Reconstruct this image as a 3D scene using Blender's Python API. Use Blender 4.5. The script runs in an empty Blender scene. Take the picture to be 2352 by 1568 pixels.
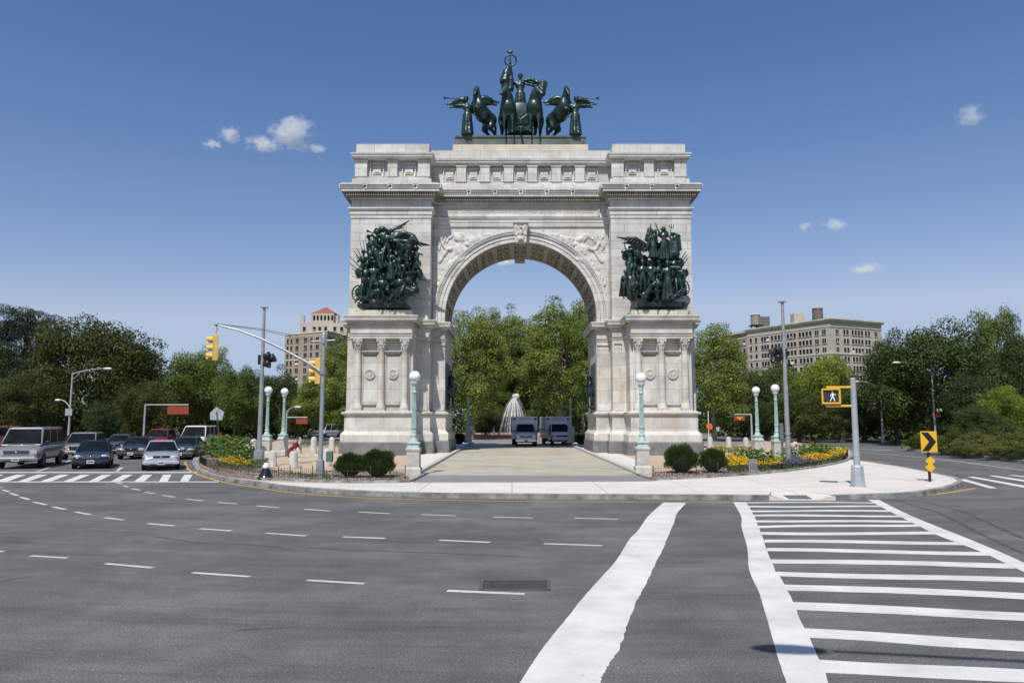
import bpy, math, random
import numpy as np
from mathutils import Vector, Matrix
random.seed(7); RNG = np.random.default_rng(7)
sc = bpy.context.scene
COL = sc.collection
# ------------------------------------------------------------------ camera, world, sun
FPX = 1680.0; PITCH = math.radians(6.149); CH = 2.5
cd = bpy.data.cameras.new('camera'); cam = bpy.data.objects.new('camera', cd); COL.objects.link(cam)
cd.sensor_width = 36; cd.lens = 36*FPX/2352; cd.clip_start = .1; cd.clip_end = 6000
cam.location = (0, 0, CH); cam.rotation_euler = (math.pi/2+PITCH, 0, 0); sc.camera = cam
SUN_EL = math.radians(56); SUN_AZ = math.radians(17)          # shadows fall away from the camera and a little right
w = bpy.data.worlds.new('World'); sc.world = w; w.use_nodes = True
nt = w.node_tree; sky = nt.nodes.new('ShaderNodeTexSky'); sky.sky_type = 'NISHITA'; sky.sun_disc = False
sky.sun_elevation = SUN_EL; sky.sun_rotation = math.pi+SUN_AZ; sky.air_density = 1.0; sky.dust_density = .5; sky.ozone_density = 6.0
bg = nt.nodes['Background']; bg.inputs[1].default_value = .125
# white balance and contrast of the clear sky, channel by channel
sp_ = nt.nodes.new('ShaderNodeSeparateColor'); cb_ = nt.nodes.new('ShaderNodeCombineColor'); nt.links.new(sky.outputs[0], sp_.inputs[0])
for ch_, (k_, a_, mx_) in enumerate(((.8465, 1.5, 3.5), (.814, 1.14, 4.35), (1.1175, .89, 5.8))):
    pw = nt.nodes.new('ShaderNodeMath'); pw.operation = 'POWER'; pw.inputs[1].default_value = a_; nt.links.new(sp_.outputs[ch_], pw.inputs[0])
    ml = nt.nodes.new('ShaderNodeMath'); ml.operation = 'MULTIPLY'; ml.inputs[1].default_value = k_; nt.links.new(pw.outputs[0], ml.inputs[0])
    mn = nt.nodes.new('ShaderNodeMath'); mn.operation = 'MINIMUM'; mn.inputs[1].default_value = mx_; nt.links.new(ml.outputs[0], mn.inputs[0]); nt.links.new(mn.outputs[0], cb_.inputs[ch_])
nt.links.new(cb_.outputs[0], bg.inputs[0])
sl = bpy.data.lights.new('sun', 'SUN'); sl.energy = 5.0; sl.angle = math.radians(.53); sl.color = (1, .965, .91)
so = bpy.data.objects.new('sun', sl); COL.objects.link(so)
sd = Vector((math.sin(SUN_AZ)*math.cos(SUN_EL), math.cos(SUN_AZ)*math.cos(SUN_EL), -math.sin(SUN_EL)))
so.rotation_euler = sd.to_track_quat('-Z', 'Y').to_euler(); so.location = (-10, -30, 50)
sc.view_settings.view_transform = 'Standard'; sc.view_settings.look = 'None'
sc.view_settings.exposure = 0; sc.view_settings.gamma = 1
sc.render.resolution_x = 1024; sc.render.resolution_y = 682
# ------------------------------------------------------------------ photo measurements -> places in the world
CP, SP = math.cos(PITCH), math.sin(PITCH)
def ray(x, y):
    u = (x-1176)/FPX; v = (y-784)/FPX
    return Vector((u, CP+v*SP, SP-v*CP))
def P(x, y, z=0.0):                                              # point on a level surface at height z
    d = ray(x, y); t = (z-CH)/d.z
    return Vector((d.x*t, d.y*t, z))
def A(x, y, Y):                                                 # point on the upright plane at distance Y
    d = ray(x, y); t = Y/d.y
    return Vector((d.x*t, Y, CH+d.z*t))
# ------------------------------------------------------------------ materials
def nn(t, kind, **kw):
    n = t.nodes.new(kind)
    for k, v in kw.items():
        if k in n.inputs.keys() if isinstance(k, str) else False: n.inputs[k].default_value = v
        else: setattr(n, k, v)
    return n
def newmat(name):
    m = bpy.data.materials.new(name); m.use_nodes = True
    return m, m.node_tree, m.node_tree.nodes['Principled BSDF']
def noise(t, vec, scale, detail=4, rough=.6):
    n = t.nodes.new('ShaderNodeTexNoise'); n.inputs['Scale'].default_value = scale
    n.inputs['Detail'].default_value = detail; n.inputs['Roughness'].default_value = rough
    t.links.new(vec, n.inputs['Vector']); return n.outputs['Fac']
def ramp(t, fac, stops):
    r = t.nodes.new('ShaderNodeValToRGB'); cr = r.color_ramp
    while len(cr.elements) < len(stops): cr.elements.new(.5)
    for e, (p, c) in zip(cr.elements, stops):
        e.position = p; e.color = (*(c if isinstance(c, (tuple, list)) else (c, c, c)), 1)
    t.links.new(fac, r.inputs[0]); return r.outputs[0]
def mixc(t, a, b, fac, mode='MIX'):
    n = t.nodes.new('ShaderNodeMix'); n.data_type = 'RGBA'; n.blend_type = mode
    for k, (sock, val) in enumerate(((n.inputs[6], a), (n.inputs[7], b), (n.inputs[0], fac))):
        if isinstance(val, (int, float)): sock.default_value = val if k == 2 else (val, val, val, 1)
        elif isinstance(val, tuple): sock.default_value = (*val, 1)
        else: t.links.new(val, sock)
    return n.outputs[2]
def math_(t, op, a, b=None):
    n = t.nodes.new('ShaderNodeMath'); n.operation = op
    for s, v in ((n.inputs[0], a), (n.inputs[1], b)):
        if v is None: continue
        if isinstance(v, (int, float)): s.default_value = v
        else: t.links.new(v, s)
    return n.outputs[0]
def coords(t, world=False):
    if world: return t.nodes.new('ShaderNodeNewGeometry').outputs['Position']
    return t.nodes.new('ShaderNodeTexCoord').outputs['Object']
def bump(t, b, h, strength, dist=.02):
    n = t.nodes.new('ShaderNodeBump'); n.inputs['Strength'].default_value = strength; n.inputs['Distance'].default_value = dist
    t.links.new(h, n.inputs['Height']); t.links.new(n.outputs[0], b.inputs['Normal'])
MC = {}
def pm(name, c, rough=.6, metal=0, var=.12, scale=4, bmp=0, bscale=30, coat=0, world=False, c2=None):
    if name in MC: return MC[name]
    if max(c) > .12: c = tuple(x*.86 for x in c); c2 = c2 and tuple(x*.86 for x in c2)
    m, t, b = newmat(name); v = coords(t, world)
    c2 = c2 or tuple(x*(1-var*2) for x in c); hi = tuple(min(1, x*(1+var)) for x in c)
    t.links.new(ramp(t, noise(t, v, scale), [(.3, c2), (.7, hi)]), b.inputs['Base Color'])
    b.inputs['Roughness'].default_value = rough; b.inputs['Metallic'].default_value = metal
    b.inputs['Coat Weight'].default_value = coat
    if bmp: bump(t, b, noise(t, v, bscale), bmp)
    MC[name] = m; return m
def asphalt():
    m, t, b = newmat('asphalt'); v = coords(t, True)
    sep = t.nodes.new('ShaderNodeSeparateXYZ'); t.links.new(v, sep.inputs[0])
    dx = math_(t, 'SUBTRACT', sep.outputs[0], .6); dy = math_(t, 'SUBTRACT', sep.outputs[1], 57)
    r = math_(t, 'SQRT', math_(t, 'ADD', math_(t, 'MULTIPLY', dx, dx), math_(t, 'MULTIPLY', dy, dy)))
    th = math_(t, 'ARCTAN2', dx, dy)
    cb = t.nodes.new('ShaderNodeCombineXYZ'); t.links.new(math_(t, 'MULTIPLY', r, 1.1), cb.inputs[0]); t.links.new(math_(t, 'MULTIPLY', th, 6), cb.inputs[1])
    streak = ramp(t, noise(t, cb.outputs[0], 1, 5, .65), [(.3, .74), (.5, .98), (.7, 1.14)])
    cb2 = t.nodes.new('ShaderNodeCombineXYZ'); t.links.new(math_(t, 'MULTIPLY', r, 6), cb2.inputs[0]); t.links.new(math_(t, 'MULTIPLY', th, 8), cb2.inputs[1])
    streak2 = ramp(t, noise(t, cb2.outputs[0], 1, 2, .5), [(.26, .80), (.38, .96), (.5, 1), (.7, 1.03)])
    big = ramp(t, noise(t, v, .35, 4), [(.33, .76), (.66, 1.14)])
    fine = ramp(t, noise(t, v, 42, 4, .85), [(.36, .45), (.52, 1.0), (.66, 1.7)])
    vo = t.nodes.new('ShaderNodeTexVoronoi'); vo.inputs['Scale'].default_value = 22; t.links.new(v, vo.inputs['Vector'])
    spk = ramp(t, vo.outputs['Distance'], [(.10, 2.1), (.19, 1.0)])
    base = ramp(t, noise(t, v, 1.6, 5), [(.3, (.108, .107, .102)), (.7, (.142, .140, .133))])
    c = base
    for x in (streak, streak2, big, fine, spk): c = mixc(t, c, x, 1.0, 'MULTIPLY')
    t.links.new(c, b.inputs['Base Color']); b.inputs['Roughness'].default_value = .82
    b.inputs['Specular IOR Level'].default_value = .25
    bump(t, b, noise(t, v, 45, 3, .7), .35, .008); return m
def stone(name, c, c2, row=.62, wid=2.3, joint=.55, stain=.5, warm=(.62, .52, .38), offx=0.0):
    c = tuple(x*.86 for x in c); c2 = tuple(x*.80 for x in c2); warm = tuple(x*.85 for x in warm)
    m, t, b = newmat(name); v = coords(t)
    sep = t.nodes.new('ShaderNodeSeparateXYZ'); t.links.new(v, sep.inputs[0])
    cb = t.nodes.new('ShaderNodeCombineXYZ'); t.links.new(math_(t, 'ADD', math_(t, 'ADD', sep.outputs[0], sep.outputs[1]), offx), cb.inputs[0]); t.links.new(sep.outputs[2], cb.inputs[1])
    br = t.nodes.new('ShaderNodeTexBrick'); t.links.new(cb.outputs[0], br.inputs['Vector'])
    br.inputs['Scale'].default_value = 1; br.inputs['Mortar Size'].default_value = .020; br.inputs['Mortar Smooth'].default_value = .4
    br.inputs['Brick Width'].default_value = wid; br.inputs['Row Height'].default_value = row
    br.inputs['Color1'].default_value = (1, 1, 1, 1); br.inputs['Color2'].default_value = (.78, .78, .79, 1); br.inputs['Mortar'].default_value = (joint, joint*.97, joint*.9, 1)
    col = ramp(t, noise(t, v, .9, 6, .65), [(.3, c2), (.65, c)])
    # weather streaks run down the stone
    mp = t.nodes.new('ShaderNodeMapping'); mp.inputs['Scale'].default_value = (1.8, 1.8, .22); t.links.new(v, mp.inputs[0])
    st = ramp(t, noise(t, mp.outputs[0], 1, 6, .65), [(.5, 0), (.74, 1)])
    col = mixc(t, col, warm, math_(t, 'MULTIPLY', st, stain*.55))
    dk = ramp(t, noise(t, v, .5, 7, .7), [(.56, 0), (.72, 1)])
    col = mixc(t, col, (.30, .29, .27), math_(t, 'MULTIPLY', dk, stain*.55))
    col = mixc(t, col, br.outputs['Color'], 1.0, 'MULTIPLY')
    t.links.new(col, b.inputs['Base Color']); b.inputs['Roughness'].default_value = .75
    bump(t, b, noise(t, v, 25, 4), .15, .01); return m
def leafmat(name, c, c2, trans=.3):
    c = tuple(x*.88 for x in c); c2 = tuple(x*.82 for x in c2)
    m, t, b = newmat(name); g = t.nodes.new('ShaderNodeNewGeometry'); oi = t.nodes.new('ShaderNodeObjectInfo')
    col = ramp(t, g.outputs['Random Per Island'], [(0, tuple((a+b)/2 for a, b in zip(c, c2))), (.6, c), (1, tuple(min(1, x*1.25) for x in c))])
    col = mixc(t, col, ramp(t, oi.outputs['Random'], [(0, (.85, .9, .85)), (1, (1.15, 1.08, 1))]), 1.0, 'MULTIPLY')
    col = mixc(t, col, ramp(t, noise(t, coords(t), .45, 3), [(.35, (.7, .78, .8)), (.65, (1.25, 1.12, .95))]), 1.0, 'MULTIPLY')
    t.links.new(col, b.inputs['Base Color']); b.inputs['Roughness'].default_value = .55; b.inputs['Specular IOR Level'].default_value = .3
    tr = t.nodes.new('ShaderNodeBsdfTranslucent'); t.links.new(col, tr.inputs[0])
    mx = t.nodes.new('ShaderNodeMixShader'); mx.inputs[0].default_value = trans
    t.links.new(b.outputs[0], mx.inputs[1]); t.links.new(tr.outputs[0], mx.inputs[2])
    t.links.new(mx.outputs[0], t.nodes['Material Output'].inputs[0]); return m
M = {}
M['asphalt'] = asphalt()
M['stone'] = stone('pale_granite', (.775, .765, .73), (.58, .57, .54), joint=.48, stain=1.2)
M['stone_low'] = stone('weathered_granite', (.745, .728, .68), (.52, .505, .465), row=.9, wid=1.9, stain=1.5, joint=.62)
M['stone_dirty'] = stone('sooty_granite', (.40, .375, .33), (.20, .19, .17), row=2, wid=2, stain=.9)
M['stone_mid'] = stone('grimy_stone', (.55, .52, .46), (.36, .34, .30), row=2, wid=2, stain=.9)
M['relief'] = pm('carved_stone', (.64, .62, .575), .8, 0, .16, 2.2, .3, 14)
M['granite'] = pm('dark_base_granite', (.21, .21, .215), .55, 0, .14, 1.5, .08, c2=(.13, .13, .135))
M['granite_lt'] = pm('pedestal_granite', (.55, .54, .49), .75, 0, .12, 3, .1, c2=(.40, .39, .35))
M['bronze'] = pm('green_black_bronze', (.034, .062, .056), .34, .45, .3, 2.2, .2, 9, c2=(.012, .024, .023))
M['bronze_flat'] = pm('plinth_bronze', (.10, .115, .105), .6, .2, .3, 1.2, .1, c2=(.045, .055, .05))
M['verdigris'] = pm('verdigris_paint', (.43, .57, .53), .55, .05, .12, 4, .05)
M['globe'] = pm('opal_glass', (.86, .87, .88), .22, 0, .02, 2)
M['kerb'] = pm('kerb_stone', (.33, .33, .32), .8, 0, .25, 2.2, .3, 20, world=True, c2=(.10, .10, .10))
M['pave'] = None
M['steel'] = pm('galvanised_steel', (.42, .44, .46), .42, .5, .12, 3)
M['alu'] = pm('grey_pole_paint', (.46, .49, .52), .45, .3, .1, 3)
M['yellow'] = pm('signal_yellow', (.80, .47, .02), .4, 0, .06, 3, coat=.2)
M['yellow_old'] = pm('faded_signal_yellow', (.76, .52, .13), .45, 0, .08, 3)
M['black'] = pm('black_paint', (.012, .012, .014), .35, 0, .2, 4)
M['rubber'] = pm('tyre_rubber', (.018, .018, .02), .85, 0, .2, 6)
M['chrome'] = pm('chrome', (.72, .73, .75), .14, 1, .03, 3)
M['rim'] = pm('alloy_rim', (.42, .43, .44), .3, .8, .1, 6)
M['lampglass'] = pm('headlight_glass', (.62, .64, .66), .08, .3, .1, 12, coat=1)
M['amber'] = pm('amber_lens', (.75, .24, .03), .2, 0, .1, 10)
M['redlens'] = pm('red_lens', (.5, .02, .02), .2, 0, .1, 10)
M['plate'] = pm('plate_white', (.68, .69, .72), .5, 0, .05, 20)
M['plate_blue'] = pm('plate_lettering', (.05, .06, .25), .5)
M['bark'] = pm('bark', (.16, .125, .09), .9, 0, .3, 5, .4, 12)
M['planebark'] = pm('pale_plane_bark', (.36, .33, .25), .9, 0, .3, 2, .3, 12, c2=(.15, .13, .09))
M['sand'] = pm('tan_fine_gravel', (.52, .40, .285), .95, 0, .10, 1.2, .2, 30, world=True)
M['soil'] = pm('bed_mulch', (.23, .185, .15), .95, 0, .4, 9, .6, 40, world=True, c2=(.10, .08, .06))
M['grass'] = pm('park_grass', (.075, .105, .03), .95, 0, .35, .6, .3, 30, world=True, c2=(.035, .05, .018))
M['redsign'] = pm('shade_toned_red_sign', (.30, .05, .02), .5)  # red darkened: the shade on the hanging signs is put into the colour
M['orange'] = pm('orange_sign_face', (.85, .16, .03), .5)
M['white'] = pm('white_paint', (.8, .8, .8), .4, 0, .03, 5)
def roadpaint(name, c, wear=.1):
    c = tuple(x*.87 for x in c)
    m, t, b = newmat(name); v = coords(t, True)
    n = noise(t, v, 14, 6, .75); col = ramp(t, noise(t, v, 1.2, 5), [(.3, tuple(x*.74 for x in c)), (.62, c)])
    col = mixc(t, col, (.14, .14, .145), ramp(t, n, [(.70-wear, 0), (.78-wear, .75)]))
    t.links.new(col, b.inputs['Base Color']); b.inputs['Roughness'].default_value = .7; return m
M['paint'] = roadpaint('white_road_paint', (.72, .71, .67), .09)
M['paint_old'] = roadpaint('worn_road_paint', (.62, .62, .61), .13)
M['ypaint'] = roadpaint('yellow_road_paint', (.60, .36, .06), .12)
def pavement(name, c, tile, jw, jc, world=True, streak=False, rot=0):
    c = tuple(x*.86 for x in c)
    m, t, b = newmat(name); v = coords(t, world)
    mp0 = t.nodes.new('ShaderNodeMapping'); mp0.inputs['Rotation'].default_value = (0, 0, rot); t.links.new(v, mp0.inputs[0])
    br = t.nodes.new('ShaderNodeTexBrick'); br.offset = 0; t.links.new(mp0.outputs[0], br.inputs['Vector'])
    br.inputs['Scale'].default_value = 1; br.inputs['Brick Width'].default_value = tile[0]; br.inputs['Row Height'].default_value = tile[1]
    br.inputs['Mortar Size'].default_value = jw; br.inputs['Color1'].default_value = (1, 1, 1, 1); br.inputs['Color2'].default_value = (.93, .93, .93, 1)
    br.inputs['Mortar'].default_value = (jc, jc, jc, 1)
    col = ramp(t, noise(t, v, .8, 6, .7), [(.3, tuple(x*.82 for x in c)), (.65, c)])
    if streak:
        mp = t.nodes.new('ShaderNodeMapping'); mp.inputs['Scale'].default_value = (.35, 2.6, 1); t.links.new(v, mp.inputs[0])
        col = mixc(t, col, ramp(t, noise(t, mp.outputs[0], 1.3, 6, .7), [(.34, (.50, .44, .38)), (.50, (.98, .95, .89)), (.72, (1.14, 1.14, 1.12))]), 1.0, 'MULTIPLY')
        col = mixc(t, col, ramp(t, noise(t, v, .25, 4), [(.42, (1, 1, 1)), (.6, (1.0, .92, .80))]), 1.0, 'MULTIPLY')
    col = mixc(t, col, br.outputs['Color'], 1.0, 'MULTIPLY')
    col = mixc(t, col, ramp(t, noise(t, v, 30, 2), [(.3, .9), (.7, 1.05)]), 1.0, 'MULTIPLY')
    t.links.new(col, b.inputs['Base Color']); b.inputs['Roughness'].default_value = .85; return m
M['pave'] = pavement('pale_concrete_paving', (.76, .71, .635), (3.1, 3.3), .02, .58)
M['drive'] = pavement('tan_driveway', (.52, .515, .455), (6.0, 5.5), .0, .9, streak=True)
M['apron'] = pavement('grey_apron', (.26, .25, .25), (9, 9), 0, .9)
def glass(name, c=(.006, .008, .010), rough=.2):
    m, t, b = newmat(name)
    t.links.new(ramp(t, noise(t, coords(t), 1.5, 2), [(.35, c), (.7, tuple(x*2.2 for x in c))]), b.inputs['Base Color'])
    b.inputs['Roughness'].default_value = rough; b.inputs['Specular IOR Level'].default_value = .3; b.inputs['IOR'].default_value = 1.18; return m
M['glass'] = glass('dark_window_glass')
M['blueglass'] = glass('blue_windscreen', (.006, .008, .015))
# ------------------------------------------------------------------ mesh builder
class MB:
    def __init__(s): s.v = []; s.f = []; s.m = []; s.s = []
    def add(s, vs, fs, mat=0, smooth=False):
        o = len(s.v); s.v += [tuple(v) for v in vs]
        for f in fs: s.f.append([i+o for i in f]); s.m.append(mat); s.s.append(smooth)
        return s
    def box(s, c, d, rz=0, mat=0, rot=None, top=1.0):
        R = rot or Matrix.Rotation(rz, 3, 'Z'); c = Vector(c); vs = []
        for z in (-.5, .5):
            k = top if z > 0 else 1
            for x, y in ((-.5, -.5), (.5, -.5), (.5, .5), (-.5, .5)): vs.append(c+R@Vector((x*k*d[0], y*k*d[1], z*d[2])))
        return s.add(vs, [(3, 2, 1, 0), (4, 5, 6, 7), (0, 1, 5, 4), (1, 2, 6, 5), (2, 3, 7, 6), (3, 0, 4, 7)], mat)
    def cyl(s, p0, p1, r0, r1=None, n=12, mat=0, caps=True, smooth=True):
        return s.tube([p0, p1], [r0, r0 if r1 is None else r1], n, mat, caps, smooth)
    def tube(s, pts, rad, n=10, mat=0, caps=True, smooth=True):
        pts = [Vector(p) for p in pts]
        if not isinstance(rad, (list, tuple)): rad = [rad]*len(pts)
        vs = []; up = None
        for i, p in enumerate(pts):
            d = (pts[min(i+1, len(pts)-1)]-pts[max(i-1, 0)]).normalized()
            if up is None: up = d.orthogonal().normalized()
            up = (up-d*up.dot(d)).normalized(); b = d.cross(up)
            for k in range(n):
                a = 2*math.pi*k/n; vs.append(p+(up*math.cos(a)+b*math.sin(a))*rad[i])
        fs = [(i*n+k, i*n+(k+1) % n, (i+1)*n+(k+1) % n, (i+1)*n+k) for i in range(len(pts)-1) for k in range(n)]
        s.add(vs, fs, mat, smooth)
        if caps: s.add([vs[k] for k in range(n)], [tuple(range(n-1, -1, -1))], mat); s.add(vs[-n:], [tuple(range(n))], mat)
        return s
    def lathe(s, prof, c=(0, 0, 0), n=20, mat=0, smooth=True, sq=False, axis='Z', arc=None):
        vs = []; c = Vector(c)
        for r, z in prof:
            for k in range(n):
                a = 2*math.pi*(k+(.5 if sq else 0))/n; rr = r*(math.sqrt(2) if sq else 1)
                x, y = rr*math.cos(a), rr*math.sin(a)
                vs.append(c+(Vector((x, y, z)) if axis == 'Z' else Vector((x, z, y)) if axis == 'Y' else Vector((z, x, y))))
        fs = [(i*n+k, i*n+(k+1) % n, (i+1)*n+(k+1) % n, (i+1)*n+k) for i in range(len(prof)-1) for k in range(n)]
        s.add(vs, fs, mat, smooth and not sq)
        s.add(vs[:n], [tuple(range(n-1, -1, -1))], mat); s.add(vs[-n:], [tuple(range(n))], mat); return s
    def ball(s, c, r, n=14, mat=0, rot=None):
        if not isinstance(r, (tuple, list)): r = (r, r, r)
        c = Vector(c); R = rot or Matrix.Identity(3); h = n//2; vs = []
        for i in range(1, h):
            p = math.pi*i/h
            for k in range(n):
                a = 2*math.pi*k/n; vs.append(c+R@Vector((r[0]*math.sin(p)*math.cos(a), r[1]*math.sin(p)*math.sin(a), r[2]*math.cos(p))))
        T = len(vs); vs += [c+R@Vector((0, 0, r[2])), c-R@Vector((0, 0, r[2]))]
        fs = [(i*n+k, (i+1)*n+k, (i+1)*n+(k+1) % n, i*n+(k+1) % n) for i in range(h-2) for k in range(n)]
        fs += [(T, k, (k+1) % n) for k in range(n)]+[(T+1, (h-2)*n+(k+1) % n, (h-2)*n+k) for k in range(n)]
        return s.add(vs, fs, mat, True)
    def stack(s, poly, levels, mat=0, cap0=True, cap1=True):      # rectilinear CCW plan, offset outward per level
        n = len(poly); vs = []
        for o, z in levels:
            for i in range(n):
                a, b, c = poly[i-1], poly[i], poly[(i+1) % n]
                off = [0, 0]
                for p, q in ((a, b), (b, c)):
                    dx, dy = q[0]-p[0], q[1]-p[1]; L = math.hypot(dx, dy); off[0] += dy/L*o; off[1] += -dx/L*o
                vs.append((b[0]+off[0], b[1]+off[1], z))
        fs = [(j*n+i, j*n+(i+1) % n, (j+1)*n+(i+1) % n, (j+1)*n+i) for j in range(len(levels)-1) for i in range(n)]
        if cap0: fs.append(tuple(range(n-1, -1, -1)))
        if cap1: fs.append(tuple(range((len(levels)-1)*n, len(levels)*n)))
        return s.add(vs, fs, mat)
    def prism(s, pts, y0, y1, mat=0):                             # outline in x-z pushed along y
        n = len(pts); vs = [(x, y0, z) for x, z in pts]+[(x, y1, z) for x, z in pts]
        return s.add(vs, [tuple(range(n)), tuple(range(2*n-1, n-1, -1))]+[(i, i+n, (i+1) % n+n, (i+1) % n) for i in range(n)], mat)
    def xf(s, Mx, start=0):
        for i in range(start, len(s.v)): s.v[i] = tuple(Mx@Vector(s.v[i]))
        return s
    def mesh(s, name, mats):
        me = bpy.data.meshes.new(name); me.from_pydata(s.v, [], s.f)
        for m in (mats if isinstance(mats, (list, tuple)) else [mats]): me.materials.append(m)
        me.polygons.foreach_set('material_index', s.m); me.polygons.foreach_set('use_smooth', s.s); me.update(); return me
    def build(s, name, mats, parent=None, bev=0, seg=1):
        o = bpy.data.objects.new(name, s.mesh(name, mats)); COL.objects.link(o)
        if parent is not None: o.parent = parent
        if bev:
            b = o.modifiers.new('bevel', 'BEVEL'); b.width = bev; b.segments = seg; b.limit_method = 'ANGLE'
        return o
def tag(o, label=None, cat=None, group=None, kind=None):
    for k, v in (('label', label), ('category', cat), ('group', group), ('kind', kind)):
        if v: o[k] = v
    return o
def empty(name, loc, rz=0, label=None, cat=None, group=None):
    o = bpy.data.objects.new(name, None); COL.objects.link(o); o.location = loc; o.rotation_euler = (0, 0, rz); o.empty_display_size = .3
    return tag(o, label, cat, group)
def copy_tree(o, parent=None):
    c = o.copy(); COL.objects.link(c); c.parent = parent
    for ch in list(KIDS(o)): copy_tree(ch, c)
    return c
def KIDS(o): return [x for x in bpy.data.objects if x.parent == o]
def text_mesh(body, size, ext, mat, name, parent, loc, rx=math.pi/2, rz=0, align='CENTER', ry=0, sx=1):
    cu = bpy.data.curves.new(name, 'FONT'); cu.body = body; cu.size = size; cu.extrude = ext; cu.align_x = align; cu.align_y = 'CENTER'
    t = bpy.data.objects.new(name+'_tmp', cu); COL.objects.link(t); dg = bpy.context.evaluated_depsgraph_get(); dg.update()
    me = bpy.data.meshes.new_from_object(t.evaluated_get(dg)); bpy.data.objects.remove(t); me.materials.clear(); me.materials.append(mat)
    o = bpy.data.objects.new(name, me); COL.objects.link(o); o.parent = parent; o.location = loc; o.rotation_euler = (rx, ry, rz); o.scale = (sx, 1, 1); return o
def blob(prims, voxel, name, mat, smooth=3, noise_d=0):           # one continuous sculpted surface
    mb = MB()
    for p in prims:
        if p[0] == 'c': mb.cyl(p[1], p[3], p[2], p[4], 12); mb.ball(p[1], p[2], 12); mb.ball(p[3], p[4], 12)
        elif p[0] == 'e': mb.ball(p[1], p[2], 16, rot=p[3] if len(p) > 3 else None)
        elif p[0] == 'b': mb.box(p[1], p[2], rot=p[3] if len(p) > 3 else None)
    o = bpy.data.objects.new('tmp', mb.mesh('tmp', [])); COL.objects.link(o)
    r = o.modifiers.new('r', 'REMESH'); r.mode = 'VOXEL'; r.voxel_size = voxel; r.use_smooth_shade = True
    s = o.modifiers.new('s', 'SMOOTH'); s.iterations = smooth; s.factor = .5
    if noise_d:
        tx = bpy.data.textures.new('fold', 'CLOUDS'); tx.noise_scale = .28
        d = o.modifiers.new('d', 'DISPLACE'); d.texture = tx; d.strength = noise_d; d.mid_level = .5
    dg = bpy.context.evaluated_depsgraph_get(); dg.update()
    me = bpy.data.meshes.new_from_object(o.evaluated_get(dg)); bpy.data.objects.remove(o)
    me.name = name; me.materials.clear(); me.materials.append(mat); me.polygons.foreach_set('use_smooth', [True]*len(me.polygons)); return me
def mobj(name, me, parent=None, loc=(0, 0, 0), rot=(0, 0, 0), s=1):
    o = bpy.data.objects.new(name, me); COL.objects.link(o); o.parent = parent; o.location = loc; o.rotation_euler = rot
    o.scale = (s, s, s) if isinstance(s, (int, float)) else s; return o
# ------------------------------------------------------------------ figures
def ik(a, b, l1, l2, pole):
    a, b = Vector(a), Vector(b); d = b-a; L = d.length
    if L > (l1+l2)*.995: b = a+d*((l1+l2)*.995/L); d = b-a; L = d.length
    x = (l1*l1-l2*l2+L*L)/(2*L); h = math.sqrt(max(0, l1*l1-x*x)); dn = d/L
    p = Vector(pole); p = (p-dn*p.dot(dn)).normalized(); return a+dn*x+p*h, b
def human(pelvis=(0, 0, .95), lean=(0, 0), hands=((-.38, -.05, .8), (.38, -.05, .8)), feet=((-.12, 0, .06), (.12, 0, .06)), robe=0, head=(0, 0), helmet=0, elb=(0, 1, -.3), knee=(0, -1, 0), cape=0, hair=0):
    """body about 1.75 m tall that faces -Y"""
    pl = Vector(pelvis); ch = pl+Vector((lean[0]*.9, lean[1]*.9, .42)); nk = ch+Vector((lean[0]*.2, lean[1]*.2, .12)); hd = nk+Vector((head[0], head[1], .16))
    pr = [('e', pl, (.165, .12, .13)), ('c', pl+Vector((0, 0, .05)), .125, pl.lerp(ch, .55), .115), ('e', ch-Vector((0, 0, .07)), (.185, .125, .19)),
          ('c', ch, .075, hd, .055), ('e', hd+Vector((0, 0, .05)), (.082, .1, .118)), ('e', hd+Vector((0, -.09, .04)), (.018, .03, .028)), ('e', hd+Vector((0, -.06, -.03)), (.05, .05, .05)),
          ('e', hd+Vector((-.085, .01, .04)), (.015, .025, .035)), ('e', hd+Vector((.085, .01, .04)), (.015, .025, .035))]
    if helmet: pr += [('e', hd+Vector((0, 0, .1)), (.11, .13, .1)), ('e', hd+Vector((0, -.02, .08)), (.15, .18, .025))]
    if hair: pr.append(('e', hd+Vector((0, .03, .07)), (.105, .12, .125)))
    for sx, hn, ft in ((-1, hands[0], feet[0]), (1, hands[1], feet[1])):
        sh = ch+Vector((sx*.185, 0, .04)); el, hn = ik(sh, hn, .3, .27, (elb[0]*sx+sx*.4, elb[1], elb[2]))
        pr += [('c', ch+Vector((sx*.08, 0, .03)), .08, sh, .068), ('c', sh, .062, el, .046), ('c', el, .045, hn, .03)]
        d = (hn-el).normalized(); pr.append(('e', hn+d*.045, (.035, .03, .05))); pr.append(('c', hn, .015, hn+d*.03+Vector((0, -.035, 0)), .012))
        pr += [('c', hn+d*.05+Vector((k*.014, 0, 0)), .012, hn+d*(.105-abs(k)*.008)+Vector((k*.018, -.01, 0)), .009) for k in (-1.5, -.5, .5, 1.5)]
        hp = pl+Vector((sx*.09, 0, -.03)); kn, ft = ik(hp, ft, .44, .42, knee)
        pr += [('c', hp, .098, kn, .062), ('c', kn, .06, ft, .042), ('e', ft+Vector((0, -.07, -.01)), (.048, .13, .045))]
    if robe:
        f = (Vector(feet[0])+Vector(feet[1]))/2
        for k in range(7):
            a = k*2*math.pi/7; pr.append(('c', pl+Vector((.1*math.cos(a), .07*math.sin(a), .02)), .07, f+Vector((robe*math.cos(a), robe*.8*math.sin(a), .02)), .085))
        pr.append(('c', pl, .14, f+Vector((0, 0, .1)), .17))
    if cape:
        for k in range(5): pr.append(('c', ch+Vector(((k-2)*.08, .1, .03)), .06, Vector((f0(k), pl.y+.25, .25)), .07))
    return pr
def f0(k): return (k-2)*.13
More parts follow.
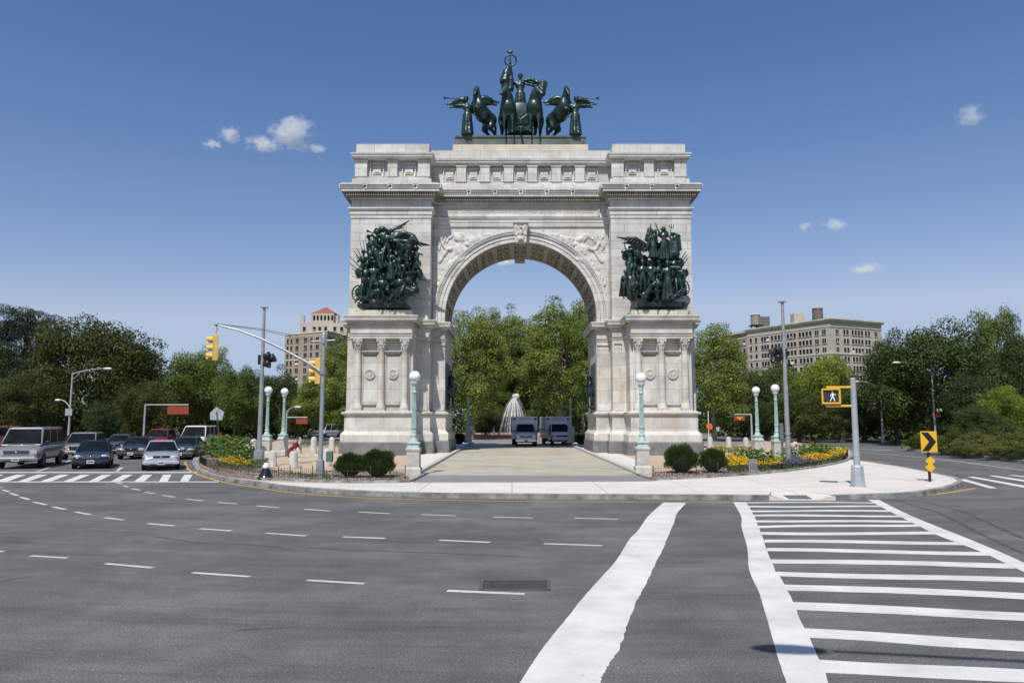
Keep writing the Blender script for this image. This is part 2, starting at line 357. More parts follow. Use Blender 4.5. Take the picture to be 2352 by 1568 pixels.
def horse(rear=0, headturn=0, fat=1.0, low=0.0):
    """horse about 1.6 m at the withers, faces -Y; rear lifts the front about the hips"""
    H = Vector((0, .75, 1.25)); R = Matrix.Rotation(-rear, 3, 'X')
    def q(p): return H+R@(Vector(p)-H)-Vector((0, 0, low))
    f = fat; pr = [('e', q((0, .7, 1.25)), (.31*f, .40*f, .33*f)), ('e', q((0, .1, 1.2)), (.30*f, .58, .31*f)), ('e', q((0, -.52, 1.25)), (.29*f, .33*f, .36*f)), ('c', q((0, .6, 1.25)), .29*f, q((0, -.4, 1.25)), .29*f)]
    nk = q((0, -.62, 1.45)); hd0 = nk+Vector((headturn*.22, -.20, .56)); pr += [('c', q((0, -.45, 1.4)), .30, nk.lerp(hd0, .45), .23), ('c', nk.lerp(hd0, .45), .23, hd0, .16)]
    mz = hd0+Vector((headturn*.40, -.34, -.36)); pr += [('c', hd0, .16, hd0.lerp(mz, .5), .13), ('c', hd0.lerp(mz, .5), .125, mz, .09)]
    for sx in (-1, 1): pr += [('c', hd0+Vector((sx*.06, 0, .08)), .04, hd0+Vector((sx*.08, .02, .22)), .015)]
    for k in range(6): p = nk.lerp(hd0, k/5)+Vector((0, .15, .05)); pr.append(('e', p, (.07, .14, .16)))
    for sx in (-1, 1):                                             # hind: stifle forward, hock back
        hp = q((sx*.17, .72, 1.1)); st = Vector((sx*.2, .45, .85-low)); hk = Vector((sx*.18, .95, .52-low*.5)); ft = Vector((sx*.18, .82, .08))
        pr += [('c', hp, .2, st, .14), ('c', st, .13, hk, .07), ('c', hk, .065, ft, .045), ('e', ft+Vector((0, -.03, -.02)), (.065, .08, .06))]
        if rear > .15:
            el = q((sx*.15, -.55, .95)); kn = el+Vector((sx*.05, -.42, .05*sx)); ft = kn+Vector((0, .1, -.36))
        else:
            el = Vector((sx*.16, -.58, .95)); kn = Vector((sx*.16, -.62, .55)); ft = Vector((sx*.16, -.6, .08))
        pr += [('c', el, .11, kn, .06), ('c', kn, .055, ft, .042), ('e', ft+Vector((0, -.03, -.02)), (.06, .08, .055))]
    tb = q((0, 1.08, 1.38)); pr += [('c', tb, .06, tb+Vector((0, .18, -.1)), .09), ('c', tb+Vector((0, .18, -.1)), .09, tb+Vector((0, .22, -.7)), .05)]
    return pr
def wing(mb, root, tip, n=9, wd=.9, th=.06, droop=1.0, mat=0):
    """feathered wing: arm bone from root to tip with feathers fanned below it"""
    root, tip = Vector(root), Vector(tip); d = tip-root; L = d.length; dn = d.normalized()
    mb.tube([root, root.lerp(tip, .35)+Vector((0, 0, L*.12)), root.lerp(tip, .75)+Vector((0, 0, L*.08)), tip], [th*1.3, th*1.5, th, th*.4], 8, mat)
    for k in range(n):
        t = (k+.5)/n; a = root.lerp(tip, t)+Vector((0, 0, L*.1*math.sin(math.pi*t)))
        fd = (dn*(.25+1.1*t)+Vector((0, 0, -droop*(1.15-t)))).normalized(); ln = wd*(.62+.5*math.sin(math.pi*(t*.8+.1)))
        R = fd.to_track_quat('Z', 'Y').to_matrix(); mb.ball(a+fd*ln*.5, (L/n*.62, th*.55, ln*.56), 8, mat, rot=R)
    return mb
# ------------------------------------------------------------------ ground, roads, island
def sheet(name, pts, z, mat, kind='structure'):
    mb = MB(); mb.add([(p[0], p[1], z) for p in pts], [tuple(range(len(pts)))]); o = mb.build(name, mat)
    me = o.data
    if me.polygons[0].normal.z < 0: me.flip_normals()
    return tag(o, kind=kind)
def slab(name, pts, z0, z1, mats):
    n = len(pts); a = sum(pts[i][0]*pts[(i+1) % n][1]-pts[(i+1) % n][0]*pts[i][1] for i in range(n))
    if a < 0: pts = pts[::-1]
    mb = MB(); mb.add([(p[0], p[1], z1) for p in pts], [tuple(range(n))], 0)
    mb.add([(p[0], p[1], z0) for p in pts]+[(p[0], p[1], z1) for p in pts], [(i, (i+1) % n, (i+1) % n+n, i+n) for i in range(n)], 1)
    return tag(mb.build(name, mats), kind='structure')
def dense(pts, n=4):                                             # Catmull-Rom through the measured points
    out = []; pts = [Vector((p[0], p[1])) for p in pts]
    for i in range(len(pts)-1):
        a, b, c, d = pts[max(i-1, 0)], pts[i], pts[i+1], pts[min(i+2, len(pts)-1)]
        for k in range(n):
            t = k/n; out.append(.5*((2*b)+(c-a)*t+(2*a-5*b+4*c-d)*t*t+(3*b-a-3*c+d)*t**3))
    out.append(pts[-1]); return out
def ribbon(name, mb, pts, wd, z, z0=None, jit=0):
    pts = [Vector((p[0], p[1])) for p in pts]; L = []; R = []
    for i, p in enumerate(pts):
        d = (pts[min(i+1, len(pts)-1)]-pts[max(i-1, 0)]).normalized(); nrm = Vector((-d.y, d.x)); w1 = wd/2+random.uniform(-jit, jit)
        L.append(p+nrm*w1); R.append(p-nrm*w1)
    n = len(pts); vs = [(p.x, p.y, z) for p in L]+[(p.x, p.y, z) for p in R]
    mb.add(vs, [(i+n, i+1+n, i+1, i) for i in range(n-1)])
    if z0 is not None:
        for S, fl in ((L, 0), (R, 1)):
            v2 = [(p.x, p.y, z) for p in S]+[(p.x, p.y, z0) for p in S]
            mb.add(v2, [((i, i+1, i+1+n, i+n) if fl == 0 else (i+n, i+1+n, i+1, i)) for i in range(n-1)])
    return mb
tag(MB().add([(-1500, -300, -.02), (1500, -300, -.02), (1500, 3000, -.02), (-1500, 3000, -.02)], [(0, 1, 2, 3)]).build('ground', M['grass']), kind='structure')
tag(MB().add([(-110, -40, 0), (90, -40, 0), (90, 150, 0), (-110, 150, 0)], [(0, 1, 2, 3)]).build('road', M['asphalt']), kind='structure')
ZI = .15
front_a = dense([P(x, y, ZI) for x, y in ((566, 1102), (640, 1113), (760, 1123), (900, 1129.5), (1050, 1132.5), (1200, 1134), (1400, 1135), (1600, 1136), (1745, 1137), (1768, 1137.2))])
front_b = dense([P(x, y, ZI) for x, y in ((1912, 1137), (1945, 1136), (2010, 1134), (2080, 1131), (2140, 1124), (2185, 1114), (2206, 1104))])
notch = [Vector((front_a[-1].x+.45, front_a[-1].y+1.1)), Vector((front_b[0].x-.45, front_b[0].y+1.1))]
front = front_a+notch+front_b
right = dense([P(x, y, ZI) for x, y in ((2206, 1104), (2188, 1095), (2130, 1083), (2060, 1070), (1990, 1059.5), (1952, 1054), (1958, 1043), (1945, 1030), (1890, 1021), (1800, 1015), (1700, 1011))])
left = dense([P(x, y, ZI) for x, y in ((620, 1017), (540, 1024), (485, 1034), (455, 1046), (446, 1060), (455, 1075), (482, 1088), (520, 1096), (566, 1102))])
isl = front[:-1]+right+[Vector((40, 128)), Vector((-38, 128))]+left[:-1]
slab('plaza_island', isl, -.01, ZI, [M['sand'], M['kerb']])
sheet('plaza_paving', [(p.x*.96+.03, min(p.y, 127)) for p in [Vector((-33, 127)), Vector((-24, 72)), Vector((26, 72)), Vector((38, 127))]], ZI+.004, M['apron'])
sw_back = dense([P(x, y, ZI) for x, y in ((1952, 1056), (1900, 1068), (1800, 1082), (1700, 1091), (1600, 1097), (1515, 1101), (1490, 1105), (1200, 1106), (955, 1106), (940, 1108), (800, 1110), (700, 1109), (630, 1106.5), (566, 1102.5))])
# ramp notch: the kerb drops at the crosswalk
fr_in = [Vector((p.x, p.y+.18)) for p in front_a]+[Vector((p.x, p.y+.01)) for p in notch]+[Vector((p.x, p.y+.18)) for p in front_b]
sw = [Vector((p.x, p.y)) for p in fr_in[1:-1]]+[Vector((p.x*.995, p.y)) for p in right[1:21]]+sw_back[1:-1]
sheet('sidewalk', sw, ZI+.006, M['pave'])
sheet('driveway', [(-4.0, P(950, 1092, ZI).y), (5.35, P(950, 1092, ZI).y), (5.35, 76), (-4.0, 76)], ZI+.012, M['drive'])
sheet('driveway_apron', [P(948, 1108, ZI).xy, P(1200, 1107.5, ZI).xy, P(1508, 1104, ZI).xy, P(1470, 1091.5, ZI).xy, P(958, 1092, ZI).xy], ZI+.0105, M['apron'])
kb = MB()
def rampz(seg): return seg
ribbon('k', kb, front_a, .2, ZI+.012, 0)
ribbon('k', kb, front_b, .2, ZI+.012, 0)
ribbon('k', kb, right, .2, ZI+.012, 0); ribbon('k', kb, left, .2, ZI+.012, 0)
bedk_l = dense([P(x, y, ZI) for x, y in ((975, 1090), (950, 1103), (930, 1107.5), (840, 1108.5), (740, 1107), (640, 1103), (600, 1101.5))])
bedk_r = dense([P(x, y, ZI) for x, y in ((1455, 1086), (1478, 1096), (1512, 1102), (1600, 1098), (1700, 1092), (1800, 1083.5), (1890, 1071), (1940, 1060), (1955, 1050))])
ribbon('k', kb, bedk_l, .16, ZI+.09, ZI); ribbon('k', kb, bedk_r, .16, ZI+.09, ZI)
tag(kb.build('kerb', M['kerb']), kind='structure')
dk = MB()                                                        # raised stone edges of the driveway, with flat walks beside them
for x, s in ((-4.0, -1), (5.35, 1)): dk.box((x+s*.14, 55, ZI+.075), (.28, 46, .15))
tag(dk.build('driveway_kerb', M['granite_lt'], bev=.015), kind='structure')
sheet('side_walk', [(-4.28, 32.5), (-4.28, 78), (-6.1, 78), (-6.1, 46), (-5.4, 38)], ZI+.008, M['pave']); sheet('side_walk', [(5.63, 32.5), (5.63, 78), (7.5, 78), (7.5, 46), (6.7, 38)], ZI+.008, M['pave'])
# soil beds
bedL = [P(x, y, ZI).xy for x, y in ((945, 1105), (930, 1107), (840, 1108), (740, 1106.5), (640, 1102), (580, 1100), (522, 1094), (486, 1086), (460, 1074), (451, 1060), (460, 1047), (488, 1036), (530, 1044), (580, 1062), (640, 1084), (720, 1090), (760, 1080), (900, 1081), (935, 1087))]
sheet('planting_bed', bedL, ZI+.02, M['soil'])
bedR = [P(x, y, ZI).xy for x, y in ((1495, 1100), (1600, 1097), (1700, 1091), (1800, 1082), (1890, 1070), (1938, 1059), (1950, 1046), (1930, 1033), (1830, 1030), (1760, 1052), (1660, 1062), (1600, 1080), (1500, 1084))]
sheet('planting_bed', bedR, ZI+.02, M['soil'])
# far verges
slab('verge', [P(2076, 1030, .15).xy, P(2140, 1035, .15).xy, P(2250, 1046, .15).xy, P(2352, 1057, .15).xy, Vector((34, 25)), Vector((89, 25)), Vector((120, 150)), Vector((60, 150)), Vector((46, 90)), P(2065, 1017, .15).xy], -.01, .15, [M['grass'], M['kerb']])
slab('verge', [Vector((-118, 60)), Vector((-60, 66)), Vector((-38, 76)), Vector((-34, 149)), Vector((-118, 149))], -.01, .15, [M['grass'], M['kerb']])
slab('verge', [Vector((-46, 118)), Vector((58, 118)), Vector((70, 160)), Vector((-50, 160))], -.01, .3, [M['grass'], M['kerb']])
tag(ribbon('k', MB(), [P(x, y, .15).xy for x, y in ((2076, 1030), (2140, 1035), (2250, 1046), (2352, 1057), (2500, 1078))], .25, .165, 0).build('kerb', pm('pale_kerb', (.5, .49, .46), .8, 0, .15, 3, world=True)), kind='structure')
# ------------------------------------------------------------------ markings
ZM = .005
def z6(zx, zy): return (zx*.5078, 1084.2+zy*.5078)
def z7(zx, zy): return (1157.7+zx*.5078, 1084.2+zy*.5078)
dash = MB()
r1 = [z6(*p) for p in ()]
def dashes(lst, wd):
    for a, b in lst:
        p, q = P(*a).xy, P(*b).xy; m = p.lerp(q, .5)
        ribbon('d', dash, [p, p.lerp(q, .33), p.lerp(q, .66), q], wd, ZM, jit=.008)
dashes([(z6(527, 46), z6(550, 52)), (z6(557, 61), z6(581, 67)), (z6(597, 74), z6(632, 81)), (z6(655, 90), z6(700, 96)), (z6(733, 104), z6(790, 112)), (z6(845, 121), z6(917, 129)), (z6(985, 136), z6(1072, 143)), (z6(1160, 152), z6(1263, 160)), (z6(1376, 167), z6(1492, 175)), (z6(1620, 180), z6(1764, 187)), (z6(1908, 191), z6(2064, 197)), (z6(2232, 202), z7(130, 207)), (z7(317, 207), z7(515, 212))], .12)
dashes([(z6(-25, 66), z6(15, 70)), (z6(12, 79), z6(40, 88)), (z6(47, 95), z6(82, 106)), (z6(92, 112), z6(133, 124)), (z6(152, 134), z6(208, 147)), (z6(238, 156), z6(296, 168)), (z6(341, 179), z6(410, 192)), (z6(473, 205), z6(560, 216)), (z6(667, 232), z6(788, 242)), (z6(903, 255), z6(1047, 265)), (z6(1202, 275), z6(1385, 288)), (z6(1550, 292), z6(1742, 299)), (z6(1986, 307), z6(2217, 317)), (z7(180, 323), z7(445, 332))], .12)
dashes([(z6(-100, 345), z6(13, 360)), (z6(138, 378), z6(305, 388)), (z6(477, 413), z6(690, 432)), (z6(870, 454), z6(1130, 472)), (z6(1388, 488), z6(1648, 504)), (z6(2022, 536), z7(95, 551))], .11)
dashes([((86, 1082), (114, 1073)), ((268, 1082), (280, 1073)), ((150, 1062), (165, 1055))], .14)
tag(dash.build('lane_dashes', M['paint_old']), kind='structure')
def edges(name, L, R, mat, z=ZM, jit=0.0, sub=6):
    Lp = dense([P(*p).xy for p in L], sub); Rp = dense([P(*p).xy for p in R], sub); n = max(len(Lp), len(Rp))
    def rs(S):
        out = []
        for i in range(n): f = i*(len(S)-1)/(n-1); j = min(int(f), len(S)-2); out.append(S[j].lerp(S[j+1], f-j))
        return out
    Lp, Rp = rs(Lp), rs(Rp)
    mb = MB(); vs = [(p.x+random.uniform(-jit, jit)*.3, p.y, z) for p in Lp]+[(p.x+random.uniform(-jit, jit), p.y, z) for p in Rp]
    mb.add(vs, [(i+n, i, i+1, i+1+n) for i in range(n-1)]); o = mb.build(name, mat)
    if o.data.polygons[0].normal.z < 0: o.data.flip_normals()
    return tag(o, kind='structure')
edges('stop_line', [z7(*p) for p in ((722, 137), (655, 195), (605, 265), (570, 300), (510, 395), (440, 475), (355, 570), (300, 640), (180, 790), (70, 953), (-60, 1120))], [z7(*p) for p in ((823, 139), (780, 190), (765, 240), (737, 300), (720, 345), (665, 455), (635, 520), (598, 590), (558, 690), (520, 800), (480, 860), (448, 915), (440, 953), (420, 1120))], M['paint'], jit=.012, sub=8)
edges('crosswalk_line', [z7(*p) for p in ((1037, 135), (1072, 200), (1075, 250), (1100, 340), (1108, 440), (1150, 535), (1168, 590), (1200, 700), (1240, 840), (1277, 953), (1330, 1120))], [z7(*p) for p in ((1095, 135), (1130, 195), (1155, 255), (1185, 340), (1220, 430), (1270, 510), (1320, 620), (1380, 750), (1430, 860), (1470, 953), (1540, 1120))], M['paint'], jit=.01)
edges('crosswalk_line', [z7(*p) for p in ((1645, 125), (1750, 180), (1860, 235), (1960, 285), (2080, 330), (2180, 370), (2352, 452), (2600, 560))], [z7(*p) for p in ((1697, 125), (1800, 178), (1925, 232), (2060, 285), (2170, 330), (2270, 372), (2380, 422), (2620, 525))], M['paint'], z=ZM+.001)
rg = MB()
for (xl, yl, th), (xr, yr, tr) in [((1090, 134, 4), (1690, 136, 4)), ((1100, 151, 6), (1700, 152, 6)), ((1112, 171, 7), (1735, 172, 7)), ((1128, 192, 8), (1775, 193, 8)), ((1138, 215, 9), (1825, 219, 10)), ((1150, 242, 10), (1885, 233, 11)), ((1160, 270, 12), (1965, 270, 13)), ((1178, 305, 13), (2080, 313, 14)), ((1188, 343, 15), (2160, 359, 16)), ((1202, 392, 18), (2270, 411, 21)), ((1228, 447, 20), (2420, 481, 24)), ((1262, 505, 26), (2500, 550, 28)), ((1300, 588, 36), (2550, 640, 38)), ((1352, 708, 42), (2600, 772, 50)), ((1420, 843, 58), (2700, 915, 62)), ((1495, 1010, 75), (2800, 1090, 80))]:
    LX = [(1671, 125), (1775, 179), (1892, 234), (2010, 285), (2125, 330), (2225, 371), (2366, 437), (2610, 545)]
    for (xa, ya), (xb, yb) in zip(LX, LX[1:]):
        if ya <= yr <= yb: xr = xa+(xb-xa)*(yr-ya)/(yb-ya)
    n = 9; top = []; bot = []
    for i in range(n):
        t = i/(n-1); x = xl+(xr-xl)*t; y = yl+(yr-yl)*t+math.sin(t*5+yl)*(1.2+yl*.004); h = (th+(tr-th)*t)*random.uniform(.95, 1.05)
        top.append(P(*z7(x, y)).xy); bot.append(P(*z7(x, y+h)).xy)
    rg.add([(p.x, p.y, ZM-.002) for p in top]+[(p.x, p.y, ZM-.002) for p in bot], [(i+n, i+1+n, i+1, i) for i in range(n-1)])
tag(rg.build('crosswalk_bars', M['paint']), kind='structure')
def z1(zx, zy): return (zx*.3047, 643.1+zy*.3047)
lc = MB()
for y, w_ in ((1449, 7), (1520, 6)):
    q = [P(*z1(x, yy)).xy for x, yy in ((-700, y-w_/2), (1650, y-w_/2), (1650, y+w_/2), (-700, y+w_/2))]; lc.add([(p.x, p.y, ZM) for p in q], [(3, 2, 1, 0)])
for b0, b1, t0, t1 in [(-220, -150, -40, 30), (-45, 55, 120, 200), (130, 210, 280, 360), (300, 378, 450, 525), (475, 548, 610, 682), (665, 735, 770, 842), (832, 905, 930, 1000), (1010, 1085, 1080, 1150), (1198, 1262, 1230, 1292), (1355, 1418, 1390, 1452)]:
    q = [P(*z1(x, y)).xy for x, y in ((b0, 1518), (b1, 1518), (t1, 1466), (t0, 1466))]; lc.add([(p.x, p.y, ZM+.001) for p in q], [(0, 1, 2, 3)])
tag(lc.build('crosswalk_bars', M['paint']), kind='structure')
yl = MB()
ribbon('y', yl, dense([P(x, y) for x, y in ((426, 1060), (429, 1073), (448, 1087), (500, 1104), (560, 1115), (700, 1134), (900, 1145.5), (1200, 1151.5), (1500, 1153), (1690, 1152.5))]), .13, ZM+.002)
ribbon('y', yl, dense([P(x, y) for x, y in ((1925, 1144), (2050, 1142), (2120, 1138), (2180, 1131), (2240, 1121))]), .16, ZM+.002)
ribbon('y', yl, dense([P(x, y) for x, y in ((1975, 1056), (2010, 1059), (2045, 1064))]), .15, ZM)
tag(yl.build('yellow_line', M['ypaint']), kind='structure')
def z4(zx, zy): return (1947.8+zx*.3047, 679.9+zy*.3047)
rc = MB()
for q in (((820, 1380), (880, 1378), (1125, 1446), (1070, 1448)), ((893, 1361), (945, 1359), (1400, 1440), (1340, 1446)), ((1058, 1354), (1110, 1352), (1500, 1410), (1440, 1416)), ((1205, 1349), (1250, 1348), (1600, 1385), (1550, 1392))):
    rc.add([(*P(*z4(*p)).xy, ZM) for p in q], [(3, 2, 1, 0)])
ribbon('l', rc, dense([P(*z4(x, y)) for x, y in ((0, 1148), (340, 1162))]), .35, ZM); ribbon('l', rc, dense([P(*z4(x, y)) for x, y in ((0, 1170), (600, 1220), (1327, 1312))]), .12, ZM)
tag(rc.build('crosswalk_bars', M['paint']), kind='structure')
# tar seams and the dark patch
tar = MB()
for L in [((1750, 118), (1850, 150), (1960, 180), (2060, 230), (2180, 290), (2352, 370)), ((1900, 135), (2050, 170), (2180, 225), (2352, 300)), ((2352, 118), (2000, 123), (1850, 116))]:
    ribbon('t', tar, dense([P(*z7(*p)) for p in L], 8), .09, ZM-.003, jit=.03)
for L in [((1060, 715), (1200, 706), (1330, 700)), ((140, 470), (60, 482), (0, 495)), ((1400, 340), (1600, 352), (1900, 362), (2352, 380)), ((700, 290), (900, 318), (1100, 325), (1300, 345))]:
    ribbon('t', tar, dense([P(*z6(*p)) for p in L], 8), .05, ZM-.003, jit=.02)
tag(tar.build('tar_seams', pm('tar', (.065, .066, .072), .7, 0, .2, 5, world=True)), kind='structure')
# drain grates
dg_ = empty('drain_grate', P(1183, 1344), -.02, 'rectangular iron drain grate let into the asphalt beside a lane dash', 'drain grate')
g = MB(); W_, D_ = 1.02, .62
for s in (-1, 1): g.box((0, s*D_/2, .011), (W_, .05, .014)); g.box((s*W_/2, 0, .0115), (.05, D_+.04, .014))
for i in range(22): g.box((-W_/2+.045*(i+.5), 0, .0105), (.018, D_-.02, .010))
for i in (-1, 1): g.box((0, i*D_/6, .0110), (W_-.03, .02, .009))
g.build('grate_bars', pm('rusty_iron', (.16, .14, .125), .6, .4, .2, 8), dg_)
MB().box((0, 0, .0055), (W_, D_, .003)).build('grate_pit', M['black'], dg_)
fa, fb = front_a[-1], front_b[0]; na, nb = notch; y0 = min(fa.y, fb.y)-.10
rw = MB(); rw.add([(na.x+.1, y0, .008), (nb.x-.1, y0, .008), (nb.x, nb.y, ZI+.006), (na.x, na.y, ZI+.006), (fa.x, fa.y-.1, ZI+.004), (fb.x, fb.y-.1, ZI+.004)], [(0, 1, 2, 3), (4, 0, 3), (1, 5, 2)]); rw.add([(fa.x-.05, fa.y-.1, ZI+.004), (na.x+.1, y0, .008), (na.x+.1, y0, 0), (fa.x-.05, fa.y-.1, 0)], [(0, 1, 2, 3)]); rw.add([(fb.x+.05, fb.y-.1, ZI+.004), (nb.x-.1, y0, .008), (nb.x-.1, y0, 0), (fb.x+.05, fb.y-.1, 0)], [(0, 1, 2, 3)]); tag(rw.build('kerb_ramp', M['pave']), kind='structure')
dz = (ZI-.002)/(na.y-y0); mw = nb.x-na.x-.35; my = y0+.16; ml_ = .52
rp = empty('tactile_mat', ((na.x+nb.x)/2, my, .012+.16*dz), 0, 'dark blue-grey tactile mat set in the pale kerb ramp by the crosswalk', 'tactile mat'); rp.rotation_euler = (math.atan(dz), 0, 0)
MB().box((0, ml_/2, .004), (mw, ml_, .008)).build('mat_plate', pm('tactile_grey', (.12, .14, .17), .6), rp)
g = MB(); nx = int(mw/.09)
for i in range(nx):
    for j in range(5): g.lathe([(.03, 0), (.022, .008)], (-mw/2+.05+i*.09, .06+j*.1, .008), 6)
o = g.build('mat_studs', M['tact'] if 'tact' in M else bpy.data.materials['tactile_grey'], rp); o['kind'] = 'stuff'
# ------------------------------------------------------------------ the arch
AX, AY = .655, 57.0
arch = empty('memorial_arch', (AX, AY, ZI), 0, 'huge pale granite triumphal arch with columned pedestals in the middle of the plaza', 'triumphal arch')
def lowplan(s, f=6.6, b=4.2):
    p = [(-11.85, -f), (-7.6, -f), (-7.6, -b), (-6.65, -b), (-6.65, -2.9), (-5.65, -2.9), (-5.65, 2.9), (-6.65, 2.9), (-6.65, b), (-7.6, b), (-7.6, f), (-11.85, f), (-11.85, b), (-12.55, b), (-12.55, -b), (-11.85, -b)]
    return p if s < 0 else [(-x, y) for x, y in p][::-1]
for s in (-1, 1):
    MB().stack(lowplan(s), [(.42, 0), (.42, .87)]).build('granite_base', M['granite'], arch, bev=.02)
    m = MB(); m.stack(lowplan(s), [(.34, .87), (.34, 1.36), (.30, 1.42), (.24, 1.46), (.20, 1.54), (.12, 1.60), (.12, 2.66), (.17, 2.70), (.22, 2.78), (.30, 2.80), (.32, 2.90), (.26, 2.93), (.10, 2.97), (.10, 3.02)])
    m.build('pedestal', M['stone_low'], arch)
    m = MB(); m.stack(lowplan(s, 6.02), [(.03, 3.02), (.03, 8.0)])
    # antae behind the columns, inner pilasters with base and cap mouldings
    for f in (-1, 1):
        for cx in (-11.35, -9.73, -8.1): m.box((cx*(-s), f*6.1, 5.5), (.62, .26, 4.98))
    m.build('pier_wall', M['stone_low'], arch)
    m = MB()
    m.stack(lowplan(s), [(.03, 8.0), (.03, 8.17), (.07, 8.19), (.07, 8.30), (.14, 8.36), (.02, 8.38), (.02, 9.0), (.10, 9.04), (.14, 9.10), (.30, 9.14), (.34, 9.24), (.40, 9.25), (.40, 9.40), (.44, 9.42), (.48, 9.55), (.46, 9.58), (.0, 9.60)])
    m.build('entablature', M['stone_low'], arch)
    d = MB()                                                     # dentils under the impost cornice
    for f in (-1, 1):
        for k in range(28): d.box((s*(7.55+k*4.35/27), f*(6.6+.2), 9.07), (.08, .16, .1))
        for k in range(6): d.box((s*(5.7+k*.17), f*(2.9+.2), 9.07), (.08, .16, .1))
    for k in range(30): d.box((s*(5.65-.2), -2.8+k*5.6/29, 9.07), (.16, .08, .1)); 
    for k in range(14): d.box((s*(12.55+.2), -4.1+k*8.2/13, 9.07), (.16, .1, .1))
    for k in range(14): d.box((s*(7.6-.2), -6.5+k*.165, 9.07), (.16, .08, .1)); d.box((s*(11.85+.2), -6.5+k*.165, 9.07), (.16, .08, .1))
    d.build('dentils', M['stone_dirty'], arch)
    # cap bands of the inner pilasters
    for f in (-1, 1):
        for x0, x1, yb in ((5.65, 6.55, 2.9), (6.75, 7.3, 4.2)):
            m = MB(); cx = s*(x0+x1)/2; wd = x1-x0
            m.box((cx, f*(yb+.03), 3.2), (wd+.02, .2, .34)); m.box((cx, f*(yb+.03), 7.92), (wd+.02, .22, .14)); m.box((cx, f*(yb+.01), 7.55), (wd+.01, .14, .08))
            m.box((cx, f*(yb+.015), 5.5), (wd-.1, .1, 4.7)); m.build('pilaster_trim', M['stone_low'], arch, bev=.015)
    for cx0 in (-11.35, -9.73, -8.1):
        cx = -s*cx0
        for f in (-1, 1):
            if f > 0: continue
            cy = f*6.33
            c = MB(); c.lathe([(.34, 3.02), (.34, 3.12)], (cx, cy, 0), 4, sq=True)
            pr = [(.33, 3.12), (.35, 3.18), (.33, 3.24), (.28, 3.27), (.30, 3.32), (.27, 3.36)]
            for k in range(9): t = k/8; pr.append((.245-.035*t*t+.004*math.sin(math.pi*t), 3.38+(7.30-3.38)*t))
            pr += [(.235, 7.33), (.22, 7.37)]; c.lathe(pr, (cx, cy, 0), 24)
            co = c.build('column', M['stone_low'], arch)
            k_ = MB(); k_.lathe([(.2, 7.36), (.22, 7.5), (.27, 7.75), (.33, 7.9)], (cx, cy, 0), 16)
            for ring, zz, rr, hh in ((0, 7.38, .22, .24), (1, 7.55, .25, .26)):
                for j in range(8):
                    a = (j+.5*ring)*math.pi/4; dr = Vector((math.cos(a), math.sin(a), 0)); b0 = Vector((cx, cy, zz))+dr*rr
                    k_.tube([b0, b0+Vector((0, 0, hh*.6))+dr*.02, b0+Vector((0, 0, hh))+dr*.09, b0+Vector((0, 0, hh*.86))+dr*.14], [.055, .06, .045, .02], 6)
            for j in range(4):
                a = math.pi/4+j*math.pi/2; dr = Vector((math.cos(a), math.sin(a), 0)); k_.ball(Vector((cx, cy, 7.83))+dr*.36, (.085, .085, .085), 8)
                k_.tube([Vector((cx, cy, 7.62))+dr*.22, Vector((cx, cy, 7.8))+dr*.28, Vector((cx, cy, 7.88))+dr*.34], [.03, .035, .04], 6)
                k_.ball((cx+.27*math.cos(a-math.pi/4), cy+.27*math.sin(a-math.pi/4), 7.9), .06, 8)
            k_.lathe([(.30, 7.9), (.32, 7.93), (.34, 8.0)], (cx, cy, 0), 4, sq=True); k_.build('capital', M['relief'], co)
    for cx0 in (-10.54, -8.92):                                  # sunk panels with round seals
        cx = -s*cx0; m = MB()
        for x_, z_, wx, wz in ((-.47, 5.2, .07, 3.6), (.47, 5.2, .07, 3.6), (0, 3.45, 1.0, .08), (0, 6.95, 1.0, .08)): m.box((cx+x_, -6.11, z_), (wx, .12, wz))
        m.box((cx, -6.2, 7.12), (1.16, .34, .07)); m.box((cx, -6.17, 7.04), (1.0, .26, .09)); m.box((cx, -6.12, 5.15), (.86, .06, 3.3)); m.build('wall_panel', M['stone_low'], arch, bev=.01)
        m = MB(); m.lathe([(.02, -.0), (.35, -.0), (.37, .03), (.35, .09), (.30, .1), (.28, .06), (.0, .06)], (cx, -6.15, 5.55), 28, axis='Y')
        m.v = [(x, -6.15-(y+6.15), z) for x, y, z in m.v]
        for j in range(16): a = j*math.pi/8; m.ball((cx+.235*math.cos(a), -6.22, 5.55+.235*math.sin(a)), (.05, .03, .05), 6)
        m.prism([(cx-.1, 5.68), (cx-.1, 5.53), (cx, 5.40), (cx+.1, 5.53), (cx+.1, 5.68)], -6.26, -6.2)
        for j in (-1, 1): m.ball((cx+j*.15, -6.22, 5.56), (.05, .035, .13), 8); m.ball((cx+j*.09, -6.23, 5.75), (.07, .03, .03), 6)
        m.ball((cx, -6.23, 5.42), (.16, .03, .035), 8); m.build('medallion', M['relief'], arch)
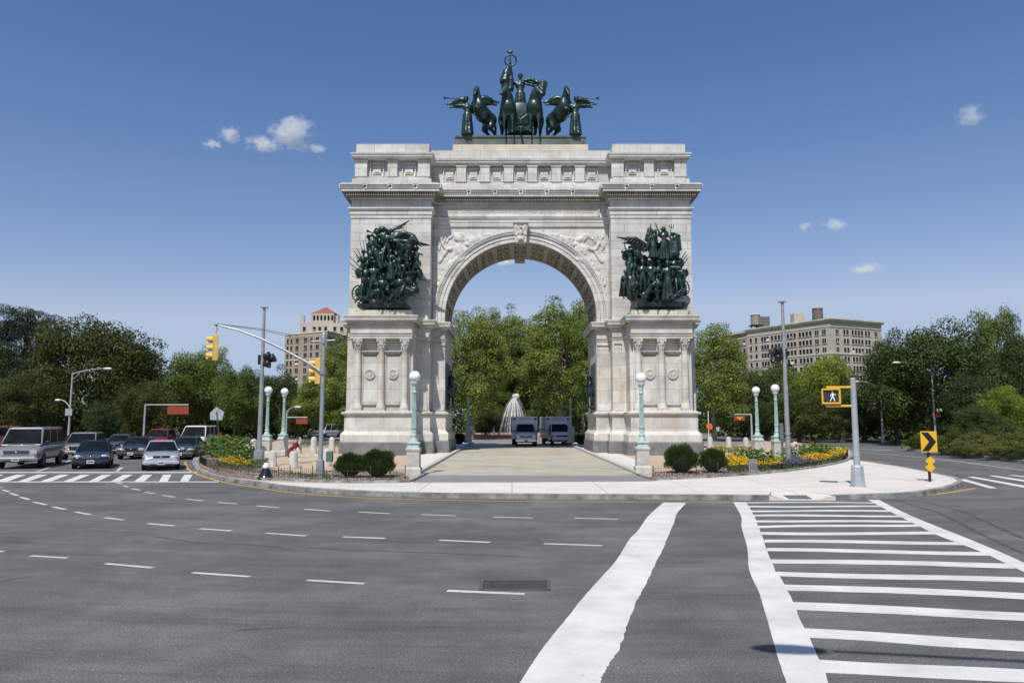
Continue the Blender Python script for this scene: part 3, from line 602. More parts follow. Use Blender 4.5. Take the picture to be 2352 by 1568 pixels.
# upper piers with entablature, attic
def pierplan(s):
    p = [(-12.55, -4.2), (-6.65, -4.2), (-6.65, 4.2), (-12.55, 4.2)]; return p if s < 0 else [(-x, y) for x, y in p][::-1]
for s in (-1, 1):
    MB().stack(pierplan(s), [(0, 9.6), (0, 17.2)]).build('upper_pier', M['stone'], arch)
    MB().stack(pierplan(s), [(.05, 17.2), (.05, 17.45), (.09, 17.47), (.09, 17.72), (.16, 17.78), (.22, 17.9), (.2, 17.98), (.0, 18.02), (.0, 18.6), (.1, 18.64), (.16, 18.72)], cap1=False).build('pier_entablature', M['stone'], arch)
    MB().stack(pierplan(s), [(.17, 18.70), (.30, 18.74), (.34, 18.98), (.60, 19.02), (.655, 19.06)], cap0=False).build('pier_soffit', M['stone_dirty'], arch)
    MB().stack(pierplan(s), [(.66, 19.06), (.66, 19.22), (.56, 19.24), (.5, 19.3), (.2, 19.52), (0, 19.6)]).build('pier_cornice', M['stone'], arch)
    MB().stack(pierplan(s), [(.0, 19.6), (0, 20.2), (-.08, 20.24), (-.22, 20.28), (-.22, 20.4)]).build('attic_base', M['stone'], arch)
    m = MB(); m.stack(pierplan(s), [(-.55, 20.4), (-.55, 21.75)]); m.build('attic_wall', M['stone'], arch)
    MB().stack(pierplan(s), [(-.25, 21.75), (-.15, 21.80), (.0, 21.88), (.08, 21.9), (.08, 22.02), (.14, 22.06), (.16, 22.18), (-.15, 22.22), (-.22, 22.24), (-.22, 22.96), (-.3, 23.0)]).build('attic_cornice', M['stone'], arch)
MB().stack([(-7.2, -2.9), (7.2, -2.9), (7.2, 2.9), (-7.2, 2.9)], [(0, 17.0), (.06, 17.02), (.06, 17.2), (.10, 17.22), (.10, 17.42), (.16, 17.48), (.2, 17.58), (.0, 17.62), (0, 18.6), (.1, 18.64), (.16, 18.72)], cap1=False).build('central_entablature', M['stone'], arch)
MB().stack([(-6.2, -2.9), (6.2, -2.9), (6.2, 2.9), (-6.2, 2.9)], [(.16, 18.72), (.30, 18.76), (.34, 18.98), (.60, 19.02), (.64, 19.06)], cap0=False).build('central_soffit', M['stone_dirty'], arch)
MB().stack([(-6.1, -2.9), (6.1, -2.9), (6.1, 2.9), (-6.1, 2.9)], [(.66, 19.06), (.66, 19.22), (.56, 19.24), (.5, 19.3), (.2, 19.52), (-.02, 19.6)]).build('central_cornice', M['stone'], arch)
MB().stack([(-7.72, -2.9), (7.72, -2.9), (7.72, 2.9), (-7.72, 2.9)], [(0, 19.6), (0, 20.2), (-.08, 20.24), (-.15, 20.28), (-.15, 20.4), (-.45, 20.41), (-.45, 21.74), (-.18, 21.75), (-.1, 21.80), (.0, 21.88), (.04, 21.9), (.04, 22.02), (.10, 22.06), (.12, 22.18), (-.15, 22.22), (-.22, 22.24), (-.22, 22.96), (-.3, 22.99)]).build('central_attic', M['stone'], arch)
class Each:
    def __init__(s, nm): s.nm = nm; s.cur = None
    def new(s): s.cur = MB(); return s.cur
    def done(s, b): s.cur.build(s.nm, M['stone'], arch, bev=b)
at = Each('attic_pilaster'); pn = Each('attic_panel')                                             # attic pilasters and framed panels
def attic_bay(cx, yf, wd):
    m = pn.new()
    for dx, dz, wx, wz in ((0, -.52, wd, .08), (0, .48, wd, .09), (-wd/2, 0, .08, 1.0), (wd/2, 0, .08, 1.0)): m.box((cx+dx, yf-.06, 21.05+dz), (wx, .13, wz))
    m.box((cx, yf-.05, 21.0), (wd*.62, .10, .55)); m.box((cx, yf-.1, 20.86), (wd*.5, .08, .05)); m.ball((cx, yf-.12, 20.88), (.13, .06, .06), 8); pn.done(.01)
for k in range(8):
    x = -6.35+k*12.7/7
    if k not in (0, 7): m = at.new(); m.box((x, -2.9+.3, 21.08), (.72, .34, 1.33)); m.box((x, -2.9+.28, 21.68), (.84, .42, .13)); m.box((x, -2.9+.28, 20.47), (.80, .40, .12)); at.done(.012)
    if k < 7: attic_bay(x+12.7/14, -2.45, .95)
for s in (-1, 1):
    for x, w_ in ((7.25, .9), (9.6, .72), (11.95, .9)):
        m = at.new(); m.box((s*x, -4.2+.42, 21.08), (w_, .4, 1.33)); m.box((s*x, -4.2+.4, 21.68), (w_+.12, .46, .13)); m.box((s*x, -4.2+.4, 20.47), (w_+.08, .44, .12)); at.done(.012)
    for x in (8.4, 10.8): attic_bay(s*x, -3.65, .98)
    for y in (-3.2, 0, 3.2): m = at.new(); m.box((s*12.13, y, 21.08), (.4, .9, 1.33)); at.done(.012)
qb = MB(); qb.stack([(-5.25, -2.3), (5.25, -2.3), (5.25, 2.3), (-5.25, 2.3)], [(0, 22.98), (0, 23.58)]); qb.build('attic_plinth', stone('cream_stone', (.80, .74, .60), (.66, .58, .44), row=.8, wid=1.7), arch, bev=.02)
# gutter lips with gaps and lion masks, dentils of the great cornice
gl = MB(); lm = MB(); dn = MB()
def lip(x0, x1, yf, n):
    L = (x1-x0)/n
    for k in range(n):
        a, b = x0+k*L+(.13 if k else 0), x0+(k+1)*L-(.13 if k < n-1 else 0); q = .26
        gl = MB()
        for zz, yy, gg in ((19.225, -.0, 0), (19.36, -.06, .0), (19.50, -.13, .12)):
            gl.prism([(a+gg*.3, zz), (b-gg*.3, zz), (b-gg*.6-.02, zz+.10), (b-gg*1.4-.06, zz+.145), (a+gg*1.4+.06, zz+.145), (a+gg*.6+.02, zz+.10)], yf+yy, yf+.30)
        gl.build('gutter_stone', M['stone'], arch)
    for k in range(n+1):
        x = x0+k*L
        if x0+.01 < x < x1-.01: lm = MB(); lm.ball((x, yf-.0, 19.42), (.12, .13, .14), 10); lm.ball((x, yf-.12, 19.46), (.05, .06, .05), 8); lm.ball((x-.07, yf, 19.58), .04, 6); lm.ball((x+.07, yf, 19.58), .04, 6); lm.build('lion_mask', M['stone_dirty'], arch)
lip(-5.85, 5.85, -3.6, 6)
for s in (-1, 1):
    lip(min(s*5.9, s*13.3), max(s*5.9, s*13.3), -4.9, 4)
    MB().box((s*(12.55+.72), 0, 19.43), (.2, 9.7, .38)).build('gutter_stone', M['stone'], arch, bev=.04); MB().box((s*(6.65-.72), -4.0, 19.43), (.2, 1.9, .38)).build('gutter_stone', M['stone'], arch, bev=.04)
    for k in range(40): dn.box((s*(6.4+k*6.4/39), -4.2-.42, 18.88), (.09, .2, .17))
    for k in range(42): dn.box((s*(12.55+.42), -4.4+k*8.8/41, 18.88), (.2, .1, .17)); 
for k in range(70): dn.box((-5.9+k*11.8/69, -2.9-.42, 18.88), (.09, .2, .17))
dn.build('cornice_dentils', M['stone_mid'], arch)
# central wall with the round opening
RC, ZC, HW, NA = 5.65, 10.05, 6.65, 48
cw = MB()
for yf, fl in ((-2.9, 0), (2.9, 1)):
    pts = [(-RC, 9.6)]+[(-RC*math.cos(math.pi*k/NA), ZC+RC*math.sin(math.pi*k/NA)) for k in range(NA+1)]+[(RC, 9.6)]
    vs = [(x, yf, z) for x, z in pts]+[(x, yf, 17.0) for x, z in pts]; n = len(pts)
    cw.add(vs, [((i, i+1, i+1+n, i+n) if not fl else (i+n, i+1+n, i+1, i)) for i in range(n-1)])
    for s in (-1, 1): cw.add([(s*RC, yf, 9.6), (s*HW, yf, 9.6), (s*HW, yf, 17.0), (s*RC, yf, 17.0)], [(0, 1, 2, 3)])
cw.add([(-HW, -2.9, 17.0), (HW, -2.9, 17.0), (HW, 2.9, 17.0), (-HW, 2.9, 17.0)], [(0, 1, 2, 3)]); cw.build('central_wall', M['stone'], arch)
sf = MB(); n = len(pts); RS = RC+.22                              # coffered vault
pts2 = [(-RS, 9.55)]+[(-RS*math.cos(math.pi*k/NA), ZC+RS*math.sin(math.pi*k/NA)) for k in range(NA+1)]+[(RS, 9.55)]
sf.add([(x, -2.9, z) for x, z in pts2]+[(x, 2.9, z) for x, z in pts2], [(i, i+n, i+1+n, i+1) for i in range(n-1)])
def arcbar(mb, a0, a1, y0, y1, r0, r1, nseg=4):
    for k in range(nseg):
        b0, b1 = a0+(a1-a0)*k/nseg, a0+(a1-a0)*(k+1)/nseg; q = []
        for y in (y0, y1):
            for b, r in ((b0, r0), (b1, r0), (b1, r1), (b0, r1)): q.append((-r*math.cos(b), y, ZC+r*math.sin(b)))
        mb.add(q, [(0, 1, 2, 3), (7, 6, 5, 4), (0, 4, 5, 1), (3, 2, 6, 7), (1, 5, 6, 2), (0, 3, 7, 4)])
for y0, y1 in ((-2.899, -2.45), (2.45, 2.899)): arcbar(sf, 0, math.pi, y0, y1, RC, RS+.05, NA)
for k in range(14):
    a = math.pi*(k)/13; arcbar(sf, a-.035, a+.035, -2.45, 2.45, RC+.02, RS+.05, 1)
    if k < 13:
        a0, a1 = a+.06, a+math.pi/13-.06
        for y0, y1 in ((-2.1, -.95), (-.55, .55), (.95, 2.1)):
            for b0, b1, c0, c1 in ((a0, a0+.018, y0, y1), (a1-.018, a1, y0, y1), (a0, a1, y0, y0+.1), (a0, a1, y1-.1, y1)): arcbar(sf, b0, b1, c0, c1, RC+.10, RS+.05, 2)
            am = (a0+a1)/2; sf.ball((-(RS-.06)*math.cos(am), (y0+y1)/2, ZC+(RS-.06)*math.sin(am)), (.16, .2, .16), 8)
for s in (-1, 1): sf.box((s*(RC+.12), 0, 9.82), (.2, 5.78, .46))
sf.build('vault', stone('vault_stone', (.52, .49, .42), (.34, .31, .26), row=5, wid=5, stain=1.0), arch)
av = MB()
for r0, r1, d in ((5.66, 5.93, .08), (5.95, 6.20, .13), (6.22, 6.42, .20), (6.42, 6.52, .26)):
    arcbar(av, 0, math.pi, -2.9-d, -2.88, r0, r1, NA)
    for s in (-1, 1): av.box((s*(r0+r1)/2, -2.89-d/2, 9.82), (r1-r0, d+.01, .46))
for k in range(120): a = math.pi*(k+.5)/120; av.ball((-6.32*math.cos(a), -3.12, ZC+6.32*math.sin(a)), (.055, .05, .055), 6)
av.build('archivolt', M['stone'], arch)
ks = MB(); ks.prism([(-.42, 15.55), (.42, 15.55), (.56, 17.15), (-.56, 17.15)], -3.5, -2.85)
ks.box((0, -3.4, 17.1), (1.2, .5, .14)); ks.build('keystone', M['stone'], arch, bev=.02)
MB().prism([(-.40, 15.4), (.40, 15.4), (.5, 16.6), (-.5, 16.6)], 2.6, 3.3).build('keystone', M['stone'], arch, bev=.02)
kr = [('e', (0, -3.55, 16.3), (.16, .14, .32)), ('e', (0, -3.66, 16.68), (.1, .12, .11)), ('e', (0, -3.55, 15.85), (.25, .1, .16))]
for s in (-1, 1): kr += [('c', (s*.14, -3.55, 16.55), .1, (s*.36, -3.52, 16.82), .09), ('c', (s*.36, -3.52, 16.8), .09, (s*.40, -3.52, 16.1), .05), ('c', (s*.22, -3.53, 16.5), .07, (s*.28, -3.52, 15.9), .04), ('c', (s*.1, -3.55, 16.0), .07, (s*.2, -3.58, 15.7), .05)]
mobj('keystone_eagle', blob(kr, .035, 'keystone_eagle', M['relief'], 2), arch)
# inscription panel
fp = MB()
for dz in (-1, 1): fp.box((0, -2.96, 18.18+dz*.5), (11.9, .14, .08))
for s in (-1, 1): fp.box((s*5.92, -2.96, 18.18), (.09, .14, 1.08))
fr = fp.build('inscription_frame', M['stone'], arch)
pn2 = MB().box((0, -2.93, 18.18), (11.7, .08, .9)).build('inscription_panel', M['stone'], arch)
text_mesh('TO THE DEFENDERS OF THE UNION 1861-1865', .52, .012, pm('shadow_tone_letters', (.52, .50, .47), .8), 'inscription', pn2, (0, -2.985, 18.12))  # letters stand proud; the shadow of carving is put into their darker tone
# spandrel frames and reliefs
sp = MB()
for s in (-1, 1): sp.box((s*6.52, -2.95, 13.3), (.09, .1, 7.2))
sp.box((0, -2.95, 16.93), (13.1, .1, .09)); sp.build('spandrel_frame', M['stone'], arch)
def spandrel(s):
    y = -2.93; q = lambda x, z: (s*x, y, z)
    pr = [('e', q(4.55, 15.95), (.26, .22, .32)), ('e', (s*4.55, -3.12, 15.93), (.1, .1, .16)), ('e', q(4.62, 16.1), (.42, .14, .3)), ('c', q(4.55, 15.7), .12, q(4.6, 15.4), .15), ('e', q(4.62, 15.05), (.42, .26, .5)), ('e', q(4.5, 14.55), (.36, .24, .4)),
          ('c', q(4.6, 14.4), .25, q(5.35, 13.9), .2), ('c', q(5.35, 13.9), .2, q(5.75, 13.1), .14), ('c', q(4.8, 14.3), .22, q(5.6, 13.4), .17), ('c', q(5.6, 13.4), .16, q(6.2, 11.9), .1), ('c', q(5.8, 13.2), .13, q(6.38, 11.2), .06), ('c', q(5.2, 13.9), .14, q(6.05, 12.7), .07),
          ('c', q(4.95, 15.3), .12, q(5.6, 15.1), .1), ('c', q(5.6, 15.1), .1, q(5.95, 15.7), .09), ('c', q(5.95, 15.7), .07, q(6.2, 16.1), .05), ('c', q(5.6, 15.0), .09, q(6.1, 14.2), .09), ('e', q(6.2, 15.5), (.14, .1, .3)),
          ('c', q(4.3, 15.3), .12, q(3.95, 15.0), .1)]
    for k in range(9):
        t = k/8; pr.append(('c', q(4.25-t*1.9, 15.95+.1*math.sin(t*3)), .10-.03*t, q(3.9-t*2.6, 15.4+t*1.12), .06))
    for k in range(6): pr.append(('c', q(5.35+k*.07, 14.0-k*.12), .08, q(5.9+k*.09, 13.6-k*.38), .035))
    pr = [(p[0], p[1], p[2]*1.35 if not isinstance(p[2], tuple) else tuple(v*1.2 for v in p[2]))+((p[3], p[4]*1.4) if p[0] == 'c' else p[3:]) for p in pr]
    for k in range(7): pr.append(('c', q(5.0+k*.17, 14.9-k*.42), .17, q(5.35+k*.15, 13.9-k*.45), .12))
    for k in range(5): pr.append(('c', q(4.2-k*.35, 15.55+k*.17), .16, q(3.7-k*.35, 15.55+k*.19), .11))
    for k in range(6): pr.append(('e', q(6.1+.15*math.sin(k*2), 12.9-k*.42), (.15, .1, .2)))
    for k in range(4): pr.append(('c', q(5.05+k*.3, 16.35-k*.1), .08, q(5.3+k*.28, 16.0-k*.3), .07))
    mobj('spandrel_relief', blob(pr, .04, 'spandrel_relief', M['relief'], 1, .12), arch, (0, -2.93*.35, 0), (0, 0, 0), (1, .65, 1))
spandrel(-1); spandrel(1)
# wall and stage behind the bronze groups
for s in (-1, 1):
    m = MB(); m.box((s*9.65, -5.45, 9.80), (3.95, 1.9, .44)); m.build('group_plinth', stone('yellow_stained_stone', (.70, .66, .55), (.50, .47, .38), row=2, wid=3, stain=.9), arch, bev=.02)
# ------------------------------------------------------------------ bronzes
BR = M['bronze']
POSES = {}
def pose(name, **kw):
    k = dict(kw); vox = k.pop('vox', .028); POSES[name] = blob(human(**k), vox, 'sculpted_figure', BR, 2, .03)
    return POSES[name]
pose('officer', hands=((-.35, -.25, 1.15), (.30, -.05, .95)), feet=((-.16, .0, .06), (.14, -.12, .06)), helmet=1, cape=1)
pose('march', hands=((-.2, -.35, 1.25), (.2, -.3, 1.1)), feet=((-.12, -.3, .06), (.12, .25, .06)), lean=(0, -.1), helmet=1)
pose('aim', hands=((-.1, -.5, 1.45), (.35, -.3, 1.4)), feet=((-.2, -.2, .06), (.2, .2, .06)), lean=(.05, -.05), helmet=1)
pose('raise', hands=((-.45, -.1, 2.0), (.4, -.2, 1.1)), feet=((-.15, 0, .06), (.15, 0, .06)), robe=.22, hair=1)
pose('robed', hands=((-.3, -.25, 1.0), (.5, -.15, 1.6)), feet=((-.12, 0, .06), (.12, 0, .06)), robe=.25, hair=1)
pose('fallen', pelvis=(0, 0, .3), lean=(.6, -.2), hands=((-.3, -.3, .2), (.7, -.3, .25)), feet=((-.7, -.2, .1), (-.6, .1, .1)), knee=(0, -.4, 1))
pose('kneel', pelvis=(0, 0, .55), lean=(.1, -.15), hands=((-.3, -.4, .8), (.35, -.35, .7)), feet=((-.15, -.35, .06), (.15, .5, .06)), helmet=1)
pose('sailor', hands=((-.3, -.2, .95), (.3, -.2, .95)), feet=((-.14, 0, .06), (.14, 0, .06)), hair=1, cape=1)
HORSE = blob(horse(.0, .3), .05, 'sculpted_horse', BR, 2, .03); HORSE_R = blob(horse(.55, -.3), .05, 'sculpted_horse', BR, 2, .03)
def fig(root, key, x, y, Y, s=1.35, rz=0, nm='bronze_soldier', tilt=0):   # feet at the measured spot
    p = A(x, y, Y)-root.location; return mobj(nm, POSES[key], root, p, (tilt, 0, rz), s)
def rod(mb, a, b, Y, r=.025, Y2=None):
    mb.cyl(A(a[0], a[1], Y)-mb.o, A(b[0], b[1], Y2 or Y)-mb.o, r, r*.6, 6)
def zl(zx, zy): return (771.8+.22272*zx, 404.3+.2227*zy)
def zr(zx, zy): return (1185.2+.22265*zx, 404.3+.2227*zy)
def wheel_mb(mb, c, R, ax=Vector((0, 1, 0)), n=10, t=.06):
    c = Vector(c); u = ax.orthogonal().normalized(); v = ax.cross(u)
    mb.tube([c+(u*math.cos(a)+v*math.sin(a))*R for a in [k*math.pi/12 for k in range(25)]], t, 8)
    for k in range(n): a = 2*math.pi*k/n; mb.cyl(c, c+(u*math.cos(a)+v*math.sin(a))*R, t*.6, t*.4, 6)
    mb.ball(c, t*2.2, 8)
# left group (Army)
gl_ = empty('bronze_group', A(*zl(500, 1335), 51.2), 0, 'dark bronze battle group with winged trumpeter on the left pier of the arch', 'sculpture', 'bronze groups on the arch piers')
def core(root, pts, Y, name='rocky_core'):
    pr = []
    for x, y, r, dy in pts: pr.append(('e', A(x, y, Y+dy)-root.location, (r, r*.7, r)))
    mobj(name, blob(pr, .06, name, BR, 2, .14), root)
core(gl_, [(*zl(x, y), r, .45) for x, y, r in ((330, 1150, .6), (250, 1000, .4), (260, 1200, .45), (700, 700, .35), (650, 720, .4), (850, 1000, .35), (800, 1150, .35), (470, 960, .6), (560, 1180, .5), (480, 620, .3), (330, 900, .5), (480, 1100, .55), (480, 850, .6), (620, 1200, .5), (640, 1000, .6), (620, 800, .5), (760, 1000, .5), (760, 850, .5), (420, 720, .45), (540, 700, .5), (720, 1200, .4), (300, 1280, .35), (560, 1290, .35), (830, 900, .35), (800, 1080, .25))], 51.2)
b = MB(); p0 = A(*zl(225, 1335), 50.9)-gl_.location; p1 = A(*zl(750, 1345), 50.9)-gl_.location
b.box(((p0.x+p1.x)/2, .1, -.05), (p1.x-p0.x, 1.5, .12)); b.box(((p0.x+p1.x)/2, .1, -.17), (p1.x-p0.x-.1, 1.4, .14)); b.box(((p0.x+p1.x)/2, .1, .04), (p1.x-p0.x-.25, 1.3, .1)); b.build('base', BR, gl_, bev=.015)
for key, x, y, Y, s, rz in (('officer', 385, 1300, 50.55, 1.62, .1), ('aim', 295, 1290, 50.7, 1.5, .3), ('march', 270, 1120, 51.0, 1.35, .5), ('aim', 340, 1050, 51.0, 1.3, .4), ('march', 450, 1060, 51.0, 1.3, -.2), ('raise', 560, 1080, 50.9, 1.25, -.3), ('aim', 640, 1120, 50.9, 1.3, -.5), ('march', 730, 1080, 51.0, 1.3, -.6), ('kneel', 640, 1290, 50.6, 1.4, -.3), ('aim', 830, 1060, 51.1, 1.25, -.6), ('officer', 690, 940, 51.1, 1.2, .2), ('march', 790, 900, 51.2, 1.15, -.2), ('kneel', 840, 1080, 51.1, 1.2, -.9), ('kneel', 740, 1240, 50.7, 1.2, -.6)):
    fig(gl_, key, *zl(x, y), Y, s, rz)
fig(gl_, 'fallen', *zl(690, 1310), 50.5, 1.4, .3, 'fallen_soldier'); fig(gl_, 'fallen', *zl(330, 1320), 50.5, 1.2, -.2, 'fallen_soldier')
fig(gl_, 'march', *zl(520, 900), 50.8, 1.35, -.2); fig(gl_, 'aim', *zl(400, 880), 50.9, 1.3, .2); fig(gl_, 'kneel', *zl(460, 1300), 50.5, 1.4, .2)
mobj('fallen_horse', HORSE, gl_, A(*zl(530, 1230), 50.9)-gl_.location+Vector((0, 0, -.6)), (.5, .7, .3), .95)
mobj('bronze_horse', HORSE, gl_, A(*zl(690, 930), 51.1)-gl_.location, (0, 0, .9), 1.0)
wf = empty('winged_trumpeter', A(*zl(430, 800), 50.9)-gl_.location, 0); wf.parent = gl_
mobj('figure_body', POSES['robed'], wf, (.45, .1, -1.1), (.2, -.42, -.3), 1.5)
wm = MB(); q = lambda x, y, dy=0: A(*zl(x, y), 51.0+dy)-A(*zl(430, 800), 50.9)
wing(wm, q(500, 640), q(690, 505), 8, .75, .09, .4); wing(wm, q(560, 640, .1), q(870, 690, .2), 12, 1.0, .12, .9)
pr = [('c', q(560, 650), .16, q(700, 590), .2), ('c', q(700, 590), .2, q(800, 620), .17), ('c', q(800, 620), .16, q(870, 720), .05), ('c', q(600, 670), .16, q(800, 680), .18), ('c', q(640, 700), .12, q(760, 740), .1), ('c', q(480, 640), .12, q(570, 560), .14), ('c', q(570, 560), .14, q(680, 515), .07), ('c', q(520, 640), .1, q(640, 580), .1)]
mobj('wing', blob(pr, .05, 'wing', BR, 2, .06), wf); wm.build('wing_feathers', BR, wf)
t = MB(); t.tube([q(455, 600, -.4), q(370, 585, -.5), q(335, 570, -.5), q(318, 566, -.5)], [.03, .035, .06, .11], 8); t.ball(q(478, 550, -.2), (.3, .26, .22), 10); t.ball(q(425, 575, -.2), (.3, .2, .16), 10); t.build('trumpet', BR, wf)
sp_ = MB(); sp_.o = gl_.location
for a, b in [((370, 760), (365, 625)), ((355, 760), (350, 640)), ((340, 760), (330, 640)), ((320, 770), (305, 630)), ((300, 780), (280, 665)), ((280, 800), (245, 675)), ((260, 830), (212, 745)), ((250, 860), (180, 765)), ((240, 930), (140, 830)), ((235, 980), (140, 895)), ((240, 1010), (165, 955)), ((240, 1060), (165, 1030)), ((235, 880), (205, 800))]: rod(sp_, a and zl(*a), zl(*b), 50.9, .035)
rod(sp_, zl(590, 1240), zl(720, 1130), 50.2, .04); rod(sp_, zl(560, 640), zl(760, 680), 50.6, .04); rod(sp_, zl(640, 860), zl(720, 700), 50.7, .04)
sp_.build('rifles', BR, gl_)
wh = MB(); wheel_mb(wh, A(*zl(222, 1205), 51.0)-gl_.location, .52, Vector((.5, .8, 0)).normalized(), t=.05); wh.build('gun_wheel', BR, gl_)
dr_ = MB(); dr_.cyl(A(*zl(720, 1165), 50.4)-gl_.location, A(*zl(800, 1200), 50.4)-gl_.location, .25, .25, 14); dr_.build('drum', BR, gl_)
# right group (Navy)
gr_ = empty('bronze_group', A(*zr(1500, 1325), 51.2), 0, 'dark bronze naval group with trident and spread wing on the right pier of the arch', 'sculpture', 'bronze groups on the arch piers')
core(gr_, [(*zr(x, y), r, .45) for x, y, r in ((1250, 1180, .6), (1320, 1050, .55), (1480, 1000, .6), (1480, 1200, .5), (1620, 1000, .5), (1740, 1000, .3), (1300, 880, .5), (1480, 820, .5), (1620, 800, .5), (1700, 1150, .35), (1250, 950, .5), (1400, 1100, .55), (1400, 900, .55), (1550, 1150, .55), (1560, 900, .55), (1680, 1050, .5), (1680, 900, .4), (1180, 900, .4), (1220, 800, .45), (1420, 740, .5), (1540, 720, .5), (1640, 700, .45), (1640, 1230, .35), (1380, 1250, .35), (1190, 1250, .3), (1130, 830, .3))], 51.2)
b = MB(); p0 = A(*zr(1240, 1325), 50.9)-gr_.location; p1 = A(*zr(1765, 1325), 50.9)-gr_.location
b.box(((p0.x+p1.x)/2, .1, -.05), (p1.x-p0.x, 1.5, .12)); b.box(((p0.x+p1.x)/2, .1, -.15), (p1.x-p0.x-.1, 1.4, .14)); b.box(((p0.x+p1.x)/2, .1, .06), (p1.x-p0.x-.25, 1.3, .12)); b.build('base', BR, gr_, bev=.015)
for key, x, y, Y, s, rz in (('sailor', 1310, 1240, 50.7, 1.45, .1), ('officer', 1400, 1230, 50.8, 1.4, 0), ('march', 1470, 1230, 50.95, 1.35, .2), ('robed', 1570, 1290, 50.5, 1.6, -.1), ('aim', 1670, 1260, 50.6, 1.45, .4), ('sailor', 1690, 1270, 50.5, 1.4, -.4), ('march', 1220, 1180, 51, 1.3, .5), ('sailor', 1130, 1270, 50.9, 1.15, .3), ('kneel', 1450, 1290, 50.5, 1.3, .2), ('officer', 1560, 1180, 51.1, 1.4, 0), ('raise', 1180, 1030, 51.1, 1.2, .3), ('kneel', 1220, 1290, 50.6, 1.25, .5), ('officer', 1640, 1170, 51.0, 1.4, .1)):
    fig(gr_, key, *zr(x, y), Y, s, rz, 'bronze_sailor')
fig(gr_, 'fallen', *zr(1640, 1300), 50.45, 1.1, .3, 'fallen_sailor')
fig(gr_, 'raise', *zr(1530, 870), 50.9, 1.35, 0, 'crowned_figure'); fig(gr_, 'robed', *zr(1420, 850), 50.8, 1.15, .3, 'robed_figure')
q = lambda x, y, dy=0: A(*zr(x, y), 51.0+dy)-gr_.location
pr = [('c', q(1330, 720), .2, q(1230, 650), .2), ('c', q(1230, 650), .18, q(1110, 650), .07), ('c', q(1320, 740), .18, q(1180, 690), .13), ('c', q(1180, 690), .13, q(1090, 690), .04), ('c', q(1330, 760), .18, q(1200, 720), .1), ('c', q(1380, 700), .2, q(1390, 560), .16), ('c', q(1340, 660), .12, q(1370, 540), .1), ('c', q(1450, 680), .12, q(1440, 560), .1), ('c', q(1250, 800), .3, q(1300, 860), .2), ('c', q(1100, 780), .14, q(1200, 760), .16)]
wv = blob(pr, .05, 'eagle_wing', BR, 2, .06); mobj('eagle_wing', wv, gr_)
wm = MB(); wing(wm, q(1330, 700, -.2), q(1090, 640, -.2), 10, .55, .09, .8); wing(wm, q(1400, 720, -.2), q(1390, 545, -.2), 7, .5, .08, .1); wm.build('wing_feathers', BR, gr_)
pr = [('c', q(1610, 600), .16, q(1680, 620), .14), ('c', q(1640, 640), .2, q(1640, 800), .36), ('c', q(1680, 620), .1, q(1700, 760), .09), ('c', q(1600, 700), .22, q(1590, 830), .3), ('e', q(1520, 600, .15), (.42, .1, .34))]
mobj('billowing_flag', blob(pr, .05, 'billowing_flag', BR, 2, .06), gr_)
t = MB(); t.o = gr_.location; rod(t, zr(1570, 870), zr(1603, 495), 50.6, .035)
for dx in (-20, 0, 20): rod(t, zr(1603+dx, 530), zr(1603+dx*1.2, 498), 50.6, .03)
rod(t, zr(1583, 532), zr(1623, 532), 50.6, .03); rod(t, zr(1305, 790), zr(1400, 660), 50.4, .04)
for dx in (-22, 0, 22): t.ball(q(1520+dx, 548, -.2), .07, 8); 
rod(t, zr(1498, 556), zr(1545, 556), 50.8, .045)
for a, b in (((1700, 870), (1755, 775)), ((1720, 880), (1765, 810)), ((1740, 900), (1768, 845)), ((1230, 1115), (1390, 1110)), ((1370, 1190), (1510, 1180))): rod(t, zr(*a), zr(*b), 50.3, .04)
t.build('trident_and_arms', BR, gr_)
t = MB(); t.tube([q(1420, 1120, -.2), q(1335, 1225, -.9)], [.18, .22], 14, caps=True); t.lathe([(.12, 0), (.26, 0), (.26, .08), (.2, .1)], q(1328, 1232, -1.0), 14, axis='Y'); t.build('cannon', BR, gr_); MB().tube([q(1590, 940, -.8), q(1690, 945, -.9)], [.1, .12], 10).build('spyglass', BR, gr_)
wh = MB(); wheel_mb(wh, q(1738, 1150, 0), .5, Vector((-.6, .8, 0)).normalized(), t=.045); wh.build('ship_wheel', BR, gr_)
# reliefs on the inner jambs
for s, lb in ((-1, 'dark bronze rider relief on the shaded left jamb inside the arch'), (1, 'narrow green bronze rider relief on the right jamb inside the arch')):
    r = empty('bronze_relief', (AX+s*5.55, AY-.6, ZI+3.3), -s*math.pi/2, lb, 'relief sculpture', 'bronze reliefs on the arch jambs')
    MB().box((0, .08, 1.6), (3.2, .12, 3.5)).build('relief_panel', M['bronze_flat'], r)
    MB().box((0, -.1, .05), (3.1, .5, .16)).build('base', BR, r); mobj('bronze_horse', HORSE, r, (0, -.12, .1), (0, 0, 1.45*-s), (.75, .95, .95)); mobj('bronze_rider', POSES['kneel'], r, (0, -.15, 1.3), (0, 0, -s*.8), 1.1)
    mobj('bronze_soldier', POSES['sailor'], r, (-s*1.5, -.18, .1), (0, 0, 0), 1.25)
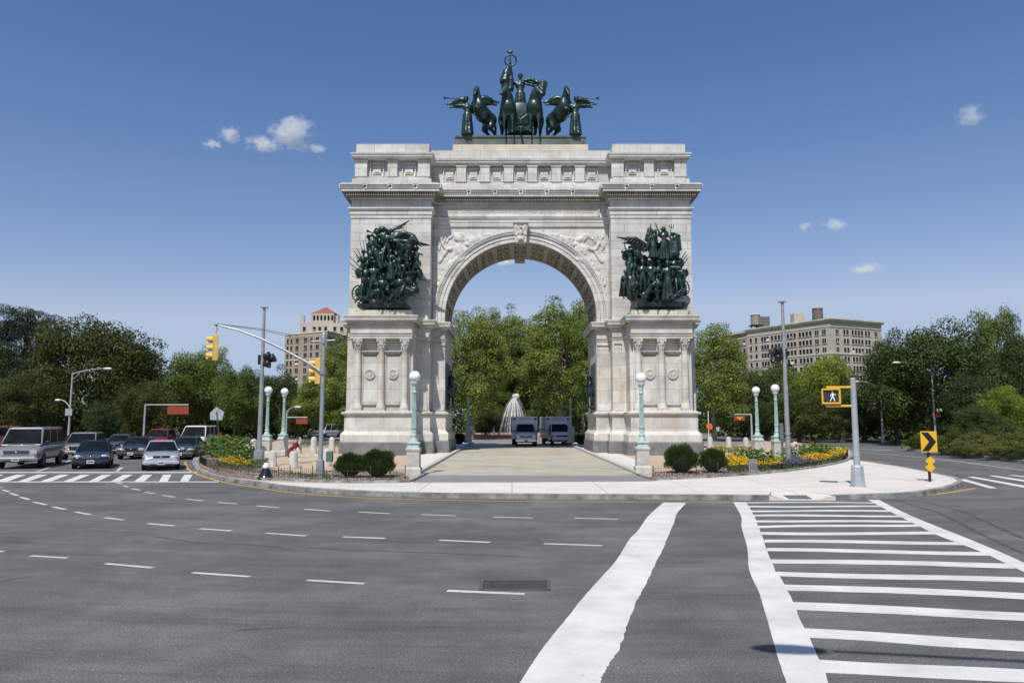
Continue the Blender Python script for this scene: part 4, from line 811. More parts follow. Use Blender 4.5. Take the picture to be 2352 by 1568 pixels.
# quadriga
Q0 = A(1196, 312, 56.2); Q0 = Vector((AX, AY, ZI+23.58))
qd = empty('quadriga_statue', Q0, 0, 'dark bronze chariot group with horses and trumpeters crowning the arch', 'sculpture')
MB().stack([(-5.05, -2.1), (5.05, -2.1), (5.05, 2.1), (-5.05, 2.1)], [(.04, 0), (.04, .05), (0, .06), (0, .62), (.07, .64), (.07, .78), (0, .8)]).build('plinth', M['bronze_flat'], qd)
def zq(zx, zy, Y=55.6): return A(992.3+zx*.17188, 101.06+zy*.17188, Y)-Q0
BZ = .8
def at(zx, Y=55.6): p = zq(zx, 1215, Y); return Vector((p.x, p.y, BZ))
for s, cx, hx, lb in ((-1, 470, 700, 0), (1, 1915, 1690, 0)):
    e = empty('winged_figure', at(cx, 55.0)); e.parent = qd
    nm = blob(human(hands=((s*.82, -.12, 1.40), (-s*.55, -.15, 1.12))[::1 if s < 0 else -1], feet=((-.12, 0, .06), (.12, -.05, .06)), robe=.17, hair=1, head=(s*.05, -.03)), .028, 'winged_body', BR, 2, .03)
    mobj('figure_body', nm, e, (0, 0, 0), (0, 0, 0), (2.05, 2.1, 1.76))
    wm = MB(); wing(wm, (s*.1, .3, 3.0), (s*1.25, .35, 2.8), 12, .62, .17, .45); wing(wm, (s*.2, .38, 2.75), (s*1.1, .42, 2.55), 10, .5, .15, .4); wm.build('wing', BR, e)
    wm = MB(); wing(wm, (-s*1.0, .3, 3.1), (-s*2.1, .4, 2.95), 12, .55, .2, .3); wing(wm, (-s*1.0, .36, 2.85), (-s*2.0, .46, 2.75), 10, .45, .18, .3); wm.build('wing', BR, e)
    t = MB(); t.tube([(s*.18, -.3, 2.86), (s*.9, -.35, 2.9), (s*1.6, -.4, 2.88), (s*1.74, -.42, 2.88), (s*1.8, -.42, 2.88)], [.03, .03, .045, .09, .15], 10); t.build('trumpet', BR, e)
    hm = blob(horse(.42, -s*.35, 1.28, .22), .05, 'horse_body', BR, 2, .03)
    mobj('bronze_horse', hm, qd, at(hx, 55.6)+Vector((s*.22, 0, 0)), (0, 0, s*.8), (1.7, 1.15, 1.62))
for s, cx in ((-1, 1010), (1, 1375)):
    hm = blob(horse(.12, s*.5, 1.15, .16), .05, 'horse_body', BR, 2, .03); mobj('bronze_horse', hm, qd, at(cx, 55.2), (0, 0, -s*.08), (1.95, 1.3, 1.72))
ch = MB(); c0 = zq(1185, 1000, 55.0); c0.x = at(1185, 55.0).x
ch.lathe([(.0, -.05), (.95, -.05), (1.08, .0), (1.1, .12), (1.0, .16), (.9, .1)], (c0.x, -2.0, 2.75), 30, axis='Y'); ch.v = [(x, y, BZ+.35+(z-BZ-.35)*(.9)) for x, y, z in ch.v]
ch.prism([(c0.x-.95, BZ+.3), (c0.x+.95, BZ+.3), (c0.x+1.05, 2.3), (c0.x-1.05, 2.3)], -1.95, .3); ch.box((c0.x, -2.0, 1.25), (1.5, .2, .1)); ch.box((c0.x, -2.2, BZ+.25), (.12, 1.0, .4))
co = ch.build('chariot', BR, qd, bev=.02)
for s in (-1, 1):
    wh = MB(); wheel_mb(wh, (c0.x+s*1.15, -.4, BZ+.75), .72, Vector((1, 0, 0)), 8, .07); wh.build('chariot_wheel', BR, co)
pr = [('e', (c0.x, -2.08, 1.95), (.16, .1, .34)), ('e', (c0.x, -2.15, 2.35), (.1, .1, .1)), ('c', (c0.x-.12, -2.1, 1.5), .08, (c0.x-.4, -2.08, 1.3), .06), ('c', (c0.x+.12, -2.1, 1.5), .08, (c0.x+.4, -2.08, 1.3), .06), ('e', (c0.x, -2.1, 1.45), (.35, .08, .1))]
for s in (-1, 1): pr += [('c', (c0.x+s*.1, -2.08, 2.15), .09, (c0.x+s*.55, -2.06, 2.5), .09), ('c', (c0.x+s*.55, -2.06, 2.5), .08, (c0.x+s*.5, -2.06, 1.8), .05), ('c', (c0.x+s*.3, -2.08, 2.3), .08, (c0.x+s*.28, -2.06, 1.75), .05)]
mobj('chariot_eagle', blob(pr, .035, 'chariot_eagle', BR, 2), co)
cf = empty('central_figure', (c0.x-.02, -1.1, 2.75)); cf.parent = qd
mobj('figure_body', blob(human(hands=((-.50, -.1, 1.28), (.72, -.1, 1.42)), feet=((-.1, 0, .06), (.1, 0, .06)), robe=.2, hair=1), .028, 'standing_body', BR, 2, .03), cf, (0, 0, 0), (0, 0, 0), (2.2, 2.1, 1.98))
Cq = Vector((c0.x-.02, -1.1, 2.75)); q = lambda x, y, Y=55.7: zq(x, y, Y)-Cq
pr = [('c', q(1240, 490), .16, q(1330, 480), .14), ('c', q(1330, 480), .14, q(1420, 520), .16), ('c', q(1250, 530), .1, q(1400, 570), .12), ('c', q(1480, 520), .22, q(1470, 660), .30), ('e', q(1470, 600), (.36, .25, .52)), ('e', q(1500, 540), (.28, .2, .35)), ('c', q(1470, 660), .2, q(1455, 730), .12), ('c', q(1390, 620), .07, q(1440, 690), .07)]
mobj('blown_cloak', blob(pr, .05, 'blown_cloak', BR, 2, .1), cf)
st = MB(); st.tube([q(1078, 650), q(1062, 300), q(1042, 150)], .035, 8); c = q(1050, 222); st.tube([c+Vector((.46*math.cos(a), 0, .46*math.sin(a))) for a in [k*math.pi/12 for k in range(25)]], .055, 8)
for k in range(16): a = k*math.pi/8; st.ball(c+Vector((.46*math.cos(a), 0, .46*math.sin(a))), (.09, .06, .09), 6)
st.build('standard', BR, cf)
pr = [('e', q(1042, 115), (.11, .1, .2)), ('c', q(1035, 120), .07, q(1012, 95), .08), ('c', q(1048, 120), .07, q(1072, 92), .08), ('c', q(1012, 95), .07, q(1018, 130), .04), ('c', q(1072, 95), .07, q(1066, 130), .04), ('c', q(1042, 140), .05, q(1042, 165), .05), ('c', q(1030, 200), .05, q(1040, 260), .08), ('c', q(1060, 215), .04, q(1050, 260), .05)]
mobj('eagle_finial', blob(pr, .03, 'eagle_finial', BR, 1), cf)
pr = [('c', q(1030, 290), .13, q(1000, 380), .32), ('c', q(1000, 380), .34, q(975, 500), .44), ('c', q(975, 500), .42, q(985, 590), .32), ('c', q(985, 590), .25, q(1050, 610), .2), ('c', q(1040, 330), .16, q(1050, 460), .25), ('c', q(1050, 460), .25, q(1060, 600), .22)]
mobj('flag_drape', blob(pr, .05, 'flag_drape', BR, 3, .12), cf)
# ------------------------------------------------------------------ lamps, poles, signs
def make_lamp(globe=True):
    r = empty('globe_lamp' if globe else 'lamp_post', (0, 0, 0))
    m = MB(); m.stack([(-.3, -.3), (.3, -.3), (.3, .3), (-.3, .3)], [(.04, 0), (.04, .30), (.02, .34), (-.02, .36), (-.03, 1.02), (.0, 1.06), (.01, 1.16), (-.04, 1.19)]); m.box((0, -.275, .7), (.4, .02, .5)); m.build('pedestal', M['granite_lt'], r, bev=.01)
    m = MB(); m.stack([(-.25, -.25), (.25, -.25), (.25, .25), (-.25, .25)], [(0, 1.19), (0, 1.25), (-.02, 1.27), (-.02, 1.33), (.02, 1.36), (.02, 1.4), (-.05, 1.43)])
    m.lathe([(.19, 1.42), (.18, 1.5), (.13, 1.6), (.12, 1.66), (.15, 1.7), (.12, 1.74), (.10, 1.8), (.115, 1.9), (.10, 1.93)], n=20)
    for k in range(10): a = 2*math.pi*k/10; m.tube([(.1*math.cos(a), .1*math.sin(a), 1.9), (.068*math.cos(a), .068*math.sin(a), 3.5)], [.022, .016], 5)
    m.lathe([(.095, 1.9), (.065, 3.5), (.10, 3.52), (.11, 3.56), (.08, 3.6), (.075, 3.7), (.10, 3.73), (.07, 3.76), (.09, 3.82), (.16, 3.93), (.17, 3.96), (.17, 4.0), (.10, 4.01)], n=20)
    m.lathe([(.012, 2.0), (.13, 2.01), (.13, 2.05), (.07, 2.06)], n=16); m.build('post', M['verdigris'], r)
    if globe: MB().ball((0, 0, 4.23), .25, 28).build('globe', M['globe'], r); MB().lathe([(.1, 3.98), (.12, 4.04), (.06, 4.06)]).build('collar', M['verdigris'], r)
    else: MB().lathe([(.05, 4.0), (.03, 4.15), (.045, 4.18), (.05, 4.22), (.0, 4.28)], n=10).build('finial', M['white'], r)
    return r
lp = make_lamp(); ll = make_lamp(False)
for i, (x, y, Y, z, lb) in enumerate([(949.5, 1092, 0, ZI, 'pale green globe lamp on a stone pedestal at the near left edge of the driveway'), (1476, 1088, 0, ZI, 'pale green globe lamp on a stone pedestal at the near right edge of the driveway'), (613, 0, 46.6, .17, 'globe lamp behind the flower bed, left one of the pair by the crouching person'), (650.5, 0, 49.0, .17, 'globe lamp directly beside the crouching person in the maroon shirt'), (1740, 0, 46.5, ZI, 'globe lamp right of the arch, shorter looking one of the pair behind the flower bed'), (1784.5, 0, 43.5, ZI, 'globe lamp closest to the tall grey pole on the right of the arch')]):
    o = lp if i == 0 else copy_tree(lp); p = P(x, y, z) if not Y else A(x, 1000, Y); o.location = (p.x, p.y, z); tag(o, lb, 'street lamp', 'globe lamps around the arch')
for i, (x, lb) in enumerate(((1075.5, 'pale green lamp post missing its globe, seen through the arch near its left jamb'), (1311, 'shaded lamp post without globe behind the right-hand ambulance'))):
    o = ll if i == 0 else copy_tree(ll); p = A(x, 1000, 68.5); o.location = (p.x, p.y, .42); tag(o, lb, 'lamp post', 'lamp posts behind the arch')
def pole_base(m, r, h=.9, n=8): m.lathe([(r*1.25, 0), (r*1.25, .05), (r*1.05, .06), (r*.7, h), (r*.6, h+.02)], n=n, smooth=False)
# traffic signal with curved mast arm
p = P(735, 1097, ZI); ts = empty('traffic_signal', p, 0, 'grey pole with long curved arm holding two yellow traffic signals left of the arch', 'traffic signal')
TZ = A(744, 770, p.y).z-ZI; q = lambda x, y, Y=p.y: A(x, y, Y)-p
m = MB(); m.lathe([(.24, 0), (.24, .05), (.20, .06), (.16, .72), (.12, .74)], n=8, smooth=False); m.tube([(0, 0, .7), (0, 0, TZ)], [.095, .075], 16); m.build('pole', M['steel'], ts)
m = MB(); m.lathe([(.13, TZ-1.63), (.13, TZ-1.45)], n=16); m.lathe([(.12, TZ-.35), (.12, TZ-.1), (.09, TZ)], n=16); m.tube([q(715, 784), q(770, 781)], .03, 8); m.ball((0, 0, TZ+.02), .1, 10); m.build('clamps', M['steel'], ts)
m = MB(); m.tube([q(742, 857), q(705, 832), q(650, 802), q(600, 778), q(550, 759), q(498, 746)], [.07, .062, .055, .048, .04, .035], 12); m.ball(q(497, 745), .085, 10); ar = m.build('mast_arm', M['steel'], ts)
m = MB(); m.tube([q(500, 744), q(600, 755), q(740, 783)], .012, 5); m.tube([q(500, 744), q(600, 758), q(740, 789)], .012, 5); m.build('stay_cables', M['black'], ts)
def signal_head(name, parent, loc, rz, matl, vis=True):
    h = empty(name, loc, rz); h.parent = parent
    m = MB(); m.box((0, .03, -.52), (.34, .2, 1.04)); m.box((0, -.08, -.52), (.36, .02, 1.06)); m.box((0, 0, .02), (.2, .2, .06)); m.build('housing', matl, h, bev=.02)
    m = MB(); ln = MB()
    for k in range(3):
        z = -.18-k*.34
        for j in range(11):
            a0 = math.radians(-30+j*24); a1 = math.radians(-30+(j+1)*24); r_ = .135; v = []
            for a, y in ((a0, -.09), (a1, -.09), (a1, -.34), (a0, -.34)): v.append((r_*math.cos(a), y, z+r_*math.sin(a)))
            m.add(v, [(0, 1, 2, 3)], 0, True); m.add([(x*.95, y, z+(zz-z)*.95) for x, y, zz in v], [(3, 2, 1, 0)], 0, True)
        ln.ball((0, -.09, z), (.12, .03, .12), 14, mat=k)
    m.build('visor', matl, h); ln.build('lens', [M['redlens'], M['amber'], M['glass']], h); return h
hp = q(497, 745); m = MB(); m.tube([hp+Vector((0, 0, -.05)), hp+Vector((.04, 0, -.2)), hp+Vector((-.02, 0, -.38))], .025, 8); m.build('hanger', M['steel'], ts)
signal_head('signal_head', ts, hp+Vector((-.02, 0, -.48)), math.radians(-68), M['yellow_old']); h2 = q(727, 824); signal_head('signal_head', ts, h2+Vector((.0, .18, 0)), math.radians(-78), M['yellow_old'])
m = MB(); m.box(q(757, 1048)+Vector((0, -.0, 0)), (.26, .2, .42)); m.build('control_box', pm('green_grey_box', (.12, .16, .14), .5), ts, bev=.015)
# tall poles with black floodlight cluster
def floods(parent, c, s):
    for k, (dx, dz, tl) in enumerate(((.30, .18, .4), (.58, .06, .9), (.34, -.22, .1))):
        m = MB(); m.lathe([(.0, .22), (.12, .2), (.2, .02), (.24, -.12), (.2, -.11), (.0, -.06)], n=14, axis='X'); 
        R = Matrix.Translation(Vector(c)+Vector((s*dx, -.05*k, dz)))@Matrix.Rotation(math.pi*(s > 0), 4, 'Z')@Matrix.Rotation(s*tl*.5, 4, 'Y'); m.xf(R); m.build('floodlight', M['black'], parent)
    m = MB(); m.tube([Vector(c)+Vector((-s*.15, 0, .05)), Vector(c)+Vector((s*.6, 0, .0))], .04, 8); m.box(Vector(c)+Vector((-s*.12, 0, 0)), (.1, .18, .5)); m.box(Vector(c)+Vector((s*.2, .05, -.12)), (.3, .2, .3)); m.build('bracket', M['black'], parent)
p = P(594, 1071, ZI); tp = empty('tall_pole', p, 0, 'tall plain grey pole with black floodlights rising beside the left flower bed', 'pole', 'tall floodlight poles'); H = A(600, 707, p.y).z-ZI
m = MB(); m.lathe([(.36, 0), (.36, .08), (.30, .1), (.27, .8), (.2, .84)], n=8, smooth=False); m.tube([(0, 0, .8), (0, 0, H)], [.125, .07], 16); m.box((0, 0, H+.02), (.35, .3, .05)); m.build('pole', M['steel'], tp); floods(tp, A(601, 826, p.y)-p, 1)
p = A(1811, 1050, 38.5); p.z = ZI; tp = empty('tall_pole', p, 0, 'tall plain grey pole with black floodlights standing in the right flower bed', 'pole', 'tall floodlight poles'); H = A(1797, 694, p.y).z-ZI
m = MB(); m.tube([(0, 0, 0), (0, 0, H)], [.14, .075], 16); m.box((0, 0, H+.02), (.35, .3, .05)); m.lathe([(.17, 1.6), (.175, 1.7)]); m.build('pole', M['steel'], tp); floods(tp, A(1800, 812, p.y)-p, -1)
m = MB(); m.box((-.3, .1, 1.75), (.2, .25, .9)); m.build('control_box', pm('green_grey_box', (.12, .16, .14), .5), tp, bev=.02)
# pedestrian signal
p = P(1971, 1117, ZI); pd = empty('pedestrian_signal', p, 0, 'grey pole with a yellow walking-person signal standing on the pale sidewalk by the crosswalk', 'pedestrian signal'); q = lambda x, y, Y=p.y: A(x, y, Y)-p; H = q(1958, 870).z
m = MB(); m.lathe([(.31, 0), (.31, .02), (.26, .025), (.215, .72), (.2, .74), (.12, .76)], n=8, smooth=False); m.tube([(0, 0, .7), (0, 0, H)], [.11, .095], 20); m.ball((0, 0, H), (.1, .1, .05), 12); m.build('pole', M['alu'], pd)
c = q(1909, 910)+Vector((0, -.02, 0)); ph = MB(); R = Matrix.Rotation(math.radians(-33), 3, 'Z')
ph.box(c+R@Vector((0, .14, 0)), (.58, .28, .56), rot=R); hd_ = ph.build('signal_head', M['yellow'], pd, bev=.035, seg=3)
fr_ = MB()
for dx, dz, wx, wz in ((0, .25, .64, .06), (0, -.25, .64, .06), (-.29, 0, .06, .5), (.29, 0, .06, .5)): fr_.box(c+R@Vector((dx, -.04, dz)), (wx, .12, wz), rot=R)
fr_.build('visor_frame', M['yellow'], hd_, bev=.02); MB().box(c+R@Vector((0, -.012, 0)), (.5, .03, .44), rot=R).build('screen', pm('signal_screen', (.03, .035, .04), .3), hd_)
wk = MB(); f = c+R@Vector((.05, -.03, 0)); k = lambda x, z: f+R@Vector((x, 0, z))
wk.ball(k(0.0, .155), (.028, .006, .032), 10)
for a, b_, r_ in (((0, .11), (0, .0), .034), ((0, .0), (-.05, -.09), .02), ((-.05, -.09), (-.085, -.17), .017), ((0, .0), (.04, -.08), .02), ((.04, -.08), (.06, -.17), .017), ((0, .10), (-.06, .05), .015), ((-.06, .05), (-.07, -.01), .013), ((0, .1), (.06, .06), .015), ((.06, .06), (.1, .04), .012)): wk.cyl(k(*a), k(*b_), r_, r_, 8)
wm_, wt, wb = newmat('lit_walk_symbol'); wb.inputs['Base Color'].default_value = (.7, .75, .8, 1); wb.inputs['Emission Color'].default_value = (.8, .9, 1, 1); wb.inputs['Emission Strength'].default_value = .15; wk.build('walk_symbol', wm_, hd_)
m = MB()
for y in (889, 932): m = MB(); m.tube([q(1903, y)+Vector((0, .12, 0)), q(1958, y)], .04, 10); m.ball(q(1903, y)+Vector((0, .12, 0)), .045, 8); m.build('bracket', M['yellow'], pd)
# chevron sign
p = P(2137, 1106, ZI); cs = empty('chevron_sign', p, 0, 'yellow sign with a black right-pointing chevron on a dark post at the sidewalk tip', 'road sign'); q = lambda x, y, Y=p.y: A(x, y, Y)-p
c = q(2133.5, 1014); Wd = .63; Hh = .80; m = MB(); m.box(c, (Wd, .02, Hh)); m.build('sign_board', M['yellow'], cs, bev=.006)
m = MB(); m.prism([(c.x-.29, c.z+.36), (c.x-.02, c.z+.36), (c.x+.27, c.z), (c.x-.02, c.z-.36), (c.x-.29, c.z-.36), (c.x-.0, c.z)], -.016, -.012); m.build('chevron', M['black'], cs)
m = MB(); m.box((0, .03, (c.z)/2+.1), (.09, .05, c.z+.2)); m.build('post', M['black'], cs)
m = MB()
for yy in (1058, 1073): d = q(2136.5, yy); m.prism([(d.x-.19, d.z), (d.x-.04, d.z-.16), (d.x+.04, d.z-.16), (d.x+.19, d.z), (d.x+.04, d.z+.16), (d.x-.04, d.z+.16)], -.02+(.004 if yy == 1058 else 0), -.003)
m.build('diamond_reflector', M['yellow'], cs)
# back of a pentagon sign
p = A(511, 1035, 42); p.z = ZI; bs = empty('school_sign', p, 0, 'grey back of a five-sided sign on a leaning green post behind the left flower bed', 'road sign'); q = lambda x, y: A(x, y, 42)-p
c = q(499, 950); m = MB(); w2 = .39; m.prism([(c.x-w2, c.z-.34), (c.x+w2*.75, c.z-.36), (c.x+w2, c.z+.1), (c.x-.06, c.z+.4), (c.x-w2*1.05, c.z+.06)], c.y-.01, c.y+.01); m.build('sign_board', M['alu'], bs); m = MB(); m.tube([(.0, 0, 0), q(498, 945)+Vector((0, -.04, 0))], .03, 8); m.build('post', pm('green_post', (.03, .10, .06), .5), bs)
# street lights
def arm_lamp(parent, a, b, rise, double=True, hl=.75):
    a, b = Vector(a), Vector(b); m = MB(); n = 8; pts = []; d = b-a
    for k in range(n+1): t = k/n; pts.append(a+Vector((d.x*t, d.y*t, d.z*(1-(1-t)**2))))
    m.tube(pts, [.05-.02*k/n for k in range(n+1)], 8)
    if double: m.tube([a+Vector((0, 0, -.55)), a.lerp(b, .25)+Vector((0, 0, d.z*.08)), pts[n//2]+Vector((0, 0, -.03))], .028, 6)
    m.build('arm', M['alu'], parent); s = 1 if d.x > 0 else -1
    m = MB(); m.ball(b+Vector((s*hl*.4, 0, -.02)), (hl*.5, .16, .10), 12); m.box(b+Vector((s*.05, 0, 0)), (.2, .12, .1)); m.build('lamp_head', M['white'], parent, bev=.01)
def street_light(x, yb, xt, yt, Y, big, small, label, zb=ZI, r=.11, signs=()):
    p = A(xt*.5+x*.5, 1000, Y); p.z = zb; e = empty('street_light', p, 0, label, 'street light', 'street lights with curved arms'); q = lambda x_, y_: A(x_, y_, Y)-p
    top = q(xt, yt); top.x = 0; m = MB(); m.lathe([(r*2, 0), (r*1.9, .1), (r*1.4, .7), (r*1.2, .75)], n=8, smooth=False); m.tube([(0, 0, .6), (0, 0, top.z)], [r, r*.6], 12); m.build('pole', M['alu'], e)
    if big: b = q(*big); arm_lamp(e, (0, 0, top.z-.1), (b.x, 0, b.z), 1)
    if small: b = q(*small); arm_lamp(e, (0, 0, b.z-.75), (b.x*.8, 0, b.z), 1, False, .55)
    for x_, y_, ww, hh, mt in signs: MB().box(q(x_, y_)+Vector((0, -.14, 0)), (ww, .02, hh)).build('sign_plate', M[mt], e)
    return e
street_light(153, 1003, 162, 856, 64, (240, 846), (133, 918), 'double-armed grey street light in front of the huge olive tree on the left', signs=((160, 946, .6, .6, 'alu'),))
street_light(2155, 1004, 2143, 845, 70, (2066, 832), (2170, 906), 'tall street light with red and white signs, right of the chevron sign', signs=((2156, 941, .5, .3, 'white'), (2152, 951, .5, .5, 'redsign')))
street_light(2031, 1015, 2025, 886, 78, (1972, 876), (2045, 930), 'street light rising just right of the pedestrian signal pole', signs=((2033, 959, .3, .3, 'redsign'),))
street_light(1850, 1000, 1848, 915, 100, (1815, 905), None, 'small far street light between the right tall pole and the pedestrian signal', signs=((1852, 966, .4, .3, 'white'),))
street_light(657, 1000, 657, 943, 80, (678, 934), None, 'short far street light just behind the lamp by the crouching person')
street_light(1136, 1000, 1133, 945, 110, (1120, 938), None, 'white street light seen through the arch left of the fountain')
street_light(371, 1000, 360, 893, 90, (378, 886), None, 'street light whose pale head shows against trees above the red hanging sign')
def hanging_sign(x0, x1, y0, y1, Y, px, label, mt='redsign', ty=None):
    p = A(px, 1000, Y); p.z = ZI; e = empty('hanging_sign', p, 0, label, 'road sign', 'signs hanging from horizontal arms'); q = lambda x_, y_: A(x_, y_, Y)-p
    m = MB(); tz = q(px, y0-3).z; m.tube([(0, 0, 0), (0, 0, tz)], [.1, .07], 10); m.tube([(0, 0, tz-.05), (q(x1 if px < x0 else x0, y0).x, 0, tz-.05)], .05, 8); m.build('pole', M['alu'], e)
    a, b = q(x0, y0), q(x1, y1); MB().box(((a.x+b.x)/2, 0, (a.z+b.z)/2-.06), (b.x-a.x, .05, a.z-b.z)).build('sign_board', M[mt], e, bev=.01); return e, a, b
hanging_sign(385, 433, 931, 950, 62, 330, 'plain rust-red sign hanging from an arm above the queue of cars on the left')
hanging_sign(680, 706, 960, 972, 80, 657, 'small rust-red sign hanging just left of the arch behind the traffic signal pole')
e, a, b = hanging_sign(1686, 1711, 953, 964, 62, 1727, 'small brown sign with an orange marking hanging right of the arch')
m = MB(); c = (a+b)/2; m.box((c.x, -.04, c.z-.02), (.5, .02, .1)); m.box((c.x, -.04, c.z-.12), (.12, .02, .16)); m.build('sign_marking', M['yellow'], e)
p = A(1628, 1000, 60); p.z = ZI; e = empty('orange_sign', p, 0, 'small orange construction sign on a thin white pole right of the arch base', 'road sign'); m = MB(); m.tube([(0, 0, 0), (0, 0, A(1628, 948, 60).z)], .035, 8); m.build('post', M['white'], e)
c = A(1629, 979, 60)-p; MB().lathe([(.01, 0), (.27, 0), (.27, .02), (.01, .02)], (c.x, -.06, c.z), 8, axis='Y', smooth=False).build('sign_board', M['orange'], e)
# street light behind the camera whose shadow falls on the crosswalk
HS = P(1742, 1487); ln_ = 8.6/math.tan(SUN_EL); hx, hy = HS.x-math.sin(SUN_AZ)*ln_, HS.y-math.cos(SUN_AZ)*ln_
e = empty('street_light', (hx+6.6, hy-1.0, 0), math.atan2(1.0, -6.6), 'street light outside the frame on the right whose head and arm shade the near crosswalk', 'street light'); m = MB(); m.tube([(0, 0, 0), (0, 0, 8.2)], [.12, .08], 12); m.build('pole', M['alu'], e)
m = MB(); m.tube([(0, 0, 8.1), (2.5, 0, 8.45), (5.9, 0, 8.6)], [.06, .05, .035], 8); m.build('arm', M['alu'], e); m = MB(); m.ball((6.35, 0, 8.58), (.42, .17, .11), 14); m.build('lamp_head', M['white'], e)
# bollards
def make_bollard():
    m = MB(); m.lathe([(.24, 0), (.24, .18), (.215, .22), (.21, .78), (.18, .88), (.11, .95), (.0, .97)], n=16); return m.build('stone_bollard', M['granite_lt'])
sb = make_bollard(); LB = ['weathered stone bollard left of the trash-free paving between pole and maroon-shirted person', '']
bl = [(625, 1071, 0, 'ribbed-looking weathered bollard between the left tall pole and the black bell bollard'), (673.5, 1074, 0, 'pale stone bollard nearest in front of the crouching person'), (751, 1070, 0, 'stone bollard half hidden behind the traffic signal pole'), (686, 0, 51.5, 'stone bollard just right of the crouching person'), (721, 0, 53, 'stone bollard between the crouching person and the far white van'), (763, 0, 54, 'stone bollard closest to the left corner of the arch'), (584, 0, 47, 'stone bollard touching the right edge of the left flower bed'), (1630, 0, 57, 'stone bollard under the orange sign beside the arch'), (1673, 0, 57, 'stone bollard midway between the orange sign and the right globe lamps'), (1713, 0, 56.5, 'stone bollard just left of the right pair of globe lamps'), (1826, 0, 45, 'stone bollard just right of the tall grey pole in the flower bed'), (1592, 0, 60, 'stone bollard against the right edge of the arch base')]
for i, (x, y, Y, lb) in enumerate(bl[:11]):
    o = sb if i == 0 else copy_tree(sb); p = P(x, y, ZI) if not Y else A(x, 1000, Y); o.location = (p.x, p.y, ZI); o.rotation_euler = (random.uniform(-.03, .03), random.uniform(-.03, .03), i); s = random.uniform(.95, 1.08); o.scale = (s, s, s*(.88 if not Y else 1.15)); tag(o, lb, 'bollard', 'stone bollards around the plaza')
p = P(610, 1100.5, ZI); e = empty('bell_bollard', p, 0, 'black bell-shaped bollard with a white dome on the kerb beside the flower bed', 'bollard')
MB().lathe([(.33, 0), (.33, .05), (.30, .08), (.25, .18), (.17, .38), (.13, .46)], n=24).build('bell', pm('gloss_black', (.012, .012, .014), .15, 0, .2, 4, coat=.6), e); MB().lathe([(.13, .455), (.135, .47), (.12, .56), (.07, .64), (0, .66)], n=20).build('cap', M['white'], e)
p = P(1728, 1082, ZI); e = empty('utility_box', p, .1, 'small grey metal utility box standing in the yellow flowers of the right bed', 'utility box'); m = MB(); m.box((0, 0, .26), (.42, .3, .52), top=.93); m.box((0, 0, .535), (.46, .34, .03)); m.build('cabinet', M['alu'], e, bev=.02); m = MB(); m.box((0, -.155, .28), (.3, .01, .36)); m.build('hatch', M['steel'], e)
# low stone edging of the inner terrace
for s, pts, lb in ((-1, ((560, 1029), (680, 1034), (788, 1035)), 'long low stone edging left of the arch, behind the tan gravel'), (1, ((1617, 1036), (1700, 1037), (1765, 1037)), 'long low stone edging right of the arch, in front of the bollards')):
    tag(ribbon('e', MB(), dense([P(x, y, .5) for x, y in pts], 3), .35, .30, ZI).build('stone_edging', M['granite_lt']), lb, 'edging')
# fence posts of the beds
def fence(pts, label, hh=.45, mesh=False):
    pts = [Vector((p.x, p.y, ZI)) for p in pts]; e = empty('low_fence', pts[0], 0, label, 'fence', 'low fences of the planting beds'); o = pts[0]
    for p in pts:
        h = hh*random.uniform(.9, 1.3); m = MB(); m.cyl((p-o), (p-o)+Vector((random.uniform(-.02, .02), 0, h)), .022, .02, 6); m.build('post', pm('rusty_post', (.07, .06, .055), .7, .2, .3, 5), e)
    m = MB()
    for z in (.2, .38): m.tube([(p-o)+Vector((0, 0, z*hh/.45)) for p in pts], .006, 4)
    if mesh:
        for a, b in zip(pts, pts[1:]):
            n_ = max(2, int((b-a).length/.12)); [m.cyl((a-o).lerp(b-o, k/n_), (a-o).lerp(b-o, k/n_)+Vector((0, 0, .4)), .006, .006, 4) for k in range(n_)]
    m.build('wires', M['black'], e)
fence(dense([P(x, y, ZI) for x, y in ((930, 1100), (850, 1104), (750, 1103), (690, 1098), (640, 1096), (570, 1091), (500, 1081), (458, 1063), (464, 1047))], 2), 'low rusty post-and-wire fence around the left flower bed', mesh=True)
fence(dense([P(x, y, ZI) for x, y in ((1500, 1096), (1600, 1093), (1700, 1088), (1800, 1080), (1885, 1068), (1935, 1058), (1948, 1047), (1935, 1035))], 2), 'low post-and-wire fence around the right flower bed', mesh=True)
